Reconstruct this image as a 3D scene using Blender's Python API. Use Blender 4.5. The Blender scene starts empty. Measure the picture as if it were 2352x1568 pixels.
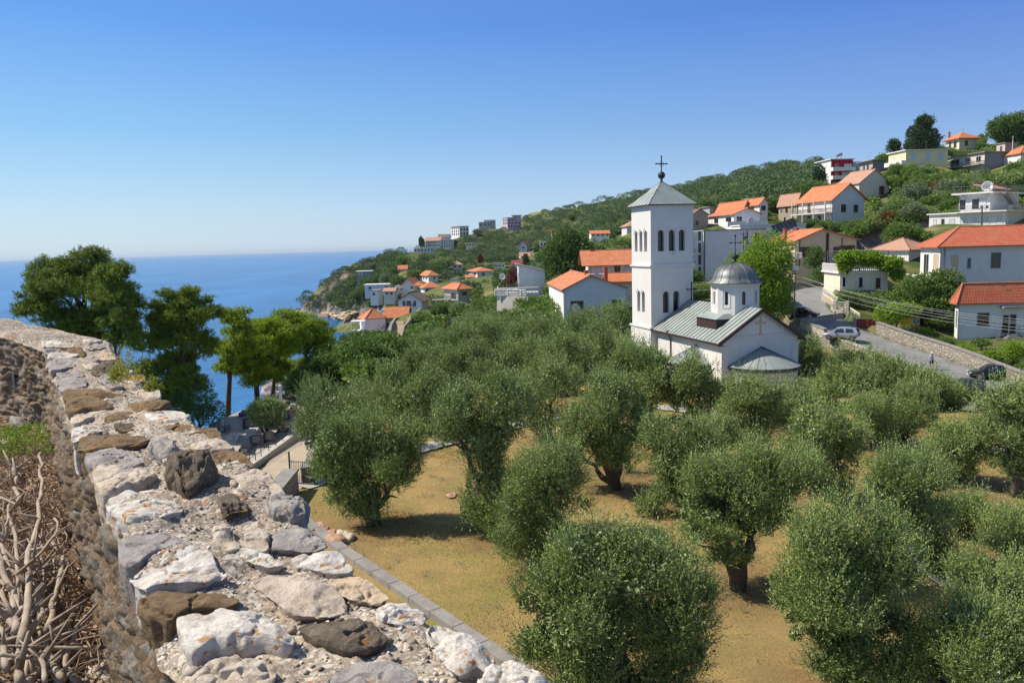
import bpy, math, random
import numpy as np
from mathutils import Matrix, Vector
random.seed(7)
RNG = np.random.default_rng(11)
scene = bpy.context.scene
COL = scene.collection
rad = math.radians
# ------------------------------------------------------------ camera, sky, sun, exposure
FPX = 1802.0                      # focal length in units of a 2352 wide picture
PITCH = rad(6.95); ROLL = rad(1.59)
Fv = np.array([0, math.cos(PITCH), -math.sin(PITCH)])
R0 = np.array([1.0, 0, 0]); U0 = np.array([0, math.sin(PITCH), math.cos(PITCH)])
Rv = math.cos(ROLL)*R0 - math.sin(ROLL)*U0
Uv = math.sin(ROLL)*R0 + math.cos(ROLL)*U0
cam_data = bpy.data.cameras.new('camera'); cam = bpy.data.objects.new('camera', cam_data)
COL.objects.link(cam); scene.camera = cam
cam_data.sensor_width = 36.0; cam_data.lens = 36.0*FPX/2352.0
cam_data.clip_start = 0.05; cam_data.clip_end = 90000
M4 = Matrix(((Rv[0], Uv[0], -Fv[0], 0), (Rv[1], Uv[1], -Fv[1], 0), (Rv[2], Uv[2], -Fv[2], 0), (0, 0, 0, 1)))
cam.matrix_world = M4
SUN_AZ = 279.0; SUN_EL = 48.0     # azimuth clockwise from +Y
world = bpy.data.worlds.new('World'); scene.world = world; world.use_nodes = True
wn = world.node_tree.nodes; wl = world.node_tree.links
bg = wn['Background']; sky = wn.new('ShaderNodeTexSky'); sky.sky_type = 'NISHITA'
sky.sun_disc = False; sky.sun_elevation = rad(SUN_EL); sky.sun_rotation = rad(SUN_AZ)
sky.altitude = 30; sky.air_density = 1.0; sky.dust_density = 0.6; sky.ozone_density = 2.2
hsv = wn.new('ShaderNodeHueSaturation'); hsv.inputs['Saturation'].default_value = 1.12
tcw = wn.new('ShaderNodeTexCoord'); sxw = wn.new('ShaderNodeSeparateXYZ'); wl.new(tcw.outputs['Generated'], sxw.inputs[0])
def wramp(stops):
    r = wn.new('ShaderNodeValToRGB'); wl.new(sxw.outputs[2], r.inputs[0]); e = r.color_ramp.elements
    while len(e) < len(stops): e.new(.5)
    for el, (p, c) in zip(e, stops): el.position = p; el.color = (*c, 1)
    return r
rA = wramp([(0.0,(.60,.76,.88)),(.05,(.48,.71,.91)),(.14,(.25,.55,.90)),(.26,(.105,.34,.87)),(.45,(.17,.28,.54)),(1.0,(.17,.24,.40))])   # toward the sun side
rB = wramp([(0.0,(.52,.67,.86)),(.05,(.38,.56,.84)),(.14,(.19,.36,.76)),(.26,(.08,.21,.71)),(.45,(.15,.24,.46)),(1.0,(.16,.22,.38))])   # away from it
mr = wn.new('ShaderNodeMapRange'); mr.inputs[1].default_value = -.45; mr.inputs[2].default_value = .5; wl.new(sxw.outputs[0], mr.inputs[0])
mg = wn.new('ShaderNodeMix'); mg.data_type = 'RGBA'; wl.new(mr.outputs[0], mg.inputs[0]); wl.new(rA.outputs[0], mg.inputs[6]); wl.new(rB.outputs[0], mg.inputs[7])
mul = wn.new('ShaderNodeVectorMath'); mul.operation = 'SCALE'; mul.inputs[3].default_value = 6.5; wl.new(mg.outputs[2], mul.inputs[0])
mx = wn.new('ShaderNodeMix'); mx.data_type = 'RGBA'; mx.inputs[0].default_value = .82; wl.new(sky.outputs[0], hsv.inputs['Color']); wl.new(hsv.outputs[0], mx.inputs[6]); wl.new(mul.outputs[0], mx.inputs[7]); wl.new(mx.outputs[2], bg.inputs['Color'])
HAZE = 4.5e-5
bg.inputs['Strength'].default_value = 0.125
sd = bpy.data.lights.new('sun', 'SUN'); sun = bpy.data.objects.new('sun', sd); COL.objects.link(sun)
sd.energy = 5.0; sd.angle = rad(0.55); sd.color = (1.0, 0.93, 0.80)
sdir = Vector((math.sin(rad(SUN_AZ))*math.cos(rad(SUN_EL)), math.cos(rad(SUN_AZ))*math.cos(rad(SUN_EL)), math.sin(rad(SUN_EL))))
sun.rotation_euler = sdir.to_track_quat('Z', 'Y').to_euler()
scene.view_settings.view_transform = 'Standard'; scene.view_settings.look = 'None'
scene.view_settings.exposure = 0.30; scene.view_settings.gamma = 1.0
scene.cycles.volume_bounces = 0
scene.cycles.max_bounces = 8
scene.cycles.transparent_max_bounces = 8
# ------------------------------------------------------------ picture <-> place
def ray(u, v): return Fv + (u-1176)/FPX*Rv - (v-784)/FPX*Uv
def at_z(u, v, z): d = ray(u, v); return d*(z/d[2])
def at_y(u, v, y): d = ray(u, v); return d*(y/d[1])
def proj(P):
    P = np.asarray(P, float); c = P@Fv
    return 1176+FPX*(P@Rv)/c, 784-FPX*(P@Uv)/c
# ------------------------------------------------------------ object helpers
def tag(o, label=None, cat=None, group=None, kind=None):
    if label: o['label'] = label
    if cat: o['category'] = cat
    if group: o['group'] = group
    if kind: o['kind'] = kind
    return o
def empty(name, loc, rz=0.0, label=None, cat=None, group=None):
    o = bpy.data.objects.new(name, None); COL.objects.link(o)
    o.location = tuple(float(c) for c in loc); o.rotation_euler = (0, 0, rz); o.empty_display_size = 0.3
    return tag(o, label, cat, group)
def link_mesh(name, me, mat, parent=None):
    if mat is not None: me.materials.append(mat)
    o = bpy.data.objects.new(name, me); COL.objects.link(o)
    if parent is not None: o.parent = parent
    return o
def np_mesh(name, V, Fq, smooth=False, attrs=None):
    """V (n,3); Fq (m,3|4) array"""
    me = bpy.data.meshes.new(name)
    V = np.ascontiguousarray(V, np.float32); Fq = np.ascontiguousarray(Fq, np.int32)
    k = Fq.shape[1]; m = Fq.shape[0]
    me.vertices.add(len(V)); me.vertices.foreach_set('co', V.ravel())
    me.loops.add(m*k); me.loops.foreach_set('vertex_index', Fq.ravel())
    me.polygons.add(m); me.polygons.foreach_set('loop_start', np.arange(0, m*k, k, dtype=np.int32))
    me.polygons.foreach_set('loop_total', np.full(m, k, np.int32))
    if smooth: me.polygons.foreach_set('use_smooth', np.ones(m, bool))
    me.update(calc_edges=True)
    if attrs:
        for an, av in attrs.items():
            a = me.attributes.new(an, 'FLOAT', 'POINT'); a.data.foreach_set('value', np.ascontiguousarray(av, np.float32))
    return me
class MB:
    def __init__(s): s.v = []; s.f = []
    def add(s, vs, fs):
        b = len(s.v); s.v += [tuple(float(c) for c in p) for p in vs]; s.f += [tuple(i+b for i in f) for f in fs]; return s
    def box(s, x0, x1, y0, y1, z0, z1):
        return s.add([(x0,y0,z0),(x1,y0,z0),(x1,y1,z0),(x0,y1,z0),(x0,y0,z1),(x1,y0,z1),(x1,y1,z1),(x0,y1,z1)],
                     [(0,3,2,1),(4,5,6,7),(0,1,5,4),(1,2,6,5),(2,3,7,6),(3,0,4,7)])
    def bar(s, p, q, r, n=6, r2=None):
        return s.tube([p, q], [r, r if r2 is None else r2], n)
    def tube(s, pts, rs, n=6, cap=True):
        P = [Vector([float(c) for c in p]) for p in pts]; b = len(s.v)
        for i, p in enumerate(P):
            d = (P[min(i+1, len(P)-1)]-P[max(i-1, 0)]); d = d.normalized() if d.length > 1e-9 else Vector((0,0,1))
            a = Vector((0,0,1)) if abs(d.z) < .9 else Vector((1,0,0))
            x = d.cross(a).normalized(); y = d.cross(x)
            for k in range(n):
                t = 2*math.pi*k/n; c = p+(x*math.cos(t)+y*math.sin(t))*rs[i]; s.v.append((c.x, c.y, c.z))
        for i in range(len(P)-1):
            for k in range(n):
                k2 = (k+1) % n; s.f.append((b+i*n+k, b+i*n+k2, b+(i+1)*n+k2, b+(i+1)*n+k))
        if cap:
            s.f.append(tuple(b+k for k in range(n))[::-1]); s.f.append(tuple(b+(len(P)-1)*n+k for k in range(n)))
        return s
    def prism(s, poly, z0, z1):
        n = len(poly)
        return s.add([(x, y, z0) for x, y in poly]+[(x, y, z1) for x, y in poly],
                     [tuple(range(n))[::-1], tuple(range(n, 2*n))]+[(i, (i+1) % n, n+(i+1) % n, n+i) for i in range(n)])
    def lathe(s, prof, cx, cy, n=16, a0=0.0, a1=2*math.pi):
        full = abs(a1-a0-2*math.pi) < 1e-6; m = n if full else n+1; b = len(s.v)
        for r, z in prof:
            for k in range(m):
                t = a0+(a1-a0)*k/n; s.v.append((cx+r*math.cos(t), cy+r*math.sin(t), z))
        for i in range(len(prof)-1):
            for k in range(n):
                k2 = (k+1) % m; s.f.append((b+i*m+k, b+i*m+k2, b+(i+1)*m+k2, b+(i+1)*m+k))
        return s
    def slab(s, quad, t):
        """thick plate: quad corner points, thickness t downwards"""
        n = len(quad); lo = [(p[0], p[1], p[2]-t) for p in quad]
        return s.add(list(quad)+lo, [tuple(range(n)), tuple(range(n, 2*n))[::-1]]+[(i, n+i, n+(i+1) % n, (i+1) % n) for i in range(n)])
    def build(s, name, mat, parent=None, smooth=False, bevel=0):
        me = bpy.data.meshes.new(name); me.from_pydata(s.v, [], s.f); me.validate(); me.update()
        if smooth: me.polygons.foreach_set('use_smooth', np.ones(len(me.polygons), bool))
        o = link_mesh(name, me, mat, parent)
        if bevel:
            m = o.modifiers.new('bevel', 'BEVEL'); m.width = bevel; m.segments = 2; m.limit_method = 'ANGLE'
        return o
def copy_tree(o, parent=None):
    c = o.copy(); COL.objects.link(c)
    if parent is not None: c.parent = parent
    for ch in list(o.children): copy_tree(ch, c)
    return c
# ------------------------------------------------------------ numpy noise
def _h(ix, iy, iz, s):
    n = (ix*374761393+iy*668265263+iz*2147483647+s*144665) & 0xffffffff
    n = ((n ^ (n >> 13))*1274126177) & 0xffffffff; n = (n ^ (n >> 16))
    return (n & 0xffffff)/float(0xffffff)
def vnoise(P, s=0):
    P = np.asarray(P, float); i = np.floor(P).astype(np.int64); f = P-i; f = f*f*(3-2*f); r = 0
    for a in (0, 1):
        for b in (0, 1):
            for c in (0, 1):
                w = (f[:,0] if a else 1-f[:,0])*(f[:,1] if b else 1-f[:,1])*(f[:,2] if c else 1-f[:,2])
                r = r+w*_h(i[:,0]+a, i[:,1]+b, i[:,2]+c, s)
    return r*2-1
def fbm(P, o=4, s=0):
    P = np.asarray(P, float); r = 0; a = 1.0
    for k in range(o): r = r+a*vnoise(P*2**k, s+k*17); a *= .5
    return r
def worley(P, s=0):
    i = np.floor(P).astype(np.int64); n = len(P); f1 = np.full(n, 9.); f2 = np.full(n, 9.); cid = np.zeros(n)
    for a in (-1, 0, 1):
        for b in (-1, 0, 1):
            for c in (-1, 0, 1):
                X = i[:,0]+a; Yy = i[:,1]+b; Zz = i[:,2]+c
                q = np.stack([X+_h(X,Yy,Zz,s+1), Yy+_h(X,Yy,Zz,s+2), Zz+_h(X,Yy,Zz,s+3)], 1)
                d = np.sqrt(((P-q)**2).sum(1)); hid = _h(X, Yy, Zz, s+9)
                m = d < f1; f2 = np.where(m, f1, np.minimum(f2, d)); cid = np.where(m, hid, cid); f1 = np.where(m, d, f1)
    return f1, f2, cid
def sstep(a, b, x):
    t = np.clip((x-a)/(b-a), 0, 1); return t*t*(3-2*t)
# ------------------------------------------------------------ materials
def nmat(name):
    m = bpy.data.materials.new(name); m.use_nodes = True; nt = m.node_tree
    return m, nt, nt.nodes['Principled BSDF']
def node(nt, t, **kw):
    n = nt.nodes.new(t)
    for k, v in kw.items(): setattr(n, k, v)
    return n
def setin(n, **kw):
    for k, v in kw.items(): n.inputs[k.replace('_', ' ')].default_value = v
    return n
def rgb(c): return (c[0], c[1], c[2], 1.0)
def mixc(nt, fac, a, b, blend='MIX'):
    m = node(nt, 'ShaderNodeMix', data_type='RGBA', blend_type=blend)
    for i, x in ((0, fac), (6, a), (7, b)):
        if isinstance(x, (int, float)): m.inputs[i].default_value = x
        elif isinstance(x, tuple): m.inputs[i].default_value = rgb(x)
        else: nt.links.new(x, m.inputs[i])
    return m.outputs[2]
def ramp(nt, src, stops):
    r = node(nt, 'ShaderNodeValToRGB'); nt.links.new(src, r.inputs[0]); e = r.color_ramp.elements
    while len(e) < len(stops): e.new(0.5)
    for el, (p, c) in zip(e, stops):
        el.position = p; el.color = rgb(c) if isinstance(c, tuple) else (c, c, c, 1)
    return r.outputs[0]
def coords(nt, scale=(1, 1, 1), kind='Object'):
    t = node(nt, 'ShaderNodeTexCoord'); mp = node(nt, 'ShaderNodeMapping'); mp.inputs['Scale'].default_value = scale
    nt.links.new(t.outputs[kind], mp.inputs[0]); return mp.outputs[0]
def noise(nt, co, sc, det=4, rough=.55):
    n = node(nt, 'ShaderNodeTexNoise'); setin(n, Scale=sc, Detail=det, Roughness=rough); nt.links.new(co, n.inputs['Vector']); return n.outputs[0]
def bump(nt, b, h, s, d=0.02, chain=None):
    n = node(nt, 'ShaderNodeBump'); setin(n, Strength=s, Distance=d); nt.links.new(h, n.inputs['Height'])
    if chain is not None: nt.links.new(chain, n.inputs['Normal'])
    if b is not None: nt.links.new(n.outputs[0], b.inputs['Normal'])
    return n.outputs[0]
def MAT(name, col, col2=None, rough=.85, sc=2.0, spots=None, bsc=25, bs=.25, bd=.02, metal=0.0, spec=.4, stretch=(1,1,1)):
    m, nt, b = nmat(name); co = coords(nt, stretch)
    c2 = col2 if col2 else tuple(x*.78 for x in col)
    f = ramp(nt, noise(nt, co, sc, 6, .6), [(.35, 0.0), (.68, 1.0)])
    c = mixc(nt, f, col, c2)
    if spots:
        sf = ramp(nt, noise(nt, co, spots[1], 5, .65), [(spots[2], 0.0), (spots[2]+.08, 1.0)]); c = mixc(nt, sf, c, spots[0])
    nt.links.new(c, b.inputs['Base Color']); setin(b, Roughness=rough, Metallic=metal); b.inputs['Specular IOR Level'].default_value = spec
    if bs: bump(nt, b, noise(nt, co, bsc, 5, .6), bs, bd)
    return m
# ============================================================ TERRAIN
SEA = -35.0
CP = []
def cz(az, d, z): CP.append((math.sin(rad(az))*d, math.cos(rad(az))*d, z))
for az in (-12, -4, 4, 12, 20, 28, 36, 46):
    for d in (9, 18, 30, 42, 54): cz(az, d, -12.0)
for az in (0, 7, 14, 20, 26): cz(az, 66, -12.0)
for az, d, z in [(-45,9,-13),(-30,9,-12.5),(-20,12,-12.1),(-45,25,-14),(-32,25,-13),(-20,25,-12.1),(-18,38,-12.3),(-30,40,-13.5),(-45,40,-16),(-45,55,-17),(-45,68,-28),(-45,85,-42),
                 (-35,48,-14.0),(-35,64,-15.2),(-35,74,-27),(-35,88,-42),(-28,66,-14.8),(-26,56,-14.0),(-26,72,-15),(-26,82,-27),(-26,96,-42),(-21,66,-14),(-21,76,-21),(-21,94,-42),(-17.5,74,-14.4),(-17.5,86,-22),(-17.5,108,-42),
                 (-15.5,80,-15),(-15.5,100,-26),(-15.5,122,-42),(-13.5,100,-20),(-13.5,130,-32),(-13.5,155,-43),
                 (-14,200,-46),(-14,300,-46),(-16,400,-46),(-20,200,-48),(-20,400,-48),(-30,150,-48),(-30,300,-48),(-45,150,-48),(-45,350,-48),(-16.5,470,-46),(-16,600,-50),(-12,620,-46),(-8,700,-46),(-4,800,-46),(0,900,-46),(-20,800,-50),(-45,800,-50),
                 (-11.5,215,-38),(-12,300,-42),(-10.5,300,-33)]: cz(az, d, z)
for u, v, z in [(650,1090,-12.7),(700,1000,-13.3),(520,1000,-13.6),(640,980,-13.3),(700,905,-14.2),(600,1040,-13.2)]: CP.append(tuple(at_z(u, v, z)))
for u, v, y in [(760,890,88),(840,800,135),(915,772,150),(905,742,165),(960,745,160),(1035,772,150),(1100,745,150),(1180,735,138),(1290,750,106),(1430,752,106),(880,775,172),(800,850,105),(850,845,105),(930,800,130),(880,762,175),
  (1000,800,110),(1150,790,105),(1300,780,98),(1400,800,92),(1100,860,72),(950,850,95),(850,900,85),
  (800,735,392),(765,737,400),(850,738,330),(690,724,450),(700,700,445),(720,733,425),(735,665,440),(800,617,430),(850,602,445),(930,582,475),(1000,578,515),(760,732,412),(780,700,405),(830,690,345),(860,725,300),(900,685,290),
  (930,716,212),(990,705,203),(1050,702,190),(960,676,250),(1000,652,298),(1100,642,290),(900,645,335),(850,655,350),(900,610,430),(1200,618,330),(1100,605,395),(1000,603,440),(1200,573,450),(1100,565,520),(980,572,520),(1060,546,560),(1120,527,610),(1180,527,600),(1250,532,560),
  (1300,603,300),(1400,560,290),(1350,525,450),(1440,538,290),(1200,514,640),(1300,487,640),(1400,464,620),(1450,457,600),(1500,448,600),(1600,430,560),(1700,405,520),(1800,388,480),(1870,383,450),
  (1350,665,131),(1450,668,131),(1220,690,148),(1500,700,120),(1590,648,149),(1750,640,150),(1626,520,190),(1700,527,184),(1760,527,182),(1700,492,205),(1700,475,280),(1600,478,320),(1800,512,195),(1850,522,177),(1984,520,173),(1984,460,200),(2041,458,198),(1915,418,243),(1990,400,236),(2080,390,212),(2176,394,212),(2190,402,213),(2311,378,214),(2352,370,240),(2220,340,260),(2115,366,240),(2300,368,240),(2352,318,275),(2430,300,290),(2352,340,420),(2115,380,330),
  (2133,530,135),(2308,532,129),(2400,530,128),(2352,470,170),(2202,468,168),(2050,545,140),(2000,570,134),(1960,608,138),(1826,615,139),(1880,640,126),(2000,628,118),(2100,672,112),(2157,688,109),(2300,692,107),(2400,692,105),(2050,500,165),(2100,440,185),(1950,560,150),
  (1740,700,100),(1700,645,140),(2190,778,93),(2300,775,92),(2400,775,90),(2120,748,96),(2060,735,98),(2230,812,86),(2352,850,80)]: CP.append(tuple(at_y(u, v, y)))
for az, d, z in [(1,860,22),(6,800,34),(12,760,42),(18,700,48),(23,620,45),(-3,1000,-12),(-7,900,-50),(-10,800,-50),(2,1400,-30),(12,1300,-10),(25,1300,0),(40,1300,0),
                 (-5,620,-10),(27,520,30),(32,520,28),(38,600,30),(46,600,30),(38,66,-13.4),(46,70,-13.2),(38,85,-12),(46,90,-11),(40,115,-7),(48,120,-5),(38,150,6),(46,150,9),(40,220,24),(48,220,28),(40,300,36),(48,300,38),(35,380,34)]: cz(az, d, z)
CP = np.array(CP, float)
def warp(x, y):
    d = np.hypot(x, y)+1e-6; return np.stack([np.arctan2(x, y)*1.6, np.log(d)*1.0], -1)
WC = warp(CP[:,0], CP[:,1])
def phi(r2): return np.sqrt(r2+0.0004)
_D = ((WC[:,None]-WC[None])**2).sum(-1); _n = len(CP)
_A = np.zeros((_n+1, _n+1)); _A[:_n,:_n] = phi(_D)+np.eye(_n)*1e-3; _A[:_n,_n] = 1; _A[_n,:_n] = 1
_W = np.linalg.solve(_A, np.append(CP[:,2], 0))
def rbf(x, y):
    x = np.atleast_1d(np.asarray(x, float)); y = np.atleast_1d(np.asarray(y, float)); out = np.zeros(len(x))
    for i in range(0, len(x), 20000):
        w = warp(x[i:i+20000], y[i:i+20000]); out[i:i+20000] = phi(((w[:,None]-WC[None])**2).sum(-1))@_W[:_n]+_W[_n]
    return out
def seg_dist(x, y, poly):
    """distance to polyline and interpolated z"""
    best = np.full(len(x), 1e9); zz = np.zeros(len(x)); P = np.asarray(poly, float)
    for a, b in zip(P[:-1], P[1:]):
        d = b[:2]-a[:2]; t = np.clip(((x-a[0])*d[0]+(y-a[1])*d[1])/(d@d), 0, 1)
        q = np.hypot(x-(a[0]+t*d[0]), y-(a[1]+t*d[1])); m = q < best; best = np.where(m, q, best); zz = np.where(m, a[2]+t*(b[2]-a[2]), zz)
    return best, zz
ROAD = [at_y(*p) for p in [(2560,1030,60),(2375,935,68),(2250,882,74.5),(2125,829,82),(2010,789,88.5),(1930,757,94),(1872,728,101),(1850,700,108),(1852,678,116),(1885,664,123),(1935,659,129),(1995,654,134),(2060,640,138)]]
LANE = [at_z(u, v, z) for u, v, z in [(560,1180,-12.5),(655,1092,-12.7),(706,1010,-13.1),(742,965,-13.4),(770,930,-13.8)]]
PATHA = [at_z(u, v, -12.0) for u, v in [(690,1120),(800,1085),(960,1034),(1068,1007),(1210,974),(1330,948),(1470,930)]]
PATHB = [at_z(u, v, -12.0) for u, v in [(1500,935),(1700,960),(1900,1000),(2100,1024),(2250,1034),(2420,1045)]]
PATHC = [at_z(u, v, -12.0) for u, v in [(2030,1250),(2130,1300),(2215,1350),(2330,1430),(2460,1530)]]
TRAIL = [at_y(*p) for p in [(905,838,112),(922,815,124),(925,795,135),(912,772,150),(913,755,160),(916,738,166)]]
CORR = [(p, w, f) for p, w, f in [(ROAD, 3.25, .7), (LANE, 1.8, .35), (TRAIL, 1.3, 1.5)]]
def road_side(x, y):
    best = np.full(len(x), 1e9); zz = np.zeros(len(x)); sg = np.zeros(len(x)); P = np.asarray(ROAD, float)
    for a, b in zip(P[:-1], P[1:]):
        d = b[:2]-a[:2]; t = np.clip(((x-a[0])*d[0]+(y-a[1])*d[1])/(d@d), 0, 1); q = np.hypot(x-(a[0]+t*d[0]), y-(a[1]+t*d[1])); m = q < best
        best = np.where(m, q, best); zz = np.where(m, a[2]+t*(b[2]-a[2]), zz); sg = np.where(m, -np.sign(d[0]*(y-a[1])-d[1]*(x-a[0])), sg)
    return best, zz, sg
def H(x, y, micro=True):
    x = np.atleast_1d(np.asarray(x, float)); y = np.atleast_1d(np.asarray(y, float))
    z = rbf(x, y); d = np.hypot(x, y); az = np.degrees(np.arctan2(x, y))
    a1 = np.interp(d, [38, 46], [-19, -13.2]); g = sstep(a1, a1+2.5, az)*(1-sstep(56, 66, d)); z = z*(1-g)-12.0*g
    if micro:
        P = np.stack([x, y, 0*x], 1); am = sstep(60, 160, d)
        z = z+am*(fbm(P*.035, 4, 5)*.4*np.clip(d/200, .3, 1.6)); z = z+(1-am)*vnoise(P*.25, 3)*.05
    q, zz, sg = road_side(x, y); lo = (sg < 0) & (q > 3.2) & (q < 16) & (x > 20); z = np.where(lo, np.minimum(z, zz-1.25+.06*(q-3.2)), z)
    for poly, w, f in CORR:
        q, zz = seg_dist(x, y, poly); k = 1-sstep(w, w+f, q); z = z*(1-k)+(zz-.05)*k
    return z
def H1(x, y): return float(H([x], [y])[0])
# topology follows distance: fine near, coarse far
AZ = np.radians(np.linspace(-46, 50, 520)); DD = np.exp(np.linspace(math.log(6.0), math.log(1500), 460))
gx = (np.sin(AZ)[None]*DD[:,None]).ravel(); gy = (np.cos(AZ)[None]*DD[:,None]).ravel()
gz = H(gx, gy); nA, nD = len(AZ), len(DD)
i0 = (np.arange(nD-1)[:,None]*nA+np.arange(nA-1)[None]).ravel(); Fq = np.stack([i0, i0+1, i0+nA+1, i0+nA], 1)
_ra = np.degrees(np.arctan2(gx, gy)); _rd = np.hypot(gx, gy)
gard = sstep(-19, -15, _ra)*(1-sstep(62, 74, _rd))
def mat_ground():
    m, nt, b = nmat('ground_cover'); co = coords(nt); L = nt.links
    a = node(nt, 'ShaderNodeAttribute'); a.attribute_name = 'gard'
    n1 = noise(nt, co, .22, 5, .6); n2 = noise(nt, co, 9, 6, .7); n3 = noise(nt, co, 1.1, 4, .6)
    dry = mixc(nt, ramp(nt, n2, [(.3, 0.), (.7, 1.)]), (.27,.185,.07), (.44,.305,.12))
    bare = mixc(nt, ramp(nt, n3, [(.52, 0.), (.66, 1.)]), dry, (.42,.27,.12))
    grn = mixc(nt, ramp(nt, n2, [(.3, 0.), (.7, 1.)]), (.17,.19,.035), (.30,.28,.07))
    gm = ramp(nt, noise(nt, co, .16, 6, .72), [(.50, 0.), (.66, 1.)])
    garden = mixc(nt, gm, bare, grn)
    garden = mixc(nt, ramp(nt, noise(nt, co, .55, 6, .7), [(.42, 0.), (.62, .75)]), garden, mixc(nt, n2, (.17,.125,.05), (.27,.21,.085)))
    sp = ramp(nt, noise(nt, co, 26, 2, .5), [(.66, 0.), (.71, 1.)]); garden = mixc(nt, sp, garden, (.47,.38,.24))
    h1 = mixc(nt, ramp(nt, n1, [(.42, 0.), (.6, 1.)]), (.06,.09,.025), (.15,.15,.05))
    h2 = mixc(nt, ramp(nt, noise(nt, co, .035, 5, .65), [(.56, 0.), (.66, 1.)]), h1, (.27,.22,.095))
    g = node(nt, 'ShaderNodeNewGeometry'); sx = node(nt, 'ShaderNodeSeparateXYZ'); L.new(g.outputs['True Normal'], sx.inputs[0])
    rock = mixc(nt, ramp(nt, noise(nt, co, .25, 8, .7), [(.38, 0.), (.62, 1.)]), (.31,.285,.26), (.12,.11,.10))
    rock = mixc(nt, ramp(nt, noise(nt, co, .06, 4, .6), [(.55, 0.), (.62, 1.)]), rock, (.36,.16,.08))
    st = ramp(nt, sx.outputs[2], [(.62, 1.), (.76, 0.)]); hill = mixc(nt, st, h2, rock)
    lt = node(nt, 'ShaderNodeAttribute'); lt.attribute_name = 'litter'
    garden = mixc(nt, mixc(nt, 1.0, lt.outputs['Fac'], ramp(nt, noise(nt, co, 3.5, 6, .7), [(.3, .25), (.62, 1.)]), 'MULTIPLY'), garden, mixc(nt, n2, (.15,.085,.04), (.27,.165,.08)))
    c = mixc(nt, a.outputs['Fac'], hill, garden); L.new(c, b.inputs['Base Color']); setin(b, Roughness=.95); b.inputs['Specular IOR Level'].default_value = .15
    bump(nt, b, noise(nt, co, 14, 6, .7), .9, .06)
    return m
GROUND = me = np_mesh('ground', np.stack([gx, gy, gz], 1), Fq, True, {'gard': gard})
tag(link_mesh('ground', me, mat_ground()), kind='structure')
# ---- sea
m, nt, b = nmat('sea_water'); co = coords(nt, (1, .45, 1)); setin(b, Roughness=.22, IOR=1.33); b.inputs['Specular IOR Level'].default_value = .38
cs = noise(nt, coords(nt, (1, .3, 1)), .012, 4, .6); nt.links.new(mixc(nt, ramp(nt, cs, [(.40,0.),(.60,1.)]), (.004,.095,.29), (.010,.15,.39)), b.inputs['Base Color'])
b1 = bump(nt, None, noise(nt, co, .035, 5, .6), .35, 3.0); b2 = bump(nt, b, noise(nt, co, .4, 6, .7), 1.0, .6, b1)
mb = MB(); S = 42000
mb.add([(-S,-200,SEA),(S,-200,SEA),(S,S,SEA),(-S,S,SEA)], [(0,1,2,3)]); tag(mb.build('sea', m), kind='structure')
# ---- roads and paths
def strip(name, poly, w, mat, lift=.05, kind='structure', sub=8):
    P = np.array(poly, float); seg = []
    for i in range(len(P)-1):
        p0, p1, p2, p3 = P[max(i-1,0)], P[i], P[i+1], P[min(i+2,len(P)-1)]
        for k in range(sub):
            t = k/sub; seg.append(.5*((2*p1)+(-p0+p2)*t+(2*p0-5*p1+4*p2-p3)*t*t+(-p0+3*p1-3*p2+p3)*t**3))
    seg.append(P[-1]); Q = np.array(seg); T = np.gradient(Q[:,:2], axis=0); T /= np.linalg.norm(T, axis=1)[:,None]; N = np.stack([T[:,1], -T[:,0]], 1)
    mb = MB(); vs = []; K = 7
    for j in range(len(Q)):
        for k in range(K):
            s = (k/(K-1)-.5)*w; vs.append((Q[j,0]+N[j,0]*s, Q[j,1]+N[j,1]*s, Q[j,2]+lift))
    mb.add(vs, [(j*K+k, j*K+k+1, (j+1)*K+k+1, (j+1)*K+k) for j in range(len(Q)-1) for k in range(K-1)])
    o = mb.build(name, mat, None, True); return tag(o, kind=kind), Q, N
m_asph = MAT('asphalt', (.25,.243,.235), (.20,.196,.19), .9, .5, ((.16,.155,.15), .35, .58), 60, .25, .01)
m_lane = MAT('lane_concrete', (.46,.37,.27), (.36,.29,.21), .9, .8, ((.5,.44,.36), 2, .6), 30, .3, .02)
m_dirt = MAT('dirt_track', (.38,.29,.19), (.28,.2,.12), .95, .6, None, 8, .5, .05)
def mat_paving(name, c1, c2, sc):
    m, nt, b = nmat(name); co = coords(nt); br = node(nt, 'ShaderNodeTexBrick'); nt.links.new(co, br.inputs[0])
    br.inputs['Color1'].default_value = rgb(c1); br.inputs['Color2'].default_value = rgb(c2); br.inputs['Mortar'].default_value = rgb(tuple(x*.45 for x in c1)); setin(br, Scale=sc); br.inputs['Mortar Size'].default_value = .015
    nt.links.new(mixc(nt, ramp(nt, noise(nt, co, 3, 5), [(.3,0.),(.7,1.)]), br.outputs[0], mixc(nt, .5, br.outputs[0], (.25,.22,.19))), b.inputs['Base Color']); setin(b, Roughness=.85); bump(nt, b, br.outputs[1], -.4, .02); return m
m_pave = mat_paving('pale_paving', (.52,.46,.42), (.42,.38,.36), 1.6)
road, RQ, RN = strip('road', ROAD, 5.4, m_asph)
strip('lane', LANE, 3.2, m_lane)
def flat(poly, w=1.4): return poly
for P_ in (PATHA, PATHB, PATHC): strip('path', P_, 1.5, m_pave, .09)
strip('trail', TRAIL, 2.2, m_dirt, .06)
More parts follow.
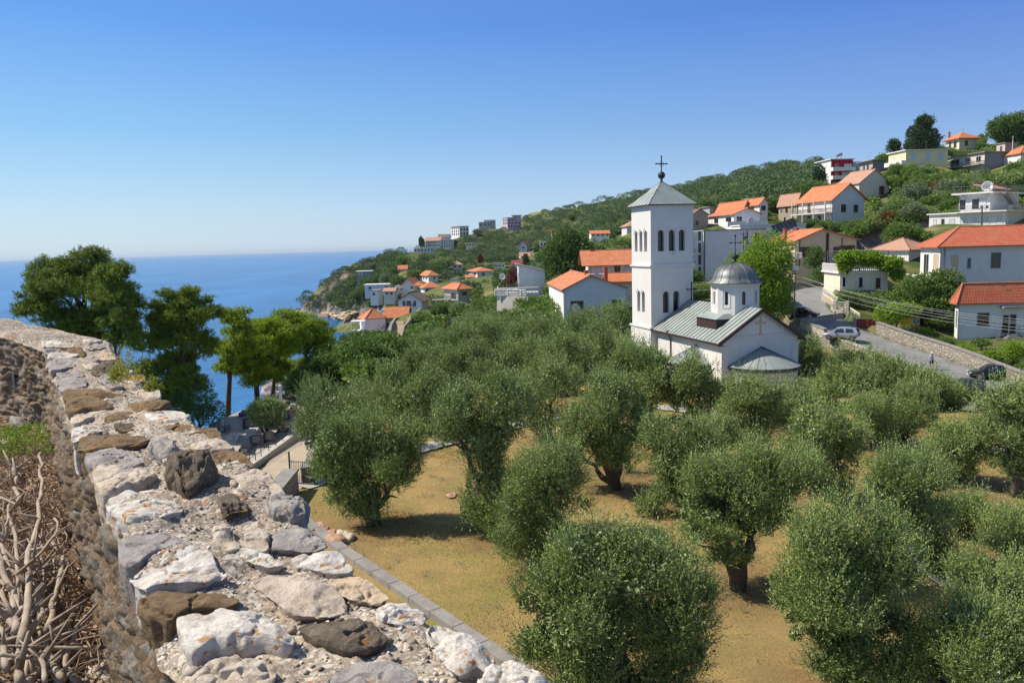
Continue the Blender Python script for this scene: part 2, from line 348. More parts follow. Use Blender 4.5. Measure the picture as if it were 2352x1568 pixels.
# ============================================================ FOREGROUND WALL
WL = [(.15,-.6,-1.3),(-.55,1.3,-1.3),(-1.14,2.43,-1.3),(-1.5,3.0,-1.3),(-1.8,3.45,-1.3),(-2.3,4.25,-1.3),(-2.82,5.07,-1.3),(-3.61,6.26,-1.3),(-4.85,8.25,-1.3),(-5.95,9.95,-1.3),(-6.75,11.35,-1.28),(-7.6,12.05,-1.19),(-8.6,12.75,-1.05),(-11.5,14.6,-.9)]
WR = [(1.5,-.2,-1.3),(.62,1.35,-1.3),(.03,2.25,-1.3),(-.34,2.72,-1.3),(-.75,3.28,-1.3),(-1.2,4.05,-1.3),(-1.78,5.03,-1.3),(-2.62,6.2,-1.3),(-3.85,8.05,-1.3),(-4.95,9.85,-1.3),(-6.35,12.35,-1.28),(-7.6,13.2,-1.17),(-8.9,14.0,-1.05),(-12.2,16.2,-.9)]
WL = np.array(WL); WR = np.array(WR)
def densify(A, B, step):
    la = [A[0]]; lb = [B[0]]
    for i in range(len(A)-1):
        c = (A[i]+B[i])/2; d = max(2.0, np.hypot(c[0], c[1])); L = np.linalg.norm((A[i+1]+B[i+1])/2-c); n = max(1, int(L/(step*d/2.5)))
        for k in range(1, n+1): la.append(A[i]+(A[i+1]-A[i])*k/n); lb.append(B[i]+(B[i+1]-B[i])*k/n)
    return np.array(la), np.array(lb)
def ztop(x, y):
    return np.interp(np.asarray(y, float), [0, 11, 12.3, 13.4, 16], [-1.3, -1.3, -1.22, -1.08, -.9])
m_core, nt, b = nmat('mortar_with_pebbles'); co = coords(nt); L = nt.links
vo = node(nt, 'ShaderNodeTexVoronoi'); setin(vo, Scale=85.0, Randomness=1.0); L.new(co, vo.inputs['Vector'])
vo2 = node(nt, 'ShaderNodeTexVoronoi'); setin(vo2, Scale=32.0); L.new(co, vo2.inputs['Vector'])
base = mixc(nt, ramp(nt, noise(nt, co, 1.1, 4, .6), [(.42,0.),(.6,1.)]), (.235,.185,.14), (.47,.38,.28))
sx = node(nt, 'ShaderNodeSeparateColor'); L.new(vo.outputs['Color'], sx.inputs[0])
peb = ramp(nt, sx.outputs[0], [(.0,(.07,.06,.05)),(.35,(.20,.165,.13)),(.6,(.36,.31,.26)),(.78,(.44,.39,.34)),(.94,(.72,.68,.62))])
pm = ramp(nt, noise(nt, co, 3.2, 3, .6), [(.25,.35),(.6,1.)])
c = mixc(nt, mixc(nt, .62, (0,0,0), pm), base, peb)
sx2 = node(nt, 'ShaderNodeSeparateColor'); L.new(vo2.outputs['Color'], sx2.inputs[0])
c = mixc(nt, mixc(nt, 1.0, ramp(nt, sx2.outputs[0], [(.9,0.),(.92,1.)]), pm, 'MULTIPLY'), c, (.55,.5,.43))
lich = mixc(nt, 1.0, ramp(nt, noise(nt, co, 22, 4, .6), [(.56,0.),(.62,1.)]), ramp(nt, noise(nt, co, 2.1, 3, .6), [(.5,0.),(.62,1.)]), 'MULTIPLY')
c = mixc(nt, lich, c, (.36,.13,.03)); L.new(c, b.inputs['Base Color']); setin(b, Roughness=.95); b.inputs['Specular IOR Level'].default_value = .15
n1 = bump(nt, None, noise(nt, co, 28, 6, .65), .7, .02); bump(nt, b, vo.outputs['Distance'], -.55, .012, n1)
m_face, nt, b = nmat('rubble_wall_face'); co = coords(nt); L = nt.links
a = node(nt, 'ShaderNodeAttribute'); a.attribute_name = 'cell'; ae = node(nt, 'ShaderNodeAttribute'); ae.attribute_name = 'edge'
cc = ramp(nt, a.outputs['Fac'], [(.0,(.34,.28,.22)),(.25,(.5,.43,.35)),(.5,(.38,.31,.24)),(.72,(.56,.5,.42)),(.95,(.32,.26,.21))])
cc = mixc(nt, ramp(nt, noise(nt, co, 9, 7, .7), [(.35,0.),(.65,1.)]), cc, mixc(nt, .55, cc, (.13,.10,.08)))
mort = mixc(nt, ramp(nt, noise(nt, co, 14, 6, .7), [(.35,0.),(.65,1.)]), (.42,.30,.19), (.28,.19,.12))
cc = mixc(nt, ramp(nt, ae.outputs['Fac'], [(.1,0.),(.3,1.)]), mort, cc)
cc = mixc(nt, ramp(nt, noise(nt, co, 1.6, 4, .6), [(.6,0.),(.7,1.)]), cc, (.35,.17,.05))
cc = mixc(nt, ramp(nt, noise(nt, co, 48, 6, .75), [(.47,0.),(.64,.55)]), cc, (.19,.145,.10)); cc = mixc(nt, ramp(nt, noise(nt, co, 33, 5, .75), [(.56,0.),(.66,.8)]), cc, (.62,.56,.47))
L.new(cc, b.inputs['Base Color']); setin(b, Roughness=.95); b.inputs['Specular IOR Level'].default_value = .12
n1 = bump(nt, None, noise(nt, co, 20, 7, .75), 1.0, .05); bump(nt, b, noise(nt, co, 70, 5, .75), .9, .02, n1)
wall_root = empty('stone_wall', (0, 0, -12), 0, 'old rubble stone wall with weathered capstones set in pebbly mortar, curving away on the left', 'wall')
def wloc(V): V = np.array(V, float); V[:,2] += 12; return V
A_, B_ = densify(WL, WR, .014); ncol = 66
ts = np.linspace(0, 1, ncol)
V = (A_[:,None]*(1-ts)[None,:,None]+B_[:,None]*ts[None,:,None]).reshape(-1, 3)
tt = np.tile(ts, len(A_)); edge = np.minimum(tt, 1-tt)
nz = fbm(V*np.array([3.,3.,3.]), 4, 2)*.042+fbm(V*14, 4, 8)*.014
f1, f2, _c = worley(V*np.array([16,16,16.]), 4); nz += (1-sstep(0,.45,f1))*.012
nz -= (1-sstep(0, .09, edge))*.07
side = (B_-A_)/np.linalg.norm(B_-A_, axis=1)[:,None]; side = np.repeat(side, ncol, 0)
V[:,2] += nz-.015; V[:,:2] += side[:,:2]*(fbm(V*5, 3, 21)*.035)[:,None]*np.where(edge<.05,1,0)[:,None]
n = len(A_); i0 = (np.arange(n-1)[:,None]*ncol+np.arange(ncol-1)[None]).ravel()
link_mesh('wall_top', np_mesh('wall_top', wloc(V), np.stack([i0, i0+1, i0+ncol+1, i0+ncol], 1), True), m_core, wall_root)
TOPV = V.reshape(n, ncol, 3)
def face(edgeV, zb, outn, rows, name, amp, seed, zpow=1.0):
    tz = np.linspace(0, 1, rows)**zpow; E = edgeV
    V = np.repeat(E, rows, 0); tzz = np.tile(tz, len(E)); V[:,2] = E[:,2].repeat(rows)*(1-tzz)+zb*tzz
    V0 = V.copy(); N = np.repeat(outn, rows, 0); s = np.concatenate([[0], np.cumsum(np.linalg.norm(np.diff(E[:,:2], axis=0), axis=1))]).repeat(rows)
    Q = np.stack([s*2.6+fbm(V0*3, 3, 1)*.5, V0[:,2]*4.4+fbm(V0*3, 3, 3)*.5, 0*s], 1); f1, f2, cid = worley(Q, seed); e = f2-f1
    d = (sstep(.02, .15, e)*.3+cid*.5)*amp*.8+fbm(V0*np.array([4,4,2.2]), 6, 6)*.05+fbm(V0*15, 5, 6)*.040-.06
    fade = sstep(0, .04, tzz); V[:,:2] += N[:,:2]*(d*fade+.03*tzz)[:,None]
    k = len(E); i0 = (np.arange(k-1)[:,None]*rows+np.arange(rows-1)[None]).ravel()
    return link_mesh(name, np_mesh(name, wloc(V), np.stack([i0, i0+rows, i0+rows+1, i0+1], 1), True, {'cell': cid, 'edge': e}), m_face, wall_root)
sN = (A_-B_)/np.linalg.norm((A_-B_)[:,:2], axis=1)[:,None]
face(TOPV[:,0].copy(), -2.75, sN, 90, 'inner_face', .13, 31)
face(TOPV[:,-1][::4].copy(), -12.3, -sN[::4], 120, 'outer_face', .12, 41, 1.6)
# rocks
def rock_mat(name, c1, c2, c3, lichen=.5, pit=.5, tint=(.42,.2,.05)):
    m, nt, b = nmat(name); co = coords(nt, (1,1,1.6)); L = nt.links
    oi = node(nt, 'ShaderNodeObjectInfo')
    mp = node(nt, 'ShaderNodeVectorMath', operation='ADD'); L.new(co, mp.inputs[0])
    n0 = noise(nt, co, 5.5, 8, .68); n1 = noise(nt, co, 24, 8, .72); n2 = noise(nt, co, 90, 5, .7)
    c = mixc(nt, ramp(nt, n0, [(.38,0.),(.62,1.)]), c1, c2)
    c = mixc(nt, ramp(nt, n1, [(.50,0.),(.66,.85)]), c, c3)
    c = mixc(nt, ramp(nt, n2, [(.58,0.),(.72,.5)]), c, (.10,.085,.07))
    lc = mixc(nt, 1.0, ramp(nt, noise(nt, co, 17, 4, .65), [(.66-.12*lichen,0.),(.70-.12*lichen,1.)]), ramp(nt, noise(nt, co, 2.6, 2, .5), [(.42,0.),(.58,1.)]), 'MULTIPLY')
    c = mixc(nt, lc, c, tint); L.new(c, b.inputs['Base Color']); setin(b, Roughness=.9); b.inputs['Specular IOR Level'].default_value = .2
    a1 = bump(nt, None, n1, .8*pit+.2, .03); a2 = bump(nt, None, n2, .6, .012, a1)
    w = node(nt, 'ShaderNodeTexWave', wave_type='BANDS', bands_direction='Z'); setin(w, Scale=6.0, Distortion=9.0, Detail=5.0); L.new(co, w.inputs[0])
    bump(nt, b, w.outputs[1], .10, .02, a2)
    return m
RM = {'W': rock_mat('white_limestone', (.74,.69,.62), (.58,.52,.45), (.36,.30,.25), .7),
      'P': rock_mat('cream_limestone', (.66,.57,.46), (.52,.43,.33), (.34,.27,.2), .35),
      'T': rock_mat('peach_limestone', (.66,.50,.33), (.56,.44,.31), (.3,.23,.17), .1),
      'L': rock_mat('pale_flaky_limestone', (.62,.53,.44), (.5,.4,.31), (.3,.23,.18), .1),
      'G': rock_mat('grey_limestone', (.40,.36,.33), (.27,.24,.22), (.5,.46,.42), .35),
      'B': rock_mat('brown_tufa', (.27,.185,.10), (.19,.125,.07), (.38,.27,.16), .6, 1.0),
      'O': rock_mat('lichen_covered_stone', (.34,.21,.09), (.25,.16,.07), (.45,.33,.2), 1.0, .8, (.5,.3,.05)),
      'D': rock_mat('dark_weathered_stone', (.21,.165,.12), (.12,.095,.07), (.33,.26,.2), .5, .9),
      'R': rock_mat('reddish_sandstone', (.5,.3,.2), (.4,.22,.14), (.55,.4,.3), 0, .4)}
ZM = {'A': (0,1041.25,.33598), 'B': (245,918.75,.23438), 'C': (61.25,735,.19533), 'E': (306.25,1102.5,.41667), 'D': (0,0,1)}
def stone(zm, pts, kind, h=.05, below=.1, parent=wall_root, name='capstone', zbase=None, tilt=0, rough=1.0, nrad=None):
    ox, oy, s = ZM[zm]; P = []
    for x, y in pts:
        u, v = ox+x*s, oy+y*s; zt = -1.3
        for _ in range(4):
            q = at_z(u, v, (zt if zbase is None else zbase)+h*.55); zt = float(ztop(q[0], q[1]))
        P.append(q[:2])
    P = np.array(P); c = P.mean(0); z0 = (float(ztop(*c)) if zbase is None else zbase); sz = np.sqrt(((P-c)**2).sum(1)).mean()
    dist = max(2, np.hypot(*c)); NA = int(np.clip(sz*2*math.pi/(.0065*dist/2.5), 30, 220)); NR = max(8, NA//5)
    th = np.linspace(-math.pi, math.pi, NA, endpoint=False); R = np.zeros(NA)
    for i, t in enumerate(th):
        dx, dy = math.cos(t), math.sin(t); best = 0
        for k in range(len(P)):
            p = P[k]-c; q = P[(k+1) % len(P)]-c; e = q-p; den = dx*e[1]-dy*e[0]
            if abs(den) < 1e-12: continue
            tt_ = (p[0]*e[1]-p[1]*e[0])/den; ss = (p[0]*dy-p[1]*dx)/den
            if tt_ > 0 and -1e-6 <= ss <= 1+1e-6: best = max(best, tt_)
        R[i] = best if best > 0 else sz*.5
    for _ in range(2): R = (np.roll(R,1)+2*R+np.roll(R,-1))/4
    sd_ = RNG.integers(1, 999)
    base = np.stack([np.cos(th)*R, np.sin(th)*R, 0*th], 1)
    R = R*(1+fbm(base*(5/sz**.3), 3, sd_)*.055)
    rr = np.concatenate([np.linspace(0.02, .8, NR), np.linspace(.84, 1.0, max(4, NR//3))]); V = []
    for r in rr: V.append(np.stack([np.cos(th)*R*r, np.sin(th)*R*r, np.full(NA, h*(1-.35*r**6-.12*r*r))], 1))
    nb = 10 if below > .12 else 5
    for k in range(1, nb+1):
        t = k/nb; z = h*.53-(h*.53+below)*t; V.append(np.stack([np.cos(th)*R*(1.0-.22*t**1.3), np.sin(th)*R*(1.0-.22*t**1.3), np.full(NA, z)], 1))
    V = np.concatenate(V); Wd = V+np.array([c[0], c[1], 0]); r_ = np.hypot(V[:,0], V[:,1])
    k = rough; d = fbm(Wd*(3.6), 3, sd_)*.020*k*min(1.6, sz/.15); rid = 1-np.abs(fbm(Wd*np.array([6,6,6.]), 4, sd_+5)); d = d-sstep(.86,1.0,rid)*.018*k+fbm(Wd*18, 4, sd_)*.0085*k
    nr = np.zeros_like(V); sidey = np.arange(len(V)) >= NA*len(rr); nr[:,2] = np.where(sidey, .15, 1); rn = V[:,:2]/(r_[:,None]+1e-6); nr[:,:2] = rn*np.where(sidey, 1, .15)[:,None]
    rp = random.Random(int(sd_)); top = ~sidey; cut = np.full(len(V), 9.)
    for _k in range(9):
        a_ = rp.uniform(0, 6.28); sl_ = rp.choice([.06, .12, .2, .35, .6]); of_ = sz*rp.uniform(-.1, .75)*(1 if sl_ > .15 else .3); cut = np.minimum(cut, h-sl_*(V[:,0]*math.cos(a_)+V[:,1]*math.sin(a_)-of_))
    edge_ = 1-.30*(r_/(np.tile(R, len(V)//NA)+1e-6))**10; V[:,2] = np.where(top, np.minimum(h*1.25, np.maximum(cut, h*.25))*edge_, V[:,2])
    V = V+nr*(d*(1.3 if h > .04 else .8))[:,None]
    if tilt: V[:,2] += V[:,0]*tilt
    nR = len(V)//NA; i0 = np.arange(nR-1)[:,None]*NA+np.arange(NA)[None]; i1 = np.arange(nR-1)[:,None]*NA+(np.arange(NA)+1)[None] % NA
    F = np.stack([i0, i1, i1+NA, i0+NA], -1).reshape(-1, 4)
    V = np.concatenate([V, [[0, 0, V[:NA,2].mean()]]]); F = np.concatenate([F, [[len(V)-1, (i+1) % NA, i, i] for i in range(0)]]) if False else F
    cap = np.stack([np.full(NA, len(V)-1), (np.arange(NA)+1) % NA, np.arange(NA), np.arange(NA)], 1)[:, [0,1,2]]
    me = bpy.data.meshes.new(name); 
    allF = [tuple(f) for f in F[:, ::-1].tolist()]+[tuple(f) for f in cap[:, ::-1].tolist()]+[tuple(range((nR-1)*NA, nR*NA))]
    loc = np.array([c[0], c[1], z0]); me.from_pydata(V.tolist(), [], allF); me.polygons.foreach_set('use_smooth', np.ones(len(me.polygons), bool)); me.update()
    bm_flip = False
    o = link_mesh(name, me, RM[kind], parent)
    o.location = tuple(loc+np.array([0, 0, 12])) if parent is wall_root else tuple(loc)
    return o
ST = [
('E',[(220,735),(360,695),(490,675),(600,700),(740,735),(830,780),(850,830),(905,860),(905,890),(835,910),(750,880),(560,880),(430,885),(350,930),(280,860),(225,800)],'W',.05,.42),
('E',[(25,655),(130,615),(330,600),(500,600),(590,640),(560,665),(420,675),(300,700),(220,735),(200,760),(80,740),(20,700)],'B',.03,.38),
('E',[(0,480),(90,430),(220,370),(370,350),(430,400),(470,470),(520,510),(400,550),(300,560),(200,560),(110,570),(70,600),(10,560),(-40,510)],'W',.045,.36),
('A',[(800,610),(870,560),(1060,545),(1250,560),(1340,600),(1200,620),(1100,640),(960,720),(900,760),(810,720)],'G',.03,.3),
('A',[(720,290),(860,245),(1100,250),(1200,300),(1250,370),(1100,420),(900,450),(760,400),(715,345)],'W',.03,.3),
('A',[(635,100),(750,95),(950,110),(1060,150),(960,200),(840,230),(760,260),(690,270),(640,160)],'P',.03,.25),
('A',[(600,0),(750,-60),(900,-20),(1000,40),(900,90),(760,95),(650,80),(600,30)],'G',.03,.2),
('B',[(430,450),(540,360),(620,370),(690,500),(560,550)],'G',.09,.05),
('B',[(540,600),(590,530),(615,560),(580,620)],'P',.06,.05),
('E',[(635,545),(720,515),(830,515),(950,550),(1000,560),(1100,590),(1210,690),(1170,720),(1060,735),(900,735),(830,710),(720,600),(660,560)],'L',.018,.05),
('E',[(865,430),(930,400),(1120,390),(1170,430),(1220,490),(1100,505),(980,480),(910,460)],'W',.02,.05),
('E',[(1070,510),(1220,495),(1330,560),(1420,630),(1350,655),(1200,640),(1100,600),(1060,530)],'T',.02,.08),
('E',[(1325,700),(1400,655),(1520,645),(1640,720),(1600,760),(1500,780),(1400,765),(1350,740)],'W',.03,.1),
('E',[(1605,745),(1660,745),(1780,790),(1810,830),(1900,860),(1990,940),(1995,1000),(1960,1030),(1910,990),(1800,1045),(1740,1000),(1660,900),(1620,820)],'W',.09,.15),
('E',[(900,800),(1020,770),(1160,750),(1320,780),(1410,850),(1400,880),(1280,920),(1150,920),(1050,880),(960,860)],'D',.035,.05),
('E',[(1090,1040),(1180,1000),(1300,1010),(1420,1000),(1540,1040),(1560,1117),(1400,1150),(1100,1150),(1040,1090)],'G',.03,.05),
('E',[(1870,1110),(1960,1030),(2090,995),(2180,1040),(2260,1090),(2300,1160),(2100,1220),(1900,1180)],'W',.10,.2),
('E',[(320,1040),(430,960),(560,950),(700,980),(790,1030),(790,1090),(700,1150),(400,1190),(300,1117)],'P',.07,.35),
('E',[(540,385),(640,365),(740,400),(860,465),(740,465),(640,430)],'W',.02,.05),
('E',[(430,260),(480,205),(530,230),(590,360),(530,380),(440,330)],'P',.07,.05),
('E',[(610,270),(680,235),(750,310),(740,385),(660,370),(590,330),(620,320)],'P',.05,.05),
('E',[(450,110),(530,70),(640,110),(630,150),(560,160),(500,180)],'D',.06,.05),
('E',[(720,110),(880,70),(950,130),(950,180),(860,190),(780,170)],'G',.10,.2),
('E',[(760,290),(900,240),(1020,290),(1080,350),(1000,380),(850,380),(770,370)],'G',.012,.05),
('B',[(1040,660),(1200,640),(1450,640),(1560,700),(1700,800),(1750,900),(1650,900),(1400,860),(1280,850),(1270,790)],'L',.05,.2),
('B',[(980,520),(1150,460),(1280,460),(1350,520),(1450,600),(1440,630),(1200,640),(1100,590)],'B',.04,.2),
('B',[(650,280),(760,250),(1070,240),(1120,300),(1140,380),(1060,400),(960,350),(800,350),(700,370)],'B',.05,.2),
('B',[(800,420),(950,370),(1150,420),(1270,460),(1100,470),(900,480)],'L',.04,.2),
('B',[(400,280),(560,230),(820,190),(870,240),(700,260),(600,290),(440,305)],'B',.04,.1),
('B',[(370,150),(620,65),(760,80),(830,160),(780,190),(560,210),(430,200)],'W',.05,.2),
('B',[(0,340),(200,320),(360,340),(410,400),(250,440),(0,450)],'B',.03,.05),
('B',[(60,220),(160,195),(240,200),(290,250),(200,290),(110,270)],'D',.05,.05),
('B',[(0,150),(120,110),(240,110),(340,140),(400,200),(380,220),(240,170),(100,200),(0,220)],'B',.06,.05),
('B',[(220,0),(400,-20),(560,0),(630,50),(500,80),(300,95),(220,50)],'B',.05,.1),
('B',[(0,640),(150,660),(400,690),(340,730),(100,730),(0,720)],'G',.03,.05),
('B',[(290,880),(440,860),(600,890),(500,910),(380,910)],'W',.015,.05),
('C',[(520,1110),(600,1050),(750,1025),(930,1025),(980,1070),(900,1110),(700,1160),(600,1200),(530,1190)],'P',.05,.25),
('C',[(530,1240),(640,1210),(830,1210),(890,1270),(800,1310),(700,1340),(640,1400),(560,1430),(510,1350)],'W',.05,.25),
('C',[(600,1400),(700,1370),(1000,1340),(1300,1330),(1440,1400),(1200,1470),(900,1500),(700,1520),(600,1500)],'B',.03,.2),
('C',[(480,990),(520,900),(640,870),(800,880),(930,960),(1040,1020),(900,1030),(740,1030),(560,1070),(480,1060)],'B',.05,.25),
('C',[(420,860),(520,800),(750,790),(950,800),(1190,850),(1100,900),(960,880),(700,870),(500,930),(430,900)],'B',.05,.25),
('C',[(1200,960),(1270,900),(1480,900),(1690,990),(1600,1050),(1350,1060),(1210,1010)],'B',.06,.2),
('C',[(1220,820),(1330,740),(1420,730),(1500,740),(1560,850),(1590,930),(1450,890)],'P',.08,.2),
('C',[(820,690),(930,640),(1060,640),(1150,740),(1110,800),(1000,790),(900,740)],'G',.08,.05),
('C',[(1040,640),(1180,620),(1360,630),(1410,710),(1200,720),(1110,690)],'O',.05,.2),
('C',[(340,700),(400,650),(600,670),(720,700),(700,760),(560,790),(430,830),(360,780)],'G',.05,.25),
('C',[(340,610),(460,570),(650,580),(700,620),(600,650),(400,660)],'G',.05,.25),
('C',[(760,600),(900,510),(970,490),(1070,580),(1000,620),(850,640)],'D',.11,.05),
('C',[(640,520),(760,475),(880,500),(800,580),(700,560)],'P',.05,.05),
('C',[(260,500),(300,440),(450,430),(600,450),(560,520),(400,560),(280,600)],'G',.05,.25),
('C',[(240,400),(320,385),(640,400),(480,430),(270,430)],'W',.05,.2),
('C',[(650,430),(760,415),(900,500),(800,470),(700,450)],'G',.06,.05),
('C',[(440,370),(530,330),(640,335),(700,400),(560,390)],'B',.1,.05),
('C',[(190,340),(280,300),(400,290),(370,360),(220,390)],'G',.06,.25),
('C',[(180,240),(220,210),(400,220),(440,280),(300,300),(200,320)],'W',.06,.25),
('C',[(780,400),(900,350),(1010,360),(1060,440),(930,460),(820,440)],'T',.08,.2),
('C',[(700,290),(820,250),(920,270),(940,330),(800,330)],'G',.08,.2),
('C',[(620,230),(860,190),(895,240),(740,260)],'P',.06,.2),
('C',[(1060,570),(1180,560),(1290,600),(1150,625)],'W',.06,.2),
('C',[(1040,510),(1110,480),(1160,540),(1070,550)],'B',.08,.2),
('C',[(320,110),(400,90),(560,130),(460,190),(340,180)],'P',.06,.05),
]
for zm, pts, k, h, bl in ST: stone(zm, pts, k, h*.62+.004, min(bl, .26))
o = stone('B',[(570,650),(660,570),(760,500),(900,520),(1000,600),(1050,650),(980,700),(920,760),(770,800),(680,730)],'D',.18,.04,None,'rock',None,0,1.15)
tag(o, 'jagged dark brown rock lying loose on top of the stone wall', 'rock')
o = stone('B',[(1200,810),(1240,795),(1275,815),(1270,835),(1215,830)],'P',.04,.02,None,'pebble'); tag(o, 'small pale pebble lying on the wall mortar beside the dark loose rock', 'pebble')
# gravel and chips lying in the mortar
ng = 5200; ii = RNG.integers(6, len(TOPV)-8, ng); jj = RNG.integers(3, ncol-3, ng); wgt = np.hypot(TOPV[ii,jj,0], TOPV[ii,jj,1]); kp = RNG.random(ng) < np.clip(5.5/wgt, 0, 1); ii, jj = ii[kp], jj[kp]; ng = len(ii)
C0 = TOPV[ii,jj]+np.stack([RNG.normal(size=ng)*.01, RNG.normal(size=ng)*.01, RNG.normal(size=ng)*.002+.002], 1); sg_ = RNG.uniform(.004, .013, ng)*(1+(RNG.random(ng) < .05)*1.2)
oc = np.array([[1,0,0],[0,1,0],[-1,0,0],[0,-1,0],[0,0,.6],[0,0,-.6]]); jit = 1+RNG.uniform(-.35,.35,(ng,6,1)); rt = RNG.uniform(0,6.28,ng); cr, sr = np.cos(rt), np.sin(rt)
O_ = np.stack([oc[None,:,0]*cr[:,None]-oc[None,:,1]*sr[:,None], oc[None,:,0]*sr[:,None]+oc[None,:,1]*cr[:,None], np.repeat(oc[None,:,2], ng, 0)], -1)*jit*sg_[:,None,None]; Vg = (C0[:,None]+O_).reshape(-1,3)
fo = np.array([[0,1,4],[1,2,4],[2,3,4],[3,0,4],[1,0,5],[2,1,5],[3,2,5],[0,3,5]]); Fg = (np.arange(ng)[:,None,None]*6+fo[None]).reshape(-1,3)
m_gv, nt, b = nmat('limestone_chips'); at = node(nt, 'ShaderNodeAttribute'); at.attribute_name = 'tone'; nt.links.new(ramp(nt, at.outputs['Fac'], [(0.,(.14,.115,.09)),(.5,(.34,.28,.22)),(.85,(.6,.55,.48)),(1.,(.78,.74,.68))]), b.inputs['Base Color']); setin(b, Roughness=.9)
tag(link_mesh('gravel', np_mesh('gravel', Vg, Fg, False, {'tone': RNG.random(ng).repeat(6)}), m_gv), kind='stuff')
# inner terrace ground
m_litter = MAT('leaf_litter', (.23,.15,.085), (.12,.08,.05), .95, 6, ((.38,.27,.17), 26, .56), 40, .9, .04)
nx_, ny_ = 200, 200; X, Yg = np.meshgrid(np.linspace(-14, .3, nx_), np.linspace(-1, 17, ny_)); X = X.ravel(); Yg = Yg.ravel()
P3 = np.stack([X, Yg, 0*X], 1); Zg = -2.62+fbm(P3*.8, 4, 3)*.10+fbm(P3*5, 3, 9)*.03
wlx = np.interp(Yg, WL[:,1], WL[:,0]); inside = X < wlx+.35
i0 = (np.arange(ny_-1)[:,None]*nx_+np.arange(nx_-1)[None]).ravel(); Fq2 = np.stack([i0, i0+1, i0+nx_+1, i0+nx_], 1); keep = inside[Fq2].all(1)
tag(link_mesh('terrace_ground', np_mesh('terrace_ground', np.stack([X, Yg, Zg], 1), Fq2[keep], True), m_litter), kind='structure')
m_branch = MAT('dead_branch_bark', (.42,.34,.26), (.25,.19,.14), .85, 5, ((.17,.12,.09), 14, .62), 60, .6, .01, stretch=(1,1,.6))
m_twig = MAT('dry_twig', (.42,.33,.24), (.24,.15,.10), .9, 6, None, 40, .4)
def zi(u, v, z=-2.45): return at_z(u, v, z)
BR = [  # visible runs of the larger branches (picture points) and radius
 ([(55,1480),(70,1350),(60,1250),(85,1180),(95,1100),(93,1040)],.035,-2.2,'long pale upright-leaning bare branch with a cut end near the weeds'),
 ([(40,1568),(60,1480),(95,1420),(88,1350),(60,1300),(70,1270)],.045,-2.25,'thick curved branch bending to a cut stub beside the wall foot'),
 ([(0,1300),(30,1350),(60,1420),(85,1470),(60,1568)],.045,-2.3,'thick grey branch sweeping down from the left edge of the heap'),
 ([(0,1390),(40,1450),(90,1510),(140,1568)],.045,-2.35,'grey branch running slantwise to the bottom of the heap'),
 ([(35,1460),(30,1380),(20,1300),(0,1250)],.04,-2.3,'smooth grey branch bowed at the left edge of the heap'),
 ([(110,1460),(125,1380),(140,1300),(142,1270)],.03,-2.3,'thin upright forked branch standing near the wall face'),
 ([(42,1320),(80,1280),(115,1240),(125,1190)],.02,-2.15,'slim forked twig branch crossing over the pale branches'),
 ([(60,1460),(48,1380),(42,1320),(30,1220),(20,1160)],.03,-2.3,None),
 ([(105,1568),(95,1520),(130,1480),(205,1490)],.02,-2.15,'dark thin branch crossing in front of the heap near the wall foot'),
 ([(0,1505),(70,1510),(140,1490),(190,1480)],.018,-2.2,None),([(150,1560),(110,1500),(70,1430),(40,1390)],.03,-2.35,None),
 ([(100,1410),(95,1360),(100,1300),(90,1230)],.022,-2.35,None),([(20,1540),(10,1480),(0,1440)],.03,-2.3,None),([(45,1160),(42,1100),(35,1065)],.04,-2.4,None),
 ([(0,1140),(40,1160),(70,1175)],.02,-2.4,None),([(110,1290),(85,1300),(55,1330)],.02,-2.3,None),([(180,1568),(150,1530),(160,1470),(150,1440)],.03,-2.4,None),([(70,1568),(110,1540),(150,1545),(200,1568)],.035,-2.4,None),
 ([(0,1225),(22,1240)],.05,-2.4,'short thick cut log end at the left edge of the heap')]
for pts, r, z, lab in BR:
    Q = [zi(u, v, z-.12*(i/len(pts))) for i, (u, v) in enumerate(pts)]; fine = []
    for i in range(len(Q)-1):
        for k in range(6):
            t = k/6; p = Q[i]*(1-t)+Q[i+1]*t; fine.append(p+np.array([vnoise(np.array([p*2.3]), 5)[0], vnoise(np.array([p*2.3]), 6)[0], vnoise(np.array([p*3]), 7)[0]])*.05)
    fine.append(Q[-1]); nn = len(fine); mb = MB(); mb.tube(fine, [min(r*.6, .021)*(1.15-.45*i/nn)*(1+.1*math.sin(i*1.9)) for i in range(nn)], 9)
    for k in range(4):
        i = random.randrange(1, nn-1); p = fine[i]; q = p+np.array([random.uniform(-.25,.25), random.uniform(-.1,.3), random.uniform(.02,.2)]); mb.bar(p, q, r*.5, 6, r*.2)
    o = mb.build('branch', m_branch, None, True); tag(o, lab or 'bare dry branch lying tangled in the heap left of the wall', 'branch', 'dry branches heaped behind the wall')
for _b in range(26):
    u = random.uniform(-10, 200); v = random.uniform(1180, 1560); p = zi(u, v, -2.45)
    a = random.gauss(1.75, .55); l = random.uniform(.6, 1.5); r = random.uniform(.010, .02); pts = [p]; ok = True
    for k in range(7):
        a += random.gauss(0, .22); p = p+np.array([math.cos(a)*l/7, math.sin(a)*l/7, random.uniform(-.02,.05)]); ok = ok and p[0] < np.interp(p[1], WL[:,1], WL[:,0])-.12; pts.append(p)
    if not ok: continue
    mb = MB(); mb.tube(pts, [r*(1.1-.11*k) for k in range(8)], 7)
    for k in (3, 5): q = pts[k]; aa = a+random.choice([-.8,.8]); e = q+np.array([math.cos(aa)*l*.3, math.sin(aa)*l*.3, .08]); mb.tube([q, (q+e)/2+np.array([0,0,.03]), e], [r*.55, r*.4, r*.2], 5)
    o = mb.build('branch', m_branch, None, True); tag(o, 'bare dry branch lying tangled in the heap left of the wall', 'branch', 'dry branches heaped behind the wall')
def path_in(y): return np.interp(y, WL[:,1], WL[:,0])
mb = MB()
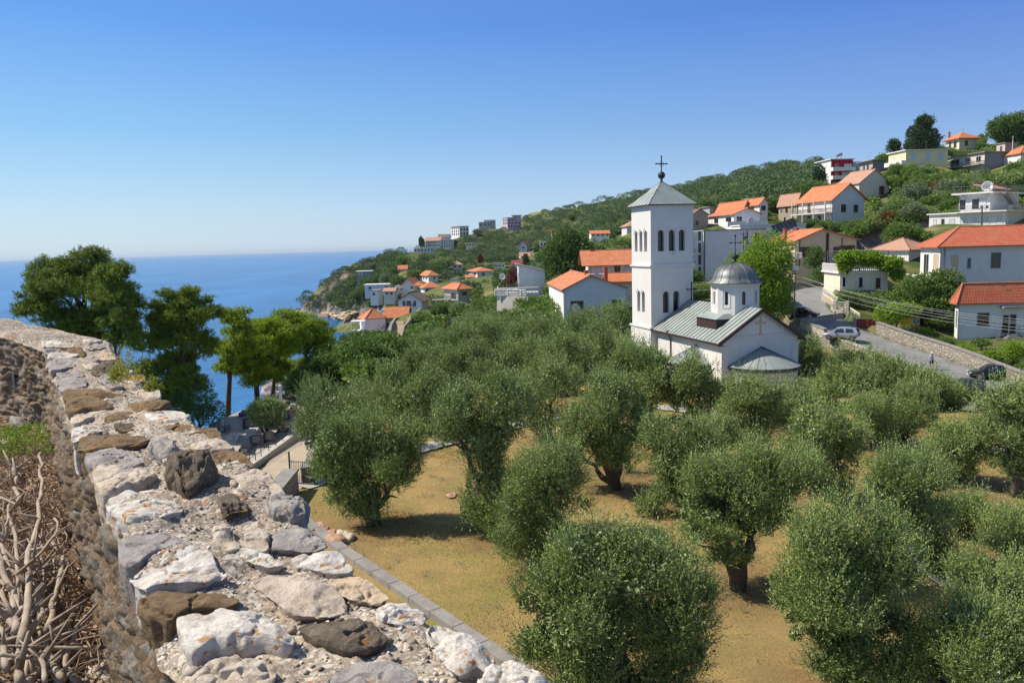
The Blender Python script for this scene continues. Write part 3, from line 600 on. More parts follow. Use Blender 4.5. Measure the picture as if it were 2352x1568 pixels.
for _ in range(4200):
    u = random.uniform(-60, 330); v = random.uniform(955, 1640); p = zi(u, v, -2.55)
    if p[0] > path_in(p[1])-.08 or p[1] < 2: continue
    a = random.uniform(0, 6.28); l = random.uniform(.08, .5)*random.random()**.5; q = p+np.array([math.cos(a)*l, math.sin(a)*l, random.uniform(-.03,.16)]); r = random.uniform(.003,.010)
    mid = (p+q)/2+np.array([random.uniform(-.04,.04), random.uniform(-.04,.04), random.uniform(0,.04)])
    if q[0] > path_in(q[1])-.05: continue
    mb.tube([p, mid, q], [r, r*.9, r*.5], 4, False)
tag(mb.build('twigs', m_twig, None, False), kind='stuff')
m_leaf_dry = MAT('dry_leaves', (.36,.20,.10), (.5,.36,.22), .9, 20, None, 0, 0)
nl = 9000; u = RNG.uniform(-60, 330, nl); v = RNG.uniform(950, 1640, nl); pp = np.array([zi(a, b_, -2.56) for a, b_ in zip(u, v)])
pp = pp[(pp[:,0] < path_in(pp[:,1])-.06)]; nl = len(pp); ax = RNG.normal(size=(nl,3)); ax[:,2] *= .3; ax /= np.linalg.norm(ax, axis=1)[:,None]; bx = np.cross(ax, RNG.normal(size=(nl,3))*.5+np.array([0,0,1.])); bx /= np.linalg.norm(bx, axis=1)[:,None]
s_ = RNG.uniform(.012,.04,nl)[:,None]; pp = pp+np.array([0,0,.02]); Vd = np.stack([pp-ax*s_, pp-bx*s_*.5, pp+ax*s_, pp+bx*s_*.5], 1).reshape(-1, 3)
tag(link_mesh('leaf_litter', np_mesh('leaf_litter', Vd, np.arange(nl*4).reshape(-1, 4)), m_leaf_dry), kind='stuff')
for i, (u, v, r, k, lab) in enumerate([(255*.61,1500,.13,'P','pale broken stone lying among the branches near the wall foot'),(45,965,.17,'G','flat grey slab tilted on the ground below the far end of the wall'),(110,990,.1,'G','small upright grey stone leaning at the foot of the wall by the weeds'),(15,1010,.12,'P','pale stone half buried in the litter behind the weeds'),(75,1120,.1,'R','reddish stone chunk in the litter below the weeds'),(230,1540,.14,'P','cream stone at the bottom of the wall foot near the picture edge'),(35,1090,.08,'P','small cream stone beside the upper branches')]):
    q = at_z(u, v, -2.5); uu = [(u+math.cos(t)*r*1802/q[1]*random.uniform(.7,1.1), v+math.sin(t)*r*1802/q[1]*random.uniform(.35,.5)) for t in np.linspace(0, 6.28, 9)[:-1]]
    tag(stone('D', uu, k, r*.7, .06, None, 'loose_stone', -2.56), lab, 'stone', 'stones lying on the terrace ground')
# socket box in the wall face
q = at_y(45, 872, 12.35); eb = empty('socket_box', q, rad(20), 'small grey metal socket box with a dark opening fixed on the inner wall face', 'box')
mf = MAT('grey_metal', (.38,.38,.36), None, .5, 5, None, 0, 0, .6); md = MAT('black_plastic', (.02,.02,.02), None, .5, 5, None, 0, 0)
mb = MB(); [mb.box(*bx_) for bx_ in [(-.09,.09,-.05,.05,.10,.13),(-.09,.09,-.05,.05,-.13,-.10),(-.09,-.06,-.05,.05,-.10,.10),(.06,.09,-.05,.05,-.10,.10)]]; mb.build('frame', mf, eb)
mb = MB(); mb.box(-.06,.06,-.01,.05,-.10,.10); mb.build('recess', md, eb); mb = MB(); mb.bar((-.02,-.03,-.03),(.03,-.06,.0),.022,8); mb.build('socket', mf, eb)
# ledge of concrete blocks outside the wall foot
m_conc = MAT('grey_concrete', (.30,.275,.25), (.21,.19,.17), .9, 1.5, ((.36,.33,.3), 6, .6), 40, .4, .02)
lg = empty('ledge_wall', (0,0,-12), 0, 'low grey concrete block ledge running along the wall foot beside the grass', 'wall')
Lp = [at_z(u, v, -11.75) for u, v in [(700,1190),(790,1258),(1000,1398),(1245,1562),(1500,1735)]]; mb = MB()
for a_, b_ in zip(Lp[:-1], Lp[1:]):
    L_ = np.linalg.norm(b_-a_); d = (b_-a_)/L_; n_ = np.array([d[1], -d[0], 0]); n_ = n_ if n_[0] > 0 else -n_; k = int(L_/1.5)+1
    for i in range(k):
        p = a_+d*(L_*i/k+.012); q = a_+d*(L_*(i+1)/k-.012); o_ = n_*.22
        mb.add([(*((p-o_)[:2]),-.5),(*((q-o_)[:2]),-.5),(*((q+o_)[:2]),-.5),(*((p+o_)[:2]),-.5),(*((p-o_)[:2]),.25),(*((q-o_)[:2]),.25),(*((q+o_)[:2]),.25),(*((p+o_)[:2]),.25)],[(0,3,2,1),(4,5,6,7),(0,1,5,4),(1,2,6,5),(2,3,7,6),(3,0,4,7)])
mb.build('blocks', m_conc, lg, False, .015)
# sandstone boulders by the grass
for i, (u, v, r, lab) in enumerate([(738,1210,.35,'small tan sandstone boulder furthest from the camera in the pile beside the wall'),(753,1222,.33,'angular reddish stone in the middle of the boulder pile by the wall'),(770,1236,.45,'large flat round tan boulder lying on the grass by the wall'),(793,1228,.4,'pale brown boulder at the right end of the pile beside the wall'),(733,1203,.25,'small pinkish stone at the back of the boulder pile'),(776,1219,.25,'orange brown stone between the two largest boulders of the pile')]):
    q = at_z(u, v, -11.8); s_ = 1802/q[1]; uu = [(u+math.cos(t)*r*s_*random.uniform(.75,1.1), v+math.sin(t)*r*s_*random.uniform(.36,.5)) for t in np.linspace(0, 6.28, 10)[:-1]]
    tag(stone('D', uu, 'R' if i != 3 else 'P', r*.75, .15, None, 'boulder', -11.98), lab, 'boulder', 'sandstone boulders piled by the wall')
for u, v in [(1036,1135)]:
    q = at_z(u, v, -11.95); s_ = 1802/q[1]; uu = [(u+math.cos(t)*.25*s_, v+math.sin(t)*.12*s_) for t in np.linspace(0, 6.28, 8)[:-1]]
    tag(stone('D', uu, 'R', .15, .05, None, 'stone', -12.0), 'small red stone lying alone on the lawn between the olive trees', 'stone')
# ============================================================ CHURCH
m_wash = MAT('white_plaster', (.80,.77,.74), (.72,.69,.66), .9, .6, ((.66,.62,.57), 1.7, .64), 30, .12, .01)
def streak_plaster(name, c1, c2, st=(.45,.42,.38), amt=.35):
    m, nt, b = nmat(name); co = coords(nt); n = noise(nt, coords(nt, (3.5,3.5,.28)), 1.6, 6, .65)
    c = mixc(nt, ramp(nt, noise(nt, co, .7, 5, .6), [(.35,0.),(.7,1.)]), c1, c2); c = mixc(nt, ramp(nt, n, [(.54,0.),(.72,amt)]), c, st); c = mixc(nt, ramp(nt, noise(nt, co, 9, 5, .7), [(.60,0.),(.72,amt*.7)]), c, st)
    nt.links.new(c, b.inputs['Base Color']); setin(b, Roughness=.9); b.inputs['Specular IOR Level'].default_value = .2; bump(nt, b, noise(nt, co, 25, 5, .6), .15, .01); return m
m_church = streak_plaster('whitewashed_render', (.69,.665,.635), (.64,.615,.585))
m_zinc, nt, b = nmat('patinated_zinc'); co = coords(nt)
c = mixc(nt, ramp(nt, noise(nt, co, .9, 6, .65), [(.35,0.),(.65,1.)]), (.40,.44,.41), (.29,.33,.305)); c = mixc(nt, ramp(nt, noise(nt, coords(nt, (2,2,.5)), 4, 5, .6), [(.56,0.),(.7,.7)]), c, (.48,.52,.48))
nt.links.new(c, b.inputs['Base Color']); setin(b, Roughness=.5, Metallic=.35); bump(nt, b, noise(nt, co, 5, 4, .5), .2, .02)
m_copper = MAT('dark_brown_flashing', (.075,.04,.035), (.05,.03,.028), .5, 3, None, 8, .2, .01, .3)
m_zdark = MAT('dark_zinc', (.20,.21,.215), (.13,.14,.14), .5, 2, None, 6, .2, .01, .4)
m_seam = MAT('dark_seam_metal', (.13,.15,.145), (.09,.10,.10), .6, 3, None, 0, 0, 0, .2)
m_glass = MAT('dark_glass', (.012,.014,.018), (.02,.022,.026), .12, 2, None, 0, 0, 0, .0, .6)
m_iron = MAT('black_iron', (.03,.035,.045), (.02,.02,.025), .5, 8, None, 0, 0)
m_goldp = MAT('ochre_stone', (.62,.48,.24), (.5,.38,.19), .8, 4)
CY = rad(15); CZ = -12.0
_C = at_y(1658, 780, 58.0); CH = (_C[0], _C[1], CZ)
def facepanel(mb, pane, O, ex, en, W, z0, z1, holes=(), depth=.3, frame=None, narc=8):
    """wall face from O along ex (unit 2d), outward normal en; holes (x0,x1,za,zb) arched"""
    def P(x, z, d=0): return (O[0]+ex[0]*x-en[0]*d, O[1]+ex[1]*x-en[1]*d, z)
    x = 0.0
    for (a, b_, za, zb) in sorted(holes):
        if a > x: mb.add([P(x,z0),P(a,z0),P(a,z1),P(x,z1)], [(0,1,2,3)])
        r = (b_-a)/2; arc = [(a+r-r*math.cos(math.pi*k/narc), zb-r+r*math.sin(math.pi*k/narc)) for k in range(narc+1)]
        if za > z0: mb.add([P(a,z0),P(b_,z0),P(b_,za),P(a,za)], [(0,1,2,3)])
        for (xa, zza), (xb, zzb) in zip(arc[:-1], arc[1:]): mb.add([P(xa,zza),P(xb,zzb),P(xb,z1),P(xa,z1)], [(0,1,2,3)])
        out = [(a,za)]+arc+[(b_,za)]
        for (xa, zza), (xb, zzb) in zip(out, out[1:]+out[:1]): mb.add([P(xa,zza),P(xb,zzb),P(xb,zzb,depth),P(xa,zza,depth)], [(3,2,1,0)])
        if pane is not None:
            ring = [P(q[0], q[1], depth-.02) for q in out]; pane.append((ring, None))
        x = b_
    if x < W: mb.add([P(x,z0),P(W,z0),P(W,z1),P(x,z1)], [(0,1,2,3)])
def build_panes(panes, root, mat, name='window'):
    for ring, _ in panes:
        mb = MB(); n = len(ring); mb.add(ring, [tuple(range(n))]); mb.build(name, mat, root)
church = empty('church', CH, CY, 'small white orthodox church with grey metal roof, dome and rounded apse beside the bell tower', 'church')
W_, L_, HE, HR = 6.5, 11.1, 4.6, 6.75
mb = MB(); panes = []
facepanel(mb, None, (0,0), (1,0), (0,-1), W_, 0, HE)
facepanel(mb, None, (W_,0), (0,1), (1,0), L_, 0, HE); facepanel(mb, None, (W_,L_), (-1,0), (0,1), W_, 0, HE); facepanel(mb, None, (0,L_), (0,-1), (-1,0), L_, 0, HE)
mb.add([(0,0,HE),(W_,0,HE),(W_/2,0,HR-.05)], [(0,1,2)]); mb.add([(0,L_,HE),(W_,L_,HE),(W_/2,L_,HR-.05)], [(2,1,0)])
mb.box(-.05,W_+.05,-.07,-.002,HE-.13,HE+.02); mb.box(-.09,-.002,-.05,L_,HE-.45,HE-.1)   # string courses
mb.box(-.035,.5,-.035,-.002,0,HE-.5); mb.box(W_-.5,W_+.035,-.035,-.002,0,HE-.5)
mb.build('wall', m_church, church)
# raised thin triangle moulding on the gable
mb = MB()
for s in (-1, 1):
    a = (W_/2+s*(W_/2-.75), HE+.22); t = (W_/2, HR-.42); mb.bar((a[0],-.02,a[1]), (t[0],-.02,t[1]), .035, 4)
mb.bar((.75,-.02,HE+.22),(W_-.75,-.02,HE+.22),.03,4); mb.build('gable_moulding', m_church, church)
sl = (HR-HE)/(W_/2); OV = .42; GE = .35
def rz(x): return HE+.06+sl*(x if x <= W_/2 else W_-x)
mb = MB(); mb.slab([(-OV,-GE,rz(-OV)),(W_/2,-GE,rz(W_/2)),(W_/2,L_+.1,rz(W_/2)),(-OV,L_+.1,rz(-OV))], .06); mb.slab([(W_/2,-GE,rz(W_/2)),(W_+OV,-GE,rz(W_+OV)),(W_+OV,L_+.1,rz(W_+OV)),(W_/2,L_+.1,rz(W_/2))], .06)
SM = MB()
for i in range(21):   # standing seams
    y = -GE+.1+i*(L_+GE-.1)/20
    for s in (0, 1):
        xa = -OV if s == 0 else W_+OV; SM.add([(xa,y-.018,rz(xa)+.002),(W_/2,y-.018,rz(W_/2)+.002),(W_/2,y+.018,rz(W_/2)+.002),(xa,y+.018,rz(xa)+.002),(xa,y-.01,rz(xa)+.055),(W_/2,y-.01,rz(W_/2)+.055),(W_/2,y+.01,rz(W_/2)+.055),(xa,y+.01,rz(xa)+.055)], [(4,5,6,7),(0,1,5,4),(2,3,7,6),(3,0,4,7),(1,2,6,5)])
roof = mb.build('roof', m_zinc, church); SM.build('roof_seams', m_seam, roof)
mb = MB()
for s in (0, 1):
    xa = -OV if s == 0 else W_+OV
    mb.slab([(xa,-GE-.03,rz(xa)+.03),(W_/2,-GE-.03,rz(W_/2)+.03),(W_/2,-GE+.06,rz(W_/2)+.03),(xa,-GE+.06,rz(xa)+.03)], .26)
mb.box(-OV-.1,-OV+.02,-GE,L_+.1,rz(-OV)-.16,rz(-OV)-.02); mb.box(W_+OV-.02,W_+OV+.1,-GE,L_+.1,rz(-OV)-.16,rz(-OV)-.02)
mb.box(-OV,0,-GE,L_,rz(-OV)-.2,rz(-OV)-.17)
mb.build('verge_and_gutter', m_copper, roof)
mb = MB(); mb.box(-.42,-.12,8.1,8.4,HE-.32,HE-.08); mb.tube([(-.3,8.25,HE-.2),(-.28,8.25,HE-.45),(-.08,8.25,HE-.75),(-.08,8.25,.2)], [.055]*4, 8); mb.build('drainpipe', m_copper, church)
# ochre cross on the gable
mb = MB(); cx = W_/2+.0; zc = HR-1.05
mb.box(cx-.055,cx+.055,-.05,-.004,HE+.28,HR-.45); mb.box(cx-.36,cx-.06,-.05,-.004,zc-.05,zc+.05); mb.box(cx+.06,cx+.36,-.05,-.004,zc-.05,zc+.05)
for (x_, z_) in ((cx-.37,zc),(cx+.37,zc),(cx,HR-.44)): mb.bar((x_,-.055,z_),(x_,-.006,z_),.085,10)
mb.prism([(cx-.17,-.05),(cx+.17,-.05),(cx+.17,-.006),(cx-.17,-.006)],HE+.2,HE+.3); mb.build('gable_cross', m_goldp, church)
# square drum base, drum, dome
t0 = 3.64; dcx = W_/2
bx0, bx1, by0, by1, bz = .72, W_-.72, t0-1.55, t0+1.55, 5.92
mb = MB(); mb.box(bx0,bx1,by0,by1,rz(bx0)-.05,bz); mb.build('dome_base', m_copper, church)
Rd = 1.86; octo = [(dcx+Rd*math.cos(rad(22.5+45*k+(-8))), t0+Rd*math.sin(rad(22.5+45*k-8))) for k in range(8)]
mb = MB()
sq = [(bx0-.12,by0-.12,bz),(bx1+.12,by0-.12,bz),(bx1+.12,by1+.12,bz),(bx0-.12,by1+.12,bz)]; tp = [(dcx+sx*1.7, t0+sy*1.3, bz+.38) for sx, sy in ((-1,-1),(1,-1),(1,1),(-1,1))]
mb.add(sq+tp, [(0,1,5,4),(1,2,6,5),(2,3,7,6),(3,0,4,7),(4,5,6,7),(3,2,1,0)]); mb.build('dome_skirt', m_zinc, church)
mb = MB(); panes = []; ZD0, ZD1 = 5.5, 8.6; drf = []
for k in range(8):
    a, b_ = np.array(octo[k]), np.array(octo[(k+1) % 8]); L = np.linalg.norm(b_-a); ex = (b_-a)/L; en = np.array([ex[1], -ex[0]])
    facepanel(mb, panes, a, ex, en, L, ZD0, ZD1, [(L/2-.15, L/2+.15, 6.95, 8.0)], .16)
    for (xa, xb, za, zb) in ((L/2-.34,L/2-.27,6.75,8.2),(L/2+.27,L/2+.34,6.75,8.2),(L/2-.27,L/2+.27,6.70,6.77)):
        q = [a+ex*xa, a+ex*xb]; mb.add([(*(q[0]),za),(*(q[1]),za),(*(q[1]+en*.03),za),(*(q[0]+en*.03),za),(*(q[0]),zb),(*(q[1]),zb),(*(q[1]+en*.03),zb),(*(q[0]+en*.03),zb)], [(0,1,2,3),(7,6,5,4),(2,3,7,6),(3,0,4,7),(1,2,6,5)])
drum = mb.build('drum', m_church, church); build_panes(panes, drum, m_glass)
mb = MB(); mb.lathe([(1.90,ZD1-.22),(1.96,ZD1-.05),(1.96,ZD1)], dcx, t0, 8, rad(14.5), rad(374.5)); mb.build('cornice', m_church, drum)
mb = MB(); prof = [(1.86,ZD1-.0),(2.12,ZD1-.02),(2.12,ZD1+.05),(1.8,ZD1+.25)]+[(1.74*math.cos(rad(t)), ZD1+.27+1.30*math.sin(rad(t))) for t in range(8, 86, 7)]+[(.05,ZD1+.27+1.31)]
mb.lathe(prof, dcx, t0, 32)
SQ = MB()
for k in range(16):
    t = rad(k*22.5); SQ.tube([(dcx+r*math.cos(t), t0+r*math.sin(t), z+.012) for r, z in prof[2:]], [.025]*len(prof[2:]), 4)
dome = mb.build('dome', m_zdark, church, True); SQ.build('dome_seams', m_seam, dome)
def cross(mb, x, y, z0, z1, arm, zarm, r=.032):
    mb.bar((x,y,z0),(x,y,z1),r,6); mb.bar((x-arm,y,zarm),(x+arm,y,zarm),r,6)
    for p in ((x-arm,y,zarm),(x+arm,y,zarm),(x,y,z1)): mb.lathe([(.0,p[2]-.09),(.075,p[2]-.04),(.075,p[2]+.04),(0,p[2]+.09)], p[0], p[1], 8)
mb = MB(); mb.lathe([(0,10.12),(.14,10.16),(.08,10.36),(.08,10.46),(.27,10.54),(.31,10.66),(.27,10.78),(.07,10.86),(.05,11.0)], dcx, t0, 16); cross(mb, dcx, t0, 10.9, 12.3, .46, 11.75); mb.build('cross', m_iron, dome)
mb = MB(); cross(mb, dcx, L_-.3, HR, 8.35, .46, 7.75, .05); mb.build('cross', m_iron, roof)
# apses
def apse(cx, cy, R, a0, a1, zt, ze, front):
    mb = MB(); mb.lathe([(R-.28,0),(R-.28,ze-.02)], cx, cy, 28, a0, a1); mb.lathe([(R-.28,ze-.30),(R-.2,ze-.26),(R-.2,ze-.16)], cx, cy, 28, a0, a1); ap = mb.build('apse', m_church, church, True)
    mb = MB(); pr = [(R-.30,ze-.12),(R+.02,ze-.10),(R+.02,ze-.04),(.03,zt)]; mb.lathe(pr, cx, cy, 28, a0, a1)
    for k in range(15):
        t = a0+(a1-a0)*k/14; SQ = MB() if k == 0 else SQ; SQ.tube([(cx+r*math.cos(t), cy+r*math.sin(t), z+.01) for r, z in pr[2:]], [.022]*2, 4)
    r_ = mb.build('apse_roof', m_zinc, ap, False); SQ.build('roof_seams', m_seam, r_)
    mb = MB(); mb.lathe([(R-.02,ze-.17),(R+.10,ze-.15),(R+.10,ze-.06),(R-.02,ze-.07)], cx, cy, 28, a0, a1); mb.build('gutter', m_copper, r_)
    mb = MB(); mb.lathe([(R-.34,ze-.42),(R+.0,ze-.34),(R+.0,ze-.30),(R-.34,ze-.28)], cx, cy, 28, a0, a1); mb.build('lower_eave', m_zinc, r_)
apse(W_/2+.1, -.01, 2.78, math.pi, 2*math.pi, 3.9, 2.62, 1)
apse(.01, 3.94, 2.3, math.pi/2, 1.5*math.pi, 3.8, 2.55, 0)
apse(W_-.01, 3.94, 1.5, -math.pi/2, math.pi/2, 3.3, 2.55, 0)
mb = MB()
for k in range(9): mb.bar((-.42,L_-.05+.0*k,1.0) if 0 else (-.6+.06*k, L_+.02, 0), (-.6+.06*k, L_+.02, 2.3), .012, 4)
mb.bar((-.62,L_+.02,2.3),(-.1,L_+.02,2.3),.02,4); mb.build('railing', m_wash, church)
# ---- bell tower
c15, s15 = math.cos(CY), math.sin(CY)
tl = (-.48, 11.15); TP = (CH[0]+tl[0]*c15-tl[1]*s15, CH[1]+tl[0]*s15+tl[1]*c15, CZ)
tower = empty('bell_tower', TP, CY, 'tall square white bell tower with arched openings and grey pyramid roof', 'bell tower')
S_ = 4.06; Z1, Z2, Z3 = 4.45, 9.9, 15.15
mb = MB(); panes = []
faces = [((0,0),(1,0),(0,-1)),((S_,0),(0,1),(1,0)),((S_,S_),(-1,0),(0,1)),((0,S_),(0,-1),(-1,0))]
for O, ex, en in faces:
    g = .10; O2 = (O[0]-ex[0]*g+en[0]*g, O[1]-ex[1]*g+en[1]*g)
    facepanel(mb, None, O2, ex, en, S_+2*g, 0, Z1)
    facepanel(mb, panes, O, ex, en, S_, Z1, Z2, [(S_*.28,S_*.28+.62,5.75,7.65),(S_*.525,S_*.525+.62,5.75,7.65)], .38)
    facepanel(mb, panes, O, ex, en, S_, Z2, Z3, [(S_*.165,S_*.165+.62,11.15,13.0),(S_*.42,S_*.42+.62,11.15,13.0),(S_*.66,S_*.66+.62,11.15,13.0)], .38)
twall = mb.build('wall', m_church, tower); build_panes(panes, tower, m_glass)
for z, e in ((Z1,.2),(Z2,.14),(Z3-.04,.12)):
    mb = MB(); mb.box(-e,S_+e,-e,0,z-.07,z+.09); mb.box(-e,S_+e,S_,S_+e,z-.07,z+.09); mb.box(-e,0,0,S_,z-.07,z+.09); mb.box(S_,S_+e,0,S_,z-.07,z+.09); mb.build('cornice', m_church, twall)
# thin arch mouldings
for O, ex, en in faces[:1]+faces[3:]:
    for (x0, zb) in [(S_*.165,13.0),(S_*.42,13.0),(S_*.66,13.0),(S_*.28,7.65),(S_*.525,7.65)]:
        mb = MB(); pts = [(x0+.31-.46*math.cos(math.pi*k/10), zb-.31+.46*math.sin(math.pi*k/10)) for k in range(11)]; mb.tube([(O[0]+ex[0]*x+en[0]*.005, O[1]+ex[1]*x+en[1]*.005, z) for x, z in pts], [.028]*11, 4); mb.build('arch_moulding', m_church, twall)

mb = MB(); mb.box(S_*.42+.35,S_*.42+.65,-.25,-.004,10.85,11.0); mb.build('flood_light', MAT('pale_metal',(.6,.6,.58)), tower)
mb = MB(); e = .34; zt = 17.35; cx = S_/2
mb.add([(-e,-e,Z3+.02),(S_+e,-e,Z3+.02),(S_+e,S_+e,Z3+.02),(-e,S_+e,Z3+.02),(cx,cx,zt)], [(0,1,4),(1,2,4),(2,3,4),(3,0,4),(3,2,1,0)])
SQ = MB()
for (a, b_) in (((-e,-e),(S_+e,-e)),((S_+e,-e),(S_+e,S_+e)),((S_+e,S_+e),(-e,S_+e)),((-e,S_+e),(-e,-e))):
    for k in range(7):
        f = k/6; p = (a[0]+(b_[0]-a[0])*f, a[1]+(b_[1]-a[1])*f, Z3+.03); g = max(0, 1-abs(2*f-1)); 
        apx = (cx, cx, zt) if k in (0, 3, 6) else None
        if apx is None:   # seams run straight up the slope to the hip
            n_ = np.array([cx-(a[0]+b_[0])/2, cx-(a[1]+b_[1])/2]); q = (p[0]+n_[0]*g, p[1]+n_[1]*g, Z3+.03+(zt-Z3)*g)
        else: q = (cx, cx, zt) if k == 3 or k in (0,6) else None
        SQ.bar(p, q, .022, 4)
tr = mb.build('roof', m_zinc, tower); SQ.build('roof_seams', m_seam, tr)
mb = MB(); mb.box(-e-.03,S_+e+.03,-e-.03,-e+.03,Z3-.04,Z3+.05); mb.box(-e-.03,-e+.03,-e+.03,S_+e,Z3-.04,Z3+.05); mb.build('eave_edge', m_copper, tr)
mb = MB(); mb.lathe([(.16,zt-.15),(.1,zt+.05),(.1,zt+.2)]+[(.33*math.cos(rad(t)), zt+.5+.33*math.sin(rad(t))) for t in range(-80, 81, 16)]+[(.05,zt+.9)], cx, cx, 16)
cross(mb, cx, cx, zt+.8, 19.5, .52, 18.85, .05)
for k in range(12):
    t = rad(k*30+15); mb.bar((cx+.08*math.cos(t),cx,18.85+.08*math.sin(t)),(cx+.26*math.cos(t),cx,18.85+.26*math.sin(t)),.012,4)
mb.build('cross', m_iron, tr)
# ============================================================ HOUSES
def wallmat(name, c, k=.5): return streak_plaster(name, c, tuple(x*.9 for x in c), tuple(x*.55 for x in c), k)
WM = {'white': wallmat('white_render', (.76,.74,.71), .3), 'cream': wallmat('cream_render', (.78,.69,.54)), 'yellow': wallmat('yellow_render', (.80,.70,.42)), 'grey': wallmat('grey_concrete_wall', (.42,.40,.38)),
      'dgrey': wallmat('dark_and_shaded_grey_wall', (.25,.26,.28)), 'red': wallmat('dark_red_render', (.33,.02,.03), .1), 'purple': wallmat('mauve_render', (.56,.42,.50)), 'beige': wallmat('beige_render', (.66,.60,.52)), 'blue': wallmat('blue_and_shaded_white_render', (.62,.645,.69), .3),  # blue and dgrey also paint the shaded faces of white and grey houses
      'lgrey': wallmat('grey_and_shaded_white_render', (.67,.65,.67), .4), 'stone': wallmat('old_stone_wall', (.36,.31,.26), .8), 'tan': wallmat('tan_render', (.72,.58,.38)), 'pink': wallmat('pinkish_render', (.62,.5,.45))}  # lgrey doubles as the colour of white walls in shade
def tilemat(name, c1, c2, c3):
    m, nt, b = nmat(name); t = node(nt, 'ShaderNodeTexCoord'); L = nt.links; u = node(nt, 'ShaderNodeUVMap'); co = u.outputs[0]
    br = node(nt, 'ShaderNodeTexBrick'); L.new(co, br.inputs[0]); setin(br, Scale=1.0); br.inputs['Brick Width'].default_value = .3; br.inputs['Row Height'].default_value = .36; br.inputs['Mortar Size'].default_value = .035; br.offset = 0
    br.inputs['Color1'].default_value = rgb(c1); br.inputs['Color2'].default_value = rgb(c2); br.inputs['Mortar'].default_value = rgb(tuple(x*.45 for x in c1)); br.inputs['Bias'].default_value = 0
    oc = coords(nt); c = mixc(nt, ramp(nt, noise(nt, oc, .9, 6, .65), [(.45,0.),(.7,1.)]), br.outputs[0], c3); c = mixc(nt, ramp(nt, noise(nt, oc, 5, 5, .65), [(.55,0.),(.75,.6)]), c, tuple(x*.55 for x in c1))
    L.new(c, b.inputs['Base Color']); setin(b, Roughness=.85); bump(nt, b, br.outputs[1], -.9, .06); return m
TM = {'orange': tilemat('orange_roof_tiles', (.58,.17,.06), (.66,.22,.09), (.56,.24,.13)), 'red': tilemat('red_clay_tiles', (.50,.11,.05), (.60,.16,.07), (.42,.15,.09)), 'pale': tilemat('weathered_pale_tiles', (.52,.27,.18), (.60,.33,.23), (.40,.26,.2)),
      'brown': tilemat('brown_roof_tiles', (.20,.13,.09), (.26,.17,.12), (.17,.12,.1)), 'maroon': tilemat('maroon_metal_roof', (.30,.03,.05), (.34,.05,.06), (.26,.04,.05)), 'concrete': m_conc, 'zinc': m_zinc, 'white': m_wash, 'sheet': MAT('grey_roof_sheet', (.33,.31,.29), (.25,.23,.21), .8, 1)}
m_frame = MAT('white_frame', (.78,.78,.76), None, .6, 3, None, 0, 0); m_bframe = MAT('brown_frame', (.2,.1,.05), None, .6, 3, None, 0, 0)
m_shut = MAT('beige_shutter', (.6,.47,.33), (.52,.4,.28), .7, 3, None, 0, 0); m_bshut = MAT('pale_blue_shutter', (.55,.68,.80), None, .7, 3, None, 0, 0); m_door = MAT('brown_wood_door', (.30,.13,.05), (.2,.09,.04), .6, 3)
m_rail = MAT('grey_metal_rail', (.22,.22,.23), None, .5, 3, None, 0, 0, 0, .3); m_wrail = MAT('pale_baluster', (.66,.64,.6), None, .8, 3, None, 0, 0); m_brick = MAT('red_brick_chimney', (.42,.12,.08), (.33,.09,.06), .9, 8)
m_lit = MAT('curtain_cloth', (.65,.64,.66), None, .8, 3, None, 0, 0)
HOUSES = []   # (u0,u1,vt,vb,Y) for keeping trees clear
def solve_len(P, d, u):
    """length along 2d direction d from P until picture column u"""
    lo, hi = 0.0, 80.0; f = lambda t: proj([P[0]+d[0]*t, P[1]+d[1]*t, P[2]])[0]
    s = 1 if f(5) > f(0) else -1
    for _ in range(50):
        m_ = (lo+hi)/2
        if (f(m_)-u)*s > 0: hi = m_
        else: lo = m_
    return (lo+hi)/2
def add_uv(o):
    me = o.data; uv = me.uv_layers.new(name='uv')
    for p in me.polygons:
        n = p.normal; a = Vector((-n.y, n.x, 0)); a = a.normalized() if a.length > 1e-4 else Vector((1,0,0)); b_ = n.cross(a)
        for li in p.loop_indices:
            c = me.vertices[me.loops[li].vertex_index].co; uv.data[li].uv = (c.dot(a), c.dot(b_))
def window(root, face, x, z, w, h, kind='g', W=1, D=1, mat=None):
    """face F front(y=0) / L left(x=0) / R right(x=W). x,z lower-left corner along the face"""
    def bx(mb, a0, a1, o0, o1, z0, z1):
        if face == 'F': mb.box(a0, a1, -o1, -o0, z0, z1)
        elif face == 'L': mb.box(-o1, -o0, a0, a1, z0, z1)
        else: mb.box(W+o0, W+o1, a0, a1, z0, z1)
    fr = {'g': m_frame, 'b': m_bframe, 's': m_shut, 'l': m_bshut, 'd': m_frame, 'k': m_rail, 'c': m_frame, 'w': m_door}[kind]
    mb = MB(); t = .07 if w > .5 else .05
    bx(mb, x, x+w, .003, .07, z+h-t, z+h); bx(mb, x, x+w, .003, .07, z, z+t); bx(mb, x, x+t, .003, .07, z+t, z+h-t); bx(mb, x+w-t, x+w, .003, .07, z+t, z+h-t)
    if w > .9: bx(mb, x+w/2-.03, x+w/2+.03, .003, .06, z+t, z+h-t)
    if kind in 'gk' and h < 1.8: bx(mb, x-.1, x+w+.1, .003, .13, z-.07, z-.002)
    if kind == 'b' and face == 'F' and w < 2:
        for xs in (x-w*.42, x+w+.02): mb.box(xs, xs+w*.4, -.10, -.03, z, z+h)
    o = mb.build('door' if (kind in 'dw' or (z < .3 and h > 1.7)) else 'window', fr, root)
    mb = MB(); bx(mb, x+t, x+w-t, .004, .03, z+t, z+h-t)
    mb.build('shutter' if kind in 'sl' else ('door_leaf' if kind == 'w' else 'pane'), {'s': m_shut, 'l': m_bshut, 'c': m_lit, 'w': m_door}.get(kind, m_glass), o)
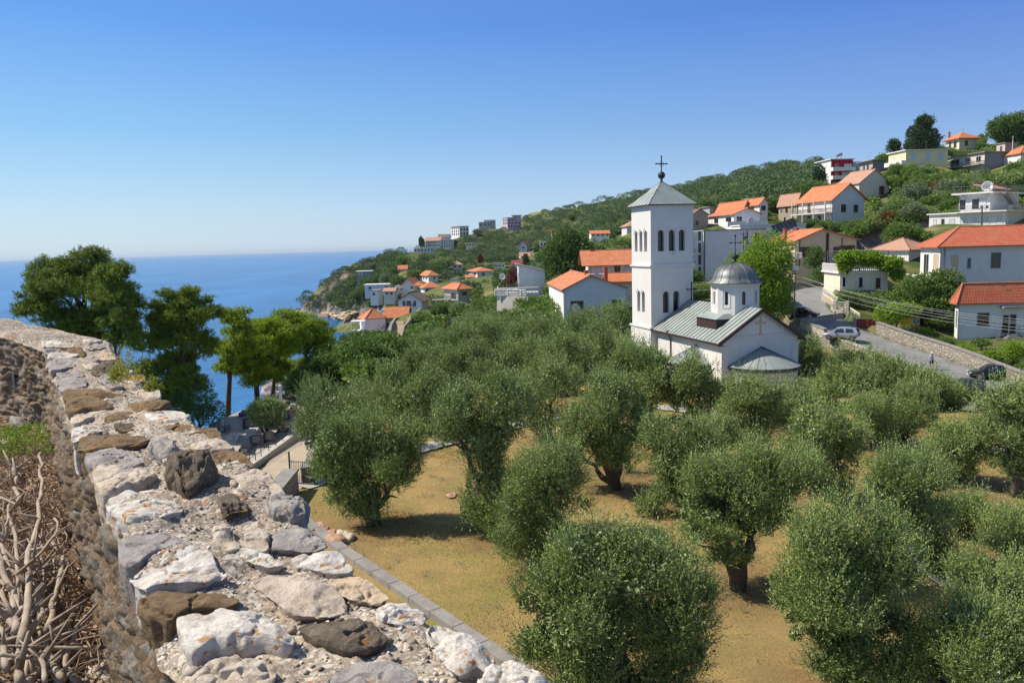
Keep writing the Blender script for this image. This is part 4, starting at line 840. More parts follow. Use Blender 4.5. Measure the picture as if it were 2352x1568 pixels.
def railing(mb, p, q, h=1.0, step=.16, r=.018, rows=0):
    p = np.array(p, float); q = np.array(q, float); L = np.linalg.norm(q-p); n = max(1, int(L/step)); up = np.array([0,0,h])
    mb.bar(p+up, q+up, r*1.6, 4); mb.bar(p+up*.08, q+up*.08, r, 4)
    for k in range(n+1): a = p+(q-p)*k/n; mb.bar(a, a+up, r*(2 if k % 10 == 0 else 1), 4)
def balcony(root, x0, x1, y0, y1, z, style='rail', name='balcony', t=.16):
    mb = MB(); mb.box(x0,x1,y0,y1,z-t,z); o = mb.build(name, m_wash if style != 'grey' else m_conc, root)
    mb = MB(); big = style == 'bal'
    if style == 'solid':
        mb.box(x0,x1,y0,y0+.12,z+.002,z+.95); mb.box(x0,x0+.12,y0+.12,y1,z+.002,z+.95); mb.box(x1-.12,x1,y0+.12,y1,z+.002,z+.95); mb.build('parapet', m_wash, o); return o
    st, r = (.2, .05) if big else (.2, .016)
    railing(mb, (x0+.05,y0+.05,z), (x1-.05,y0+.05,z), .95, st, r); railing(mb, (x0+.05,y0+.05,z), (x0+.05,y1,z), .95, st, r); railing(mb, (x1-.05,y0+.05,z), (x1-.05,y1,z), .95, st, r)
    mb.build('railing', m_wrail if big else m_rail, o); return o
def hash_lab(l): return sum(map(ord, l))
def house(lab, u0, u1, vt, vb, Y, yaw=0, u2=None, dep=8., wall='white', roof='gable_x', tile='orange', rise=None, ov=.5, rh=1.6, wF=(), wL=(), wR=(), wallL=None, name='house', cat='house', chim=(), apexf=.5, group=None, fnd=3.0):
    P = at_y(u0, vb, Y); a = rad(yaw); ex = (math.cos(a), math.sin(a)); ey = (-math.sin(a), math.cos(a))
    W = solve_len(P, ex, u1); Hh = at_y(u0, vt, Y)[2]-P[2]
    if u2 is not None:
        if u2 < u0: D = solve_len(P, ey, u2)
        else: Q = (P[0]+ex[0]*W, P[1]+ex[1]*W, P[2]); D = solve_len(Q, ey, u2)
        D = min(D, 22)
    else: D = dep
    root = empty(name, P, a, lab, cat, group); HOUSES.append((min(u0, u1, u2 or u0), max(u0, u1, u2 or u0), vt-8, vb-(vb-vt)*.22, Y))
    mb = MB(); mb.add([(0,0,-fnd),(W,0,-fnd),(W,D,-fnd),(0,D,-fnd),(0,0,Hh),(W,0,Hh),(W,D,Hh),(0,D,Hh)], [(0,1,5,4),(1,2,6,5),(2,3,7,6)]+([(3,0,4,7)] if wallL is None else [])+([(4,5,6,7)] if roof == 'flat' else []))
    if roof == 'gable_x': mb.add([(0,0,Hh),(0,D,Hh),(0,D/2,Hh+rh)], [(0,2,1)]); mb.add([(W,0,Hh),(W,D,Hh),(W,D/2,Hh+rh)], [(0,1,2)])
    if roof == 'gable_y': mb.add([(0,0,Hh),(W,0,Hh),(W*apexf,0,Hh+rh)], [(0,1,2)]); mb.add([(0,D,Hh),(W,D,Hh),(W*apexf,D,Hh+rh)], [(2,1,0)])
    if roof == 'shed_x': mb.add([(0,0,Hh),(W,0,Hh),(0,0,Hh+rh)], [(0,1,2)]); mb.add([(0,0,Hh),(0,D,Hh),(0,D,Hh+rh),(0,0,Hh+rh)], [(3,2,1,0)])
    wo = mb.build('wall', WM[wall], root)
    if wallL is not None: mb = MB(); mb.add([(0,D,-fnd),(0,0,-fnd),(0,0,Hh),(0,D,Hh)], [(0,1,2,3)]); mb.build('side_wall', WM[wallL], root)
    mb = MB(); t = .16; o = ov
    if roof == 'gable_x':
        s = rh/(D/2)
        mb.slab([(-o,-o,Hh-s*o+.1),(W+o,-o,Hh-s*o+.1),(W+o,D/2,Hh+rh+.1),(-o,D/2,Hh+rh+.1)], t); mb.slab([(-o,D/2,Hh+rh+.1),(W+o,D/2,Hh+rh+.1),(W+o,D+o,Hh-s*o+.1),(-o,D+o,Hh-s*o+.1)], t)
    elif roof == 'gable_y':
        A = W*apexf; s1 = rh/A; s2 = rh/(W-A)
        mb.slab([(-o,-o,Hh-s1*o+.1),(A,-o,Hh+rh+.1),(A,D+o,Hh+rh+.1),(-o,D+o,Hh-s1*o+.1)], t); mb.slab([(A,-o,Hh+rh+.1),(W+o,-o,Hh-s2*o+.1),(W+o,D+o,Hh-s2*o+.1),(A,D+o,Hh+rh+.1)], t)
    elif roof == 'hip':
        k = min(D, W)/2; z0 = Hh+.02
        if W >= D: r1, r2 = (k, D/2), (W-k, D/2)
        else: r1, r2 = (W/2, k), (W/2, D-k)
        base = [(-o,-o,z0),(W+o,-o,z0),(W+o,D+o,z0),(-o,D+o,z0)]; v = base+[(r1[0],r1[1],z0+rh),(r2[0],r2[1],z0+rh)]
        f = [(0,1,5,4),(1,2,5),(2,3,4,5),(3,0,4)] if W >= D else [(0,1,4),(1,2,5,4),(2,3,5),(3,0,4,5)]
        lo = [(x,y,z-.14) for x,y,z in base]; mb.add(v, f); mb.add(base+lo, [(0,4,5,1),(1,5,6,2),(2,6,7,3),(3,7,4,0),(7,6,5,4)])
    elif roof == 'flat':
        mb.box(-o,W+o,-o,D+o,Hh+.002,Hh+.22)
    elif roof == 'shed_x':
        mb.slab([(-o,-o,Hh+rh+.1),(W+o,-o,Hh+.1),(W+o,D+o,Hh+.1),(-o,D+o,Hh+rh+.1)], t)
    ro = mb.build('roof', TM[tile], root); add_uv(ro)
    if roof in ('hip', 'gable_x', 'gable_y') and Y < 230:
        mb = MB()
        if roof == 'hip':
            for c_, r_ in (((-o,-o),r1),((W+o,-o),r2 if W >= D else r1),((W+o,D+o),r2),((-o,D+o),r1 if W >= D else r2)): mb.bar((c_[0],c_[1],z0+.03),(r_[0],r_[1],z0+rh+.03),.1,6)
            mb.bar((r1[0],r1[1],z0+rh+.03),(r2[0],r2[1],z0+rh+.03),.1,6)
        elif roof == 'gable_x': mb.bar((-o,D/2,Hh+rh+.12),(W+o,D/2,Hh+rh+.12),.1,6)
        else: mb.bar((W*apexf,-o,Hh+rh+.12),(W*apexf,D+o,Hh+rh+.12),.1,6)
        mb.build('ridge_tiles', TM[tile] if tile not in ('orange','red') else MAT(lab[:12]+'_ridge', (.5,.2,.11), (.38,.17,.1)), ro)
    for ws, fc, LL in ((wF,'F',W),(wL,'L',D),(wR,'R',D)):
        for q in ws:
            f0, f1, g0, g1 = q[:4]; window(root, fc, f0*LL, g0*Hh, (f1-f0)*LL, (g1-g0)*Hh, q[4] if len(q) > 4 else 'g', W, D)
    if Y < 260 and name == 'house' and (hash_lab(lab) % 3):
        ax_, ay_ = W*(.2+.1*(hash_lab(lab) % 6)), D*.5; zt_ = Hh+rh*.8+.3; mb = MB(); mb.bar((ax_,ay_,Hh),(ax_,ay_,zt_+1.3),.025,4)
        for k_ in range(4): mb.bar((ax_-.35+.05*k_,ay_-.3+.2*k_,zt_+1.2),(ax_+.35-.05*k_,ay_-.3+.2*k_,zt_+1.2),.014,4)
        mb.bar((ax_,ay_-.4,zt_+1.2),(ax_,ay_+.4,zt_+1.2),.018,4); mb.build('antenna', m_rail, ro)
    if Y < 230 and roof != 'flat':
        mb = MB(); mb.bar((-.06,-.07,-1),(-.06,-.07,Hh-.1),.045,5); mb.build('drainpipe', m_rail, root)
    for (cx_, cy_, hc) in chim:
        mb = MB(); zz = Hh+rh*.2; mb.box(cx_*W-.25,cx_*W+.25,cy_*D-.25,cy_*D+.25,zz,Hh+rh+hc); mb.box(cx_*W-.32,cx_*W+.32,cy_*D-.32,cy_*D+.32,Hh+rh+hc+.002,Hh+rh+hc+.12); mb.build('chimney', m_brick, ro)
    return root, W, D, Hh
def dish(P, r, az, name='satellite_dish', lab='white satellite dish', mat=None, yaw=None):
    o = empty(name, P, az, lab, 'satellite dish', 'satellite dishes on the houses'); mb = MB(); n = 12; v = []
    for i in range(5):
        rr = r*i/4
        for k in range(n): t = 2*math.pi*k/n; v.append((rr*math.cos(t), -.35*r+ .35*rr*rr/r*-1+.3*r, rr*math.sin(t)+r))
    mb.add(v, [(i*n+k, i*n+(k+1)%n, (i+1)*n+(k+1)%n, (i+1)*n+k) for i in range(4) for k in range(n)])
    d = mb.build('bowl', mat or m_frame, o, True); so = d.modifiers.new('thick', 'SOLIDIFY'); so.thickness = .03
    mb = MB(); mb.bar((0,.3,0),(0,0,r),.04,6); mb.bar((0,0,.1*r),(0,-r*.9,r),.02,4); mb.box(-.06,.06,-r*.95,-r*.85,r-.06,r+.06); mb.build('mount', m_rail, o); return o
rows = lambda xs, z0, z1, k='g': [(a, b_, z0, z1, k) for a, b_ in xs]
# --- right side
r, W, D, Hh = house('large two storey pale house with broad red tiled roof above the bungalow', 2157, 2440, 567, 690, 110, -8, 2111, wall='lgrey', wallL='white', roof='hip', tile='red', rh=2.7, ov=.7,  # shade painted in: grey front, white sunlit side
   wF=[(.085,.145,.57,.84,'s'),(.22,.247,.60,.78,'k'),(.21,.24,.10,.25,'k'),(.41,.49,.58,.87,'k'),(.40,.48,.13,.33,'k')], wL=[(.10,.32,.35,.86,'s'),(.55,.80,.35,.86,'g')])
balcony(r, -1.9, -.002, .3, D+1.5, Hh*.33, 'bal')
mb = MB(); mb.box(-.1,.0,0,.1,0,Hh-.1) if 0 else mb.bar((.5,-.1,.0),(.5,-.1,Hh-.2),.06,6); mb.build('drainpipe', m_rail, r)
house('low white house with weathered red hip roof left of the large pale house', 2086, 2150, 574, 632, 122, 30, 2001, wall='white', roof='hip', tile='pale', rh=1.9, ov=.5, wL=[(.12,.24,.3,.72),(.4,.5,.1,.72,'b'),(.68,.78,.1,.72,'b')], wF=[(.3,.5,.3,.7)])
r, W, D, Hh = house('small white bungalow with bright red tiled roof and steps at the right edge', 2200, 2460, 697, 776, 93, -6, 2191, dep=9, wall='white', roof='hip', tile='red', rh=2.3, ov=.5,
   wF=[(.165,.27,.36,.72,'k'),(.385,.45,.10,.66,'d'),(.455,.51,.10,.66,'k'),(.7,.8,.36,.72,'k')], wL=[(.3,.6,.3,.8,'g')])
mb = MB(); mb.box(W*.36,W*.57,-1.0,-.01,Hh*.86,Hh*.9); mb.build('canopy', m_conc, r)
mb = MB(); [mb.box(W*.36-.6+.3*k, W*.53+.6-.3*k, -2.3+.3*k, -.01, -.5+.17*k+(.0 if k else -.5), -.5+.17*(k+1)) for k in range(5)]; st = mb.build('steps', m_conc, r)
mb = MB(); railing(mb, (W*.36-1.2,-2.0,-.4), (W*.38,-.3,.4), .9, .18, .015); railing(mb, (W*.53+.9,-2.0,-.4), (W*.52,-.3,.4), .9, .18, .015); mb.build('railing', m_rail, st)
r, W, D, Hh = house('yellow house with wide orange gabled roof and recessed porch left of the vine terrace', 1826, 1966, 553, 612, 140, 6, None, 11, 'tan', 'gable_y', 'orange', rh=1.9, ov=.6, apexf=.42, wF=[(.62,.72,.1,.72,'k'),(.78,.92,.38,.76,'b'),(.1,.2,.35,.75,'b')], chim=[(.06,.5,.3),(.4,.8,.3)])
mb = MB(); mb.box(W*.5,W*.54,-.14,-.002,0,Hh+1.2); mb.bar((.8,-.08,0),(.8,-.08,Hh+.3),.07,6); mb.bar((W*.76,-.08,0),(W*.76,-.08,Hh+.3),.07,6); mb.build('pilaster_and_pipes', m_copper, r)
balcony(r, W*.55, W*.76, -1.4, -.15, .55, 'bal'); balcony(r, -2.2, .6, -1.5, -.15, Hh*.32, 'bal')
r, W, D, Hh = house('two storey house with bright orange gabled roof and long balconies, grey gable wall', 1911, 1984, 456, 518, 175, 15, 1833, wall='lgrey', wallL='beige', roof='gable_y', tile='orange', rh=3.2, ov=.6, wF=[(.27,.42,.5,.78,'k'),(.66,.8,.48,.76,'k')],
   wL=[(.05,.16,.52,.92,'c'),(.32,.46,.52,.92,'c'),(.62,.72,.52,.92,'g'),(.3,.42,.04,.42,'g'),(.6,.72,.04,.42,'g')])
balcony(r, -1.9, -.05, -.1, D+.5, Hh*.49, 'rail'); balcony(r, -1.9, -.05, -.1, D+.5, .1, 'rail')
[MB().box(-1.85,-1.65,y,y+.2,.1 if z == 0 else Hh*.49+.01,Hh*.49-.17 if z == 0 else Hh-.25).build('column', WM['beige'], r) for y in (0, D*.33, D*.66, D-.2) for z in (0, 1)]
house('pale house with faded orange gable roof behind the bright orange gabled house', 1973, 2041, 419, 460, 200, 15, 1922, wall='beige', roof='gable_y', tile='pale', rh=3.2, ov=.4, wF=[(.7,.8,.3,.78,'b')], wL=[(.5,.8,.1,.8,'c')], chim=[(.5,.1,.4)])
r, W, D, Hh = house('modern white building with dark red balcony front on the ridge', 1908, 1958, 367, 418, 243, 5, 1874, wall='red', wallL='white', roof='flat', tile='white', rh=.8, ov=.5, wF=[(.2,.33,.66,.8,'d'),(.6,.95,.53,.8,'c'),(.2,.33,.3,.42,'d'),(.5,.9,.2,.43,'c')])
balcony(r, -.1, W+.1, -1.5, -.01, Hh*.5, 'solid'); balcony(r, -.1, W+.1, -1.5, -.01, Hh*.12, 'solid')
mb = MB(); mb.box(W+.01,W+3.5,1.5,D,-1,Hh*.92); mb.box(W+.01,W+3.6,.2,1.49,Hh*.45,Hh*.5); mb.build('annex', WM['white'], r)
mb = MB(); mb.bar((W*.4,2,Hh+1.2),(W*.4+1.6,2,Hh+1.9),.45,10); mb.bar((W*.4,2,Hh+.2),(W*.4,2,Hh+1.2),.08,5); mb.bar((W*.4+1.4,2,Hh+.2),(W*.4+1.4,2,Hh+1.8),.08,5); mb.build('water_heater', m_rail, r)
r, W, D, Hh = house('unfinished grey concrete house between the red fronted building and the yellow one', 2004, 2032, 369, 402, 235, 5, 1974, wall='dgrey', wallL='grey', roof='flat', tile='concrete', ov=.9, wL=[(.3,.42,.2,.8,'k'),(.6,.7,.2,.8,'k')])
r, W, D, Hh = house('long yellow flat roofed house with pale blue shutters on the ridge', 2080, 2176, 346, 384, 215, 4, 2040, wall='yellow', roof='flat', tile='white', ov=.5, wF=[(.12,.22,.42,.82,'l'),(.48,.58,.42,.82,'l'),(.78,.88,.42,.82,'l')], wL=[(.2,.34,.22,.8,'c'),(.6,.74,.22,.8,'c')])
balcony(r, -1.2, -.02, 0, D, Hh*.2, 'solid')
r, W, D, Hh = house('small yellow house with orange pyramid roof highest on the hill', 2203, 2243, 318, 340, 258, 8, 2172, wall='cream', roof='hip', tile='orange', rh=2.4, ov=1.0, wF=[(.3,.5,.2,.8)], wL=[(.2,.4,.1,.8,'k'),(.6,.75,.1,.8,'k')], chim=[(.1,.9,.3)])
r, W, D, Hh = house('grey two storey flat roofed house with long balcony below the hilltop shed', 2260, 2311, 350, 398, 215, 12, 2168, wall='dgrey', wallL='beige', roof='flat', tile='concrete', ov=.6, wL=[(.08,.2,.55,.86,'g'),(.34,.46,.55,.86,'g'),(.6,.84,.5,.86,'g'),(.34,.46,.05,.3,'g'),(.6,.84,.05,.35,'g')])  # lit side painted beige, unlit front dark grey
balcony(r, -1.8, -.01, -.1, D+.4, Hh*.44, 'grey')
house('tiny pink grey hut with flat roof on the hilltop', 2308, 2337, 329, 352, 225, 12, 2288, wall='stone', wallL='pink', roof='flat', tile='concrete', ov=.3, wL=[(.3,.6,.1,.8,'g')], name='hut', cat='hut')
house('low orange roofed house at the right edge of the hilltop', 2345, 2400, 352, 366, 210, 5, None, 8, 'white', 'hip', 'orange', rh=2.2, ov=.5)
# terrace building
r, W, D, Hh = house('long white terraced building with balconies, outside stairs and roof railing', 2308, 2480, 486, 534, 134, 37, 2133, wall='lgrey', wallL='white', roof='flat', tile='white', ov=.35,
   wF=[(.02,.16,.25,.9,'c'),(.2,.36,.25,.9,'c')], wL=[(.03,.12,.25,.86,'c'),(.2,.29,.2,.82,'c'),(.34,.43,.2,.82,'c'),(.49,.58,.2,.82,'c'),(.65,.73,.2,.78,'c'),(.79,.83,.2,.78,'b'),(.90,.95,.2,.78,'c')])
balcony(r, -2.2, -.02, -.3, D+.8, .1, 'rail'); balcony(r, -1.2, W+.2, -.6, D*.62, Hh+.24, 'rail', 'terrace')
TR = r; tW, tD, tH = W, D, Hh
mb = MB(); x0, y0 = 1.2, 3.0; U = 3.3; mb.box(x0,x0+12,y0,D*.62,tH+.3,tH+U); uo = mb.build('upper_storey', WM['white'], r)
for k, (yy, ww) in enumerate([(.12,1.3),(.34,1.3),(.58,1.3),(.8,1.2)]):
    ya = y0+(D*.62-y0)*yy; mb = MB(); mb.box(x0-.07,x0-.003,ya,ya+ww,tH+.6,tH+2.5); w_ = mb.build('window', m_frame, uo); mb = MB(); mb.box(x0-.09,x0-.072,ya+.1,ya+ww-.1,tH+.7,tH+2.4); mb.build('pane', m_glass if k % 2 else m_lit, w_)
mb = MB(); mb.box(x0-1.0,x0+12.5,y0-.8,D*.62+1.2,tH+U+.002,tH+U+.25); ut = mb.build('roof_slab', m_wash, r)
mb = MB(); railing(mb, (x0-.9,y0-.7,tH+U+.25),(x0-.9,D*.62+1.1,tH+U+.25),1.1,.5,.02); railing(mb, (x0-.9,y0-.7,tH+U+.25),(x0+12,y0-.7,tH+U+.25),1.1,.5,.02); mb.build('railing', m_rail, ut)
mb = MB(); n_ = 16
for k in range(n_): zz = tH+U+.2-(U-.1)*k/n_; xx = x0+2.2+.36*k; mb.box(xx,xx+.4,y0-1.6,y0-.85,zz-.35,zz)
so = mb.build('stairs', m_conc, r); mb = MB(); railing(mb, (x0+2.2,y0-1.55,tH+U+.2),(x0+2.2+.36*n_,y0-1.55,tH+.3),.95,.25,.016); mb.build('railing', m_rail, so)
for k, (dy, zz) in enumerate(((.1,tH+2.5),(1.4,tH+2.6))): mb = MB(); yy = D*.62-.6-dy*3; mb.box(x0-.35,x0-.003,yy,yy+.8,zz,zz+.6); mb.build('air_conditioner', m_lit, uo)
mb = MB(); mb.slab([(x0+1,y0+.5,tH+U+.9),(x0+10,y0+.5,tH+U+.9),(x0+10,D*.5,tH+U+1.8),(x0+1,D*.5,tH+U+1.8)], .15); o_ = mb.build('tiled_canopy', TM['pale'], r); add_uv(o_)
def world_of(root, x, y, z):
    a = root.rotation_euler.z; l = root.location; return (l.x+x*math.cos(a)-y*math.sin(a), l.y+x*math.sin(a)+y*math.cos(a), l.z+z)
dish(world_of(r, x0+1.2, y0+1, tH+U+.25), .95, rad(-30), lab='large square looking white satellite dish on the roof terrace of the long white building')
# white clusters
r, W, D, Hh = house('white house with orange roof and yellow eaves above the low terrace house', 1706, 1722, 476, 496, 200, 12, 1648, wall='white', roof='gable_y', tile='orange', rh=1.6, ov=.8, wL=[(.2,.4,.1,.7),(.6,.75,.1,.7)], wF=[(.3,.7,.2,.7)])
balcony(r, -2, -.02, -.2, D, .1, 'rail')
r, W, D, Hh = house('tall white house with single sloping orange roof and dark window', 1745, 1763, 466, 492, 195, 12, 1704, wall='white', roof='gable_y', tile='orange', rh=1.2, ov=.5, wF=[(.2,.75,.35,.75,'k')], wL=[(.3,.5,.2,.7,'g')])
house('white box attic with flat roof behind the orange roofs', 1722, 1745, 457, 476, 204, 10, 1707, wall='pink', roof='flat', tile='concrete', ov=.3, wF=[(.35,.6,.3,.7,'b')])
r, W, D, Hh = house('low white house with shallow orange roof and blank terrace wall above the blue grey block', 1686, 1745, 491, 526, 182, 10, 1627, wall='blue', wallL='white', roof='gable_y', tile='orange', rh=1.2, ov=.5, wL=[(.1,.3,.5,.8,'k'),(.6,.75,.5,.8,'k')], wF=[(.1,.3,.5,.8,'k')])
balcony(r, -3, W+.5, -3, -.02, Hh*.2, 'solid')
dish(world_of(r, 2.5, -2.7, Hh*.2), .9, rad(30), lab='white satellite dish on the low white terrace house above the blue grey block')
house('old grey stone house with faded tiles left of the bright orange gabled house', 1831, 1842, 461, 512, 192, 12, 1788, wall='stone', wallL='stone', roof='gable_y', tile='pale', rh=1.8, ov=.4, wL=[(.2,.32,.5,.75,'b'),(.5,.62,.5,.75,'b'),(.78,.9,.5,.75,'d'),(.2,.3,.05,.3,'k'),(.6,.7,.05,.3,'k')])
house('old rough stone house partly hidden right behind the bell tower', 1590, 1626, 493, 528, 190, 10, None, 8, 'stone', 'gable_y', 'brown', rh=1.3, ov=.3, wF=[(.2,.4,.3,.6,'k')])
house('small grey concrete shed with flat roof above the stone house by the bell tower', 1630, 1668, 476, 492, 215, 10, None, 6, 'grey', 'flat', 'concrete', ov=.4, name='shed', cat='shed')
r, W, D, Hh = house('big four storey blue grey apartment block with blank side wall behind the church dome', 1618, 1757, 531, 641, 150, 4, None, 12, 'blue', 'flat', 'concrete', ov=.12, wF=[(.65,.70,.80,.87,'k'),(.65,.70,.46,.53,'k'),(.82,.91,.60,.93,'k')], name='apartment_block', cat='apartment block')
mb = MB(); mb.box(-3.6,-.02,1.0,10,-3,Hh); wg = mb.build('balcony_wing', WM['blue'], r)
for k in range(4):
    z = .3+Hh*k/4; mb = MB(); mb.box(-3.3,-1.9,.93,.995,z+.1,z+2.1); w_ = mb.build('window', m_glass, wg); mb = MB(); mb.box(-.9,-.4,.93,.995,z+.2,z+2.0); mb.build('window', m_glass, wg)
    balcony(r, -3.6, -1.6, -.1, .92, z, 'rail')
mb = MB(); mb.bar((-.05,-.1,0),(-.05,-.1,Hh),.12,6); mb.bar((W*.70,-.1,0),(W*.70,-.1,Hh-.2),.08,6); mb.build('drainpipe', m_copper, r)
r, W, D, Hh = house('rooftop white parapet wall and low annex above the blue grey block', 1700, 1850, 519, 534, 165, 2, None, 6, 'white', 'flat', 'white', ov=.2, name='annex', cat='annex')
# dark glazed canopy
P = at_y(1782, 537, 148); o = empty('solar_canopy', P, rad(30), 'dark glazed lean-to with slanting black panels left of the yellow house', 'canopy'); mb = MB()
for k in range(6): mb.slab([(k*1.0,0,k*.25),(k*1.0+.93,0,k*.25+.2),(k*1.0+.93,1.2,k*.25+1.7),(k*1.0,1.2,k*.25+1.5)], .06)
mb.build('panels', m_glass, o); mb = MB(); [mb.bar((k*1.0-.03,0,k*.25-1.2),(k*1.0-.03,1.2,k*.25+1.5),.05,4) for k in range(7)]; mb.build('frame', m_rail, o)
# left of the tower
r, W, D, Hh = house('white gabled house with orange roof and two dark windows left of the bell tower', 1297, 1438, 664, 745, 105, 3, 1262, wall='blue', wallL='white', roof='gable_y', tile='orange', rh=1.7, ov=.35, apexf=.42, wF=[(.10,.31,.42,.66,'k'),(.77,.92,.40,.66,'k')], chim=[(.42,.15,.5),(.93,.6,.6)])  # white house: front coloured pale blue as shade, lit side kept white
mb = MB(); mb.box(W*.1,W*.3,-.12,-.002,0,Hh*.24); ds = mb.build('door_surround', WM['tan'], r); mb = MB(); mb.box(W*.125,W*.275,-.14,-.122,0,Hh*.2); mb.build('door', m_door, ds)
dish(world_of(r, W*.17, -.7, Hh*.36), .55, rad(10), lab='round grey white dish on the gable wall of the house left of the bell tower')
r, W, D, Hh = house('house with long orange roof and shaded balcony behind the white gabled house', 1353, 1470, 604, 665, 130, -2, None, 9, 'cream', 'gable_x', 'orange', rh=1.9, ov=1.2, wF=[(.1,.3,.5,.85,'c'),(.5,.62,.45,.9,'k'),(.7,.85,.5,.85,'c')], chim=[(.1,.5,.2)])
balcony(r, -.2, W, -2.0, -.02, Hh*.38, 'bal'); [MB().box(x,x+.2,-1.9,-1.7,Hh*.38+.01,Hh-.4).build('column', WM['stone'], r) for x in (0.1, W*.4, W*.65)]
house('low orange roof extension between the gabled house and the bell tower', 1400, 1470, 646, 672, 118, 0, None, 6, 'cream', 'gable_x', 'orange', rh=1.0, ov=.5, name='extension', cat='extension')
r, W, D, Hh = house('pale blue house with one sloping roof edge above the grey concrete retaining wall', 1193, 1253, 625, 690, 150, 2, None, 9, 'blue', 'shed_x', 'sheet', rh=1.5, ov=.4, wF=[(.02,.15,.3,.8,'c')])
balcony(r, -2.4, -.02, 0, 3, Hh*.4, 'rail')
# retaining walls and terrace
def wallrun(lab, pts, h, th, mat, name='retaining_wall', cat='wall', group=None, down=2.0, steps=False, cap=None):
    P = [at_y(*p) for p in pts]; o = empty(name, P[0], 0, lab, cat, group); b0 = P[0]; mb = MB(); cp = MB()
    for a, c in zip(P[:-1], P[1:]):
        d = (c-a)[:2]; L = np.linalg.norm(d); n_ = np.array([d[1], -d[0]])/L*th/2; za, zc = a[2]-b0[2], c[2]-b0[2]
        if steps: za = zc = max(za, zc)
        q = [(a[:2]-n_-b0[:2]), (c[:2]-n_-b0[:2]), (c[:2]+n_-b0[:2]), (a[:2]+n_-b0[:2])]; zt = [za, zc, zc, za]
        V = [(p[0], p[1], z-h-down) for p, z in zip(q, zt)]+[(p[0], p[1], z) for p, z in zip(q, zt)]
        mb.add(V, [(0,3,2,1),(4,5,6,7),(0,1,5,4),(1,2,6,5),(2,3,7,6),(3,0,4,7)])
        if cap is not None:
            e = 1.35; V = [((p[0]-(a[0]+c[0])/2+b0[0])*1.0+((a[0]+c[0])/2-b0[0])+s*n_[0]*.35, p[1]+s*n_[1]*.35, z+.003) for p, z, s in zip(q, zt, (-1,-1,1,1))]
            cp.slab([(x, y, z+.1) for x, y, z in V], .1)
    mb.build('masonry', mat, o)
    if cap is not None: cp.build('coping', cap, o)
    return o
def masonry(name, c1, c2, sc=2.2, mort=(.3,.26,.2)):
    m, nt, b = nmat(name); co = coords(nt, (1,1,1.5)); L = nt.links; vo = node(nt, 'ShaderNodeTexVoronoi', feature='DISTANCE_TO_EDGE'); setin(vo, Scale=sc); L.new(co, vo.inputs['Vector']); v2 = node(nt, 'ShaderNodeTexVoronoi'); setin(v2, Scale=sc); L.new(co, v2.inputs['Vector'])
    s = node(nt, 'ShaderNodeSeparateColor'); L.new(v2.outputs['Color'], s.inputs[0]); c = mixc(nt, s.outputs[0], c1, c2); c = mixc(nt, ramp(nt, noise(nt, co, 7, 5, .65), [(.4,0.),(.7,.6)]), c, tuple(x*.6 for x in c1))
    c = mixc(nt, ramp(nt, vo.outputs[0], [(.03,0.),(.09,1.)]), mort, c); L.new(c, b.inputs['Base Color']); setin(b, Roughness=.95); bump(nt, b, ramp(nt, vo.outputs[0], [(0.,0.),(.15,1.)]), .8, .08); return m
m_rub = masonry('rubble_masonry', (.46,.40,.33), (.30,.26,.21), 2.4); m_pale = masonry('pale_block_masonry', (.66,.58,.48), (.54,.47,.38), 3.4, (.35,.3,.25)); m_gst = masonry('grey_stone_masonry', (.38,.36,.33), (.24,.23,.21), 3.0)
m_rw = streak_plaster('stained_concrete', (.52,.48,.42), (.42,.39,.34), (.2,.18,.15), .7)
o = wallrun('stained concrete retaining wall under the terrace with balustrade', [(1150,679,138),(1209,681,134),(1225,700,132)], 3.2, .4, m_rw)
mb = MB(); railing(mb, (-1.0,-.2,.1), (4.4,-3.0,.05), 1.0, .25, .06); mb.build('balustrade', m_wrail, o)
o = empty('terrace_slab', at_y(1148, 672, 141), 0, 'white roof terrace with balustrade in front of the pale blue house', 'terrace'); mb = MB(); mb.box(-.5,7,-1,6,-1.8,-.2); mb.build('slab', m_wash, o); mb = MB(); railing(mb, (-.4,-.9,-.2), (6.9,-.9,-.2), 1.0, .25, .06); railing(mb, (-.4,-.9,-.2), (-.4,5.9,-.2), 1.0, .25, .06); mb.build('balustrade', m_wrail, o)
dish(world_of(o, .6, 2.0, 2.2), .6, rad(-20), lab='white dish on a pole above the terrace with balustrade')
wallrun('stepped pale concrete garden wall descending left of the retaining wall', [(1111,729,142),(1128,729,141),(1128.1,720,141),(1143,720,140),(1143.1,690,139),(1156,688,138)], 1.5, .3, m_rw, steps=False)
wallrun('long stone wall along the upper side of the stepped lane', [(967,708,196),(945,722,185),(925,727,175),(907,730,170),(898,745,158),(893,772,140)], 3.0, .4, m_gst, 'lane_wall')
wallrun('curved stone wall on the inner side of the stepped lane', [(1022,700,186),(1005,712,178),(985,715,172),(960,722,162),(942,733,155),(928,748,147),(922,770,140)], 1.8, .35, m_gst, 'lane_wall')
r, W, D, Hh = house('grey concrete house with orange roof and open balconies above the stepped stone walls', 1054, 1079, 664, 697, 186, 32, 1021, dep=8, wall='grey', roof='hip', tile='orange', rh=1.3, ov=.8, wF=[(.4,.65,.55,.8,'b')], wL=[(.2,.5,.3,.7,'k')])
balcony(r, -2.2, -.02, 0, D, Hh*.25, 'rail')
o = empty('pergola', at_y(992, 717, 182), 0, 'grey open carport with pillars below the grey concrete house', 'pergola'); mb = MB(); mb.box(0,4.4,0,4,2.6,2.8); mb.box(0,4.4,0,4,-1,.0); [mb.box(x,x+.25,y,y+.25,.01,2.59) for x in (.1,4.0) for y in (.1,3.6)]; mb.build('frame', m_conc, o); mb = MB(); railing(mb,(0,0,0),(4.4,0,0),1,.3,.04); mb.build('railing', m_wrail, o)
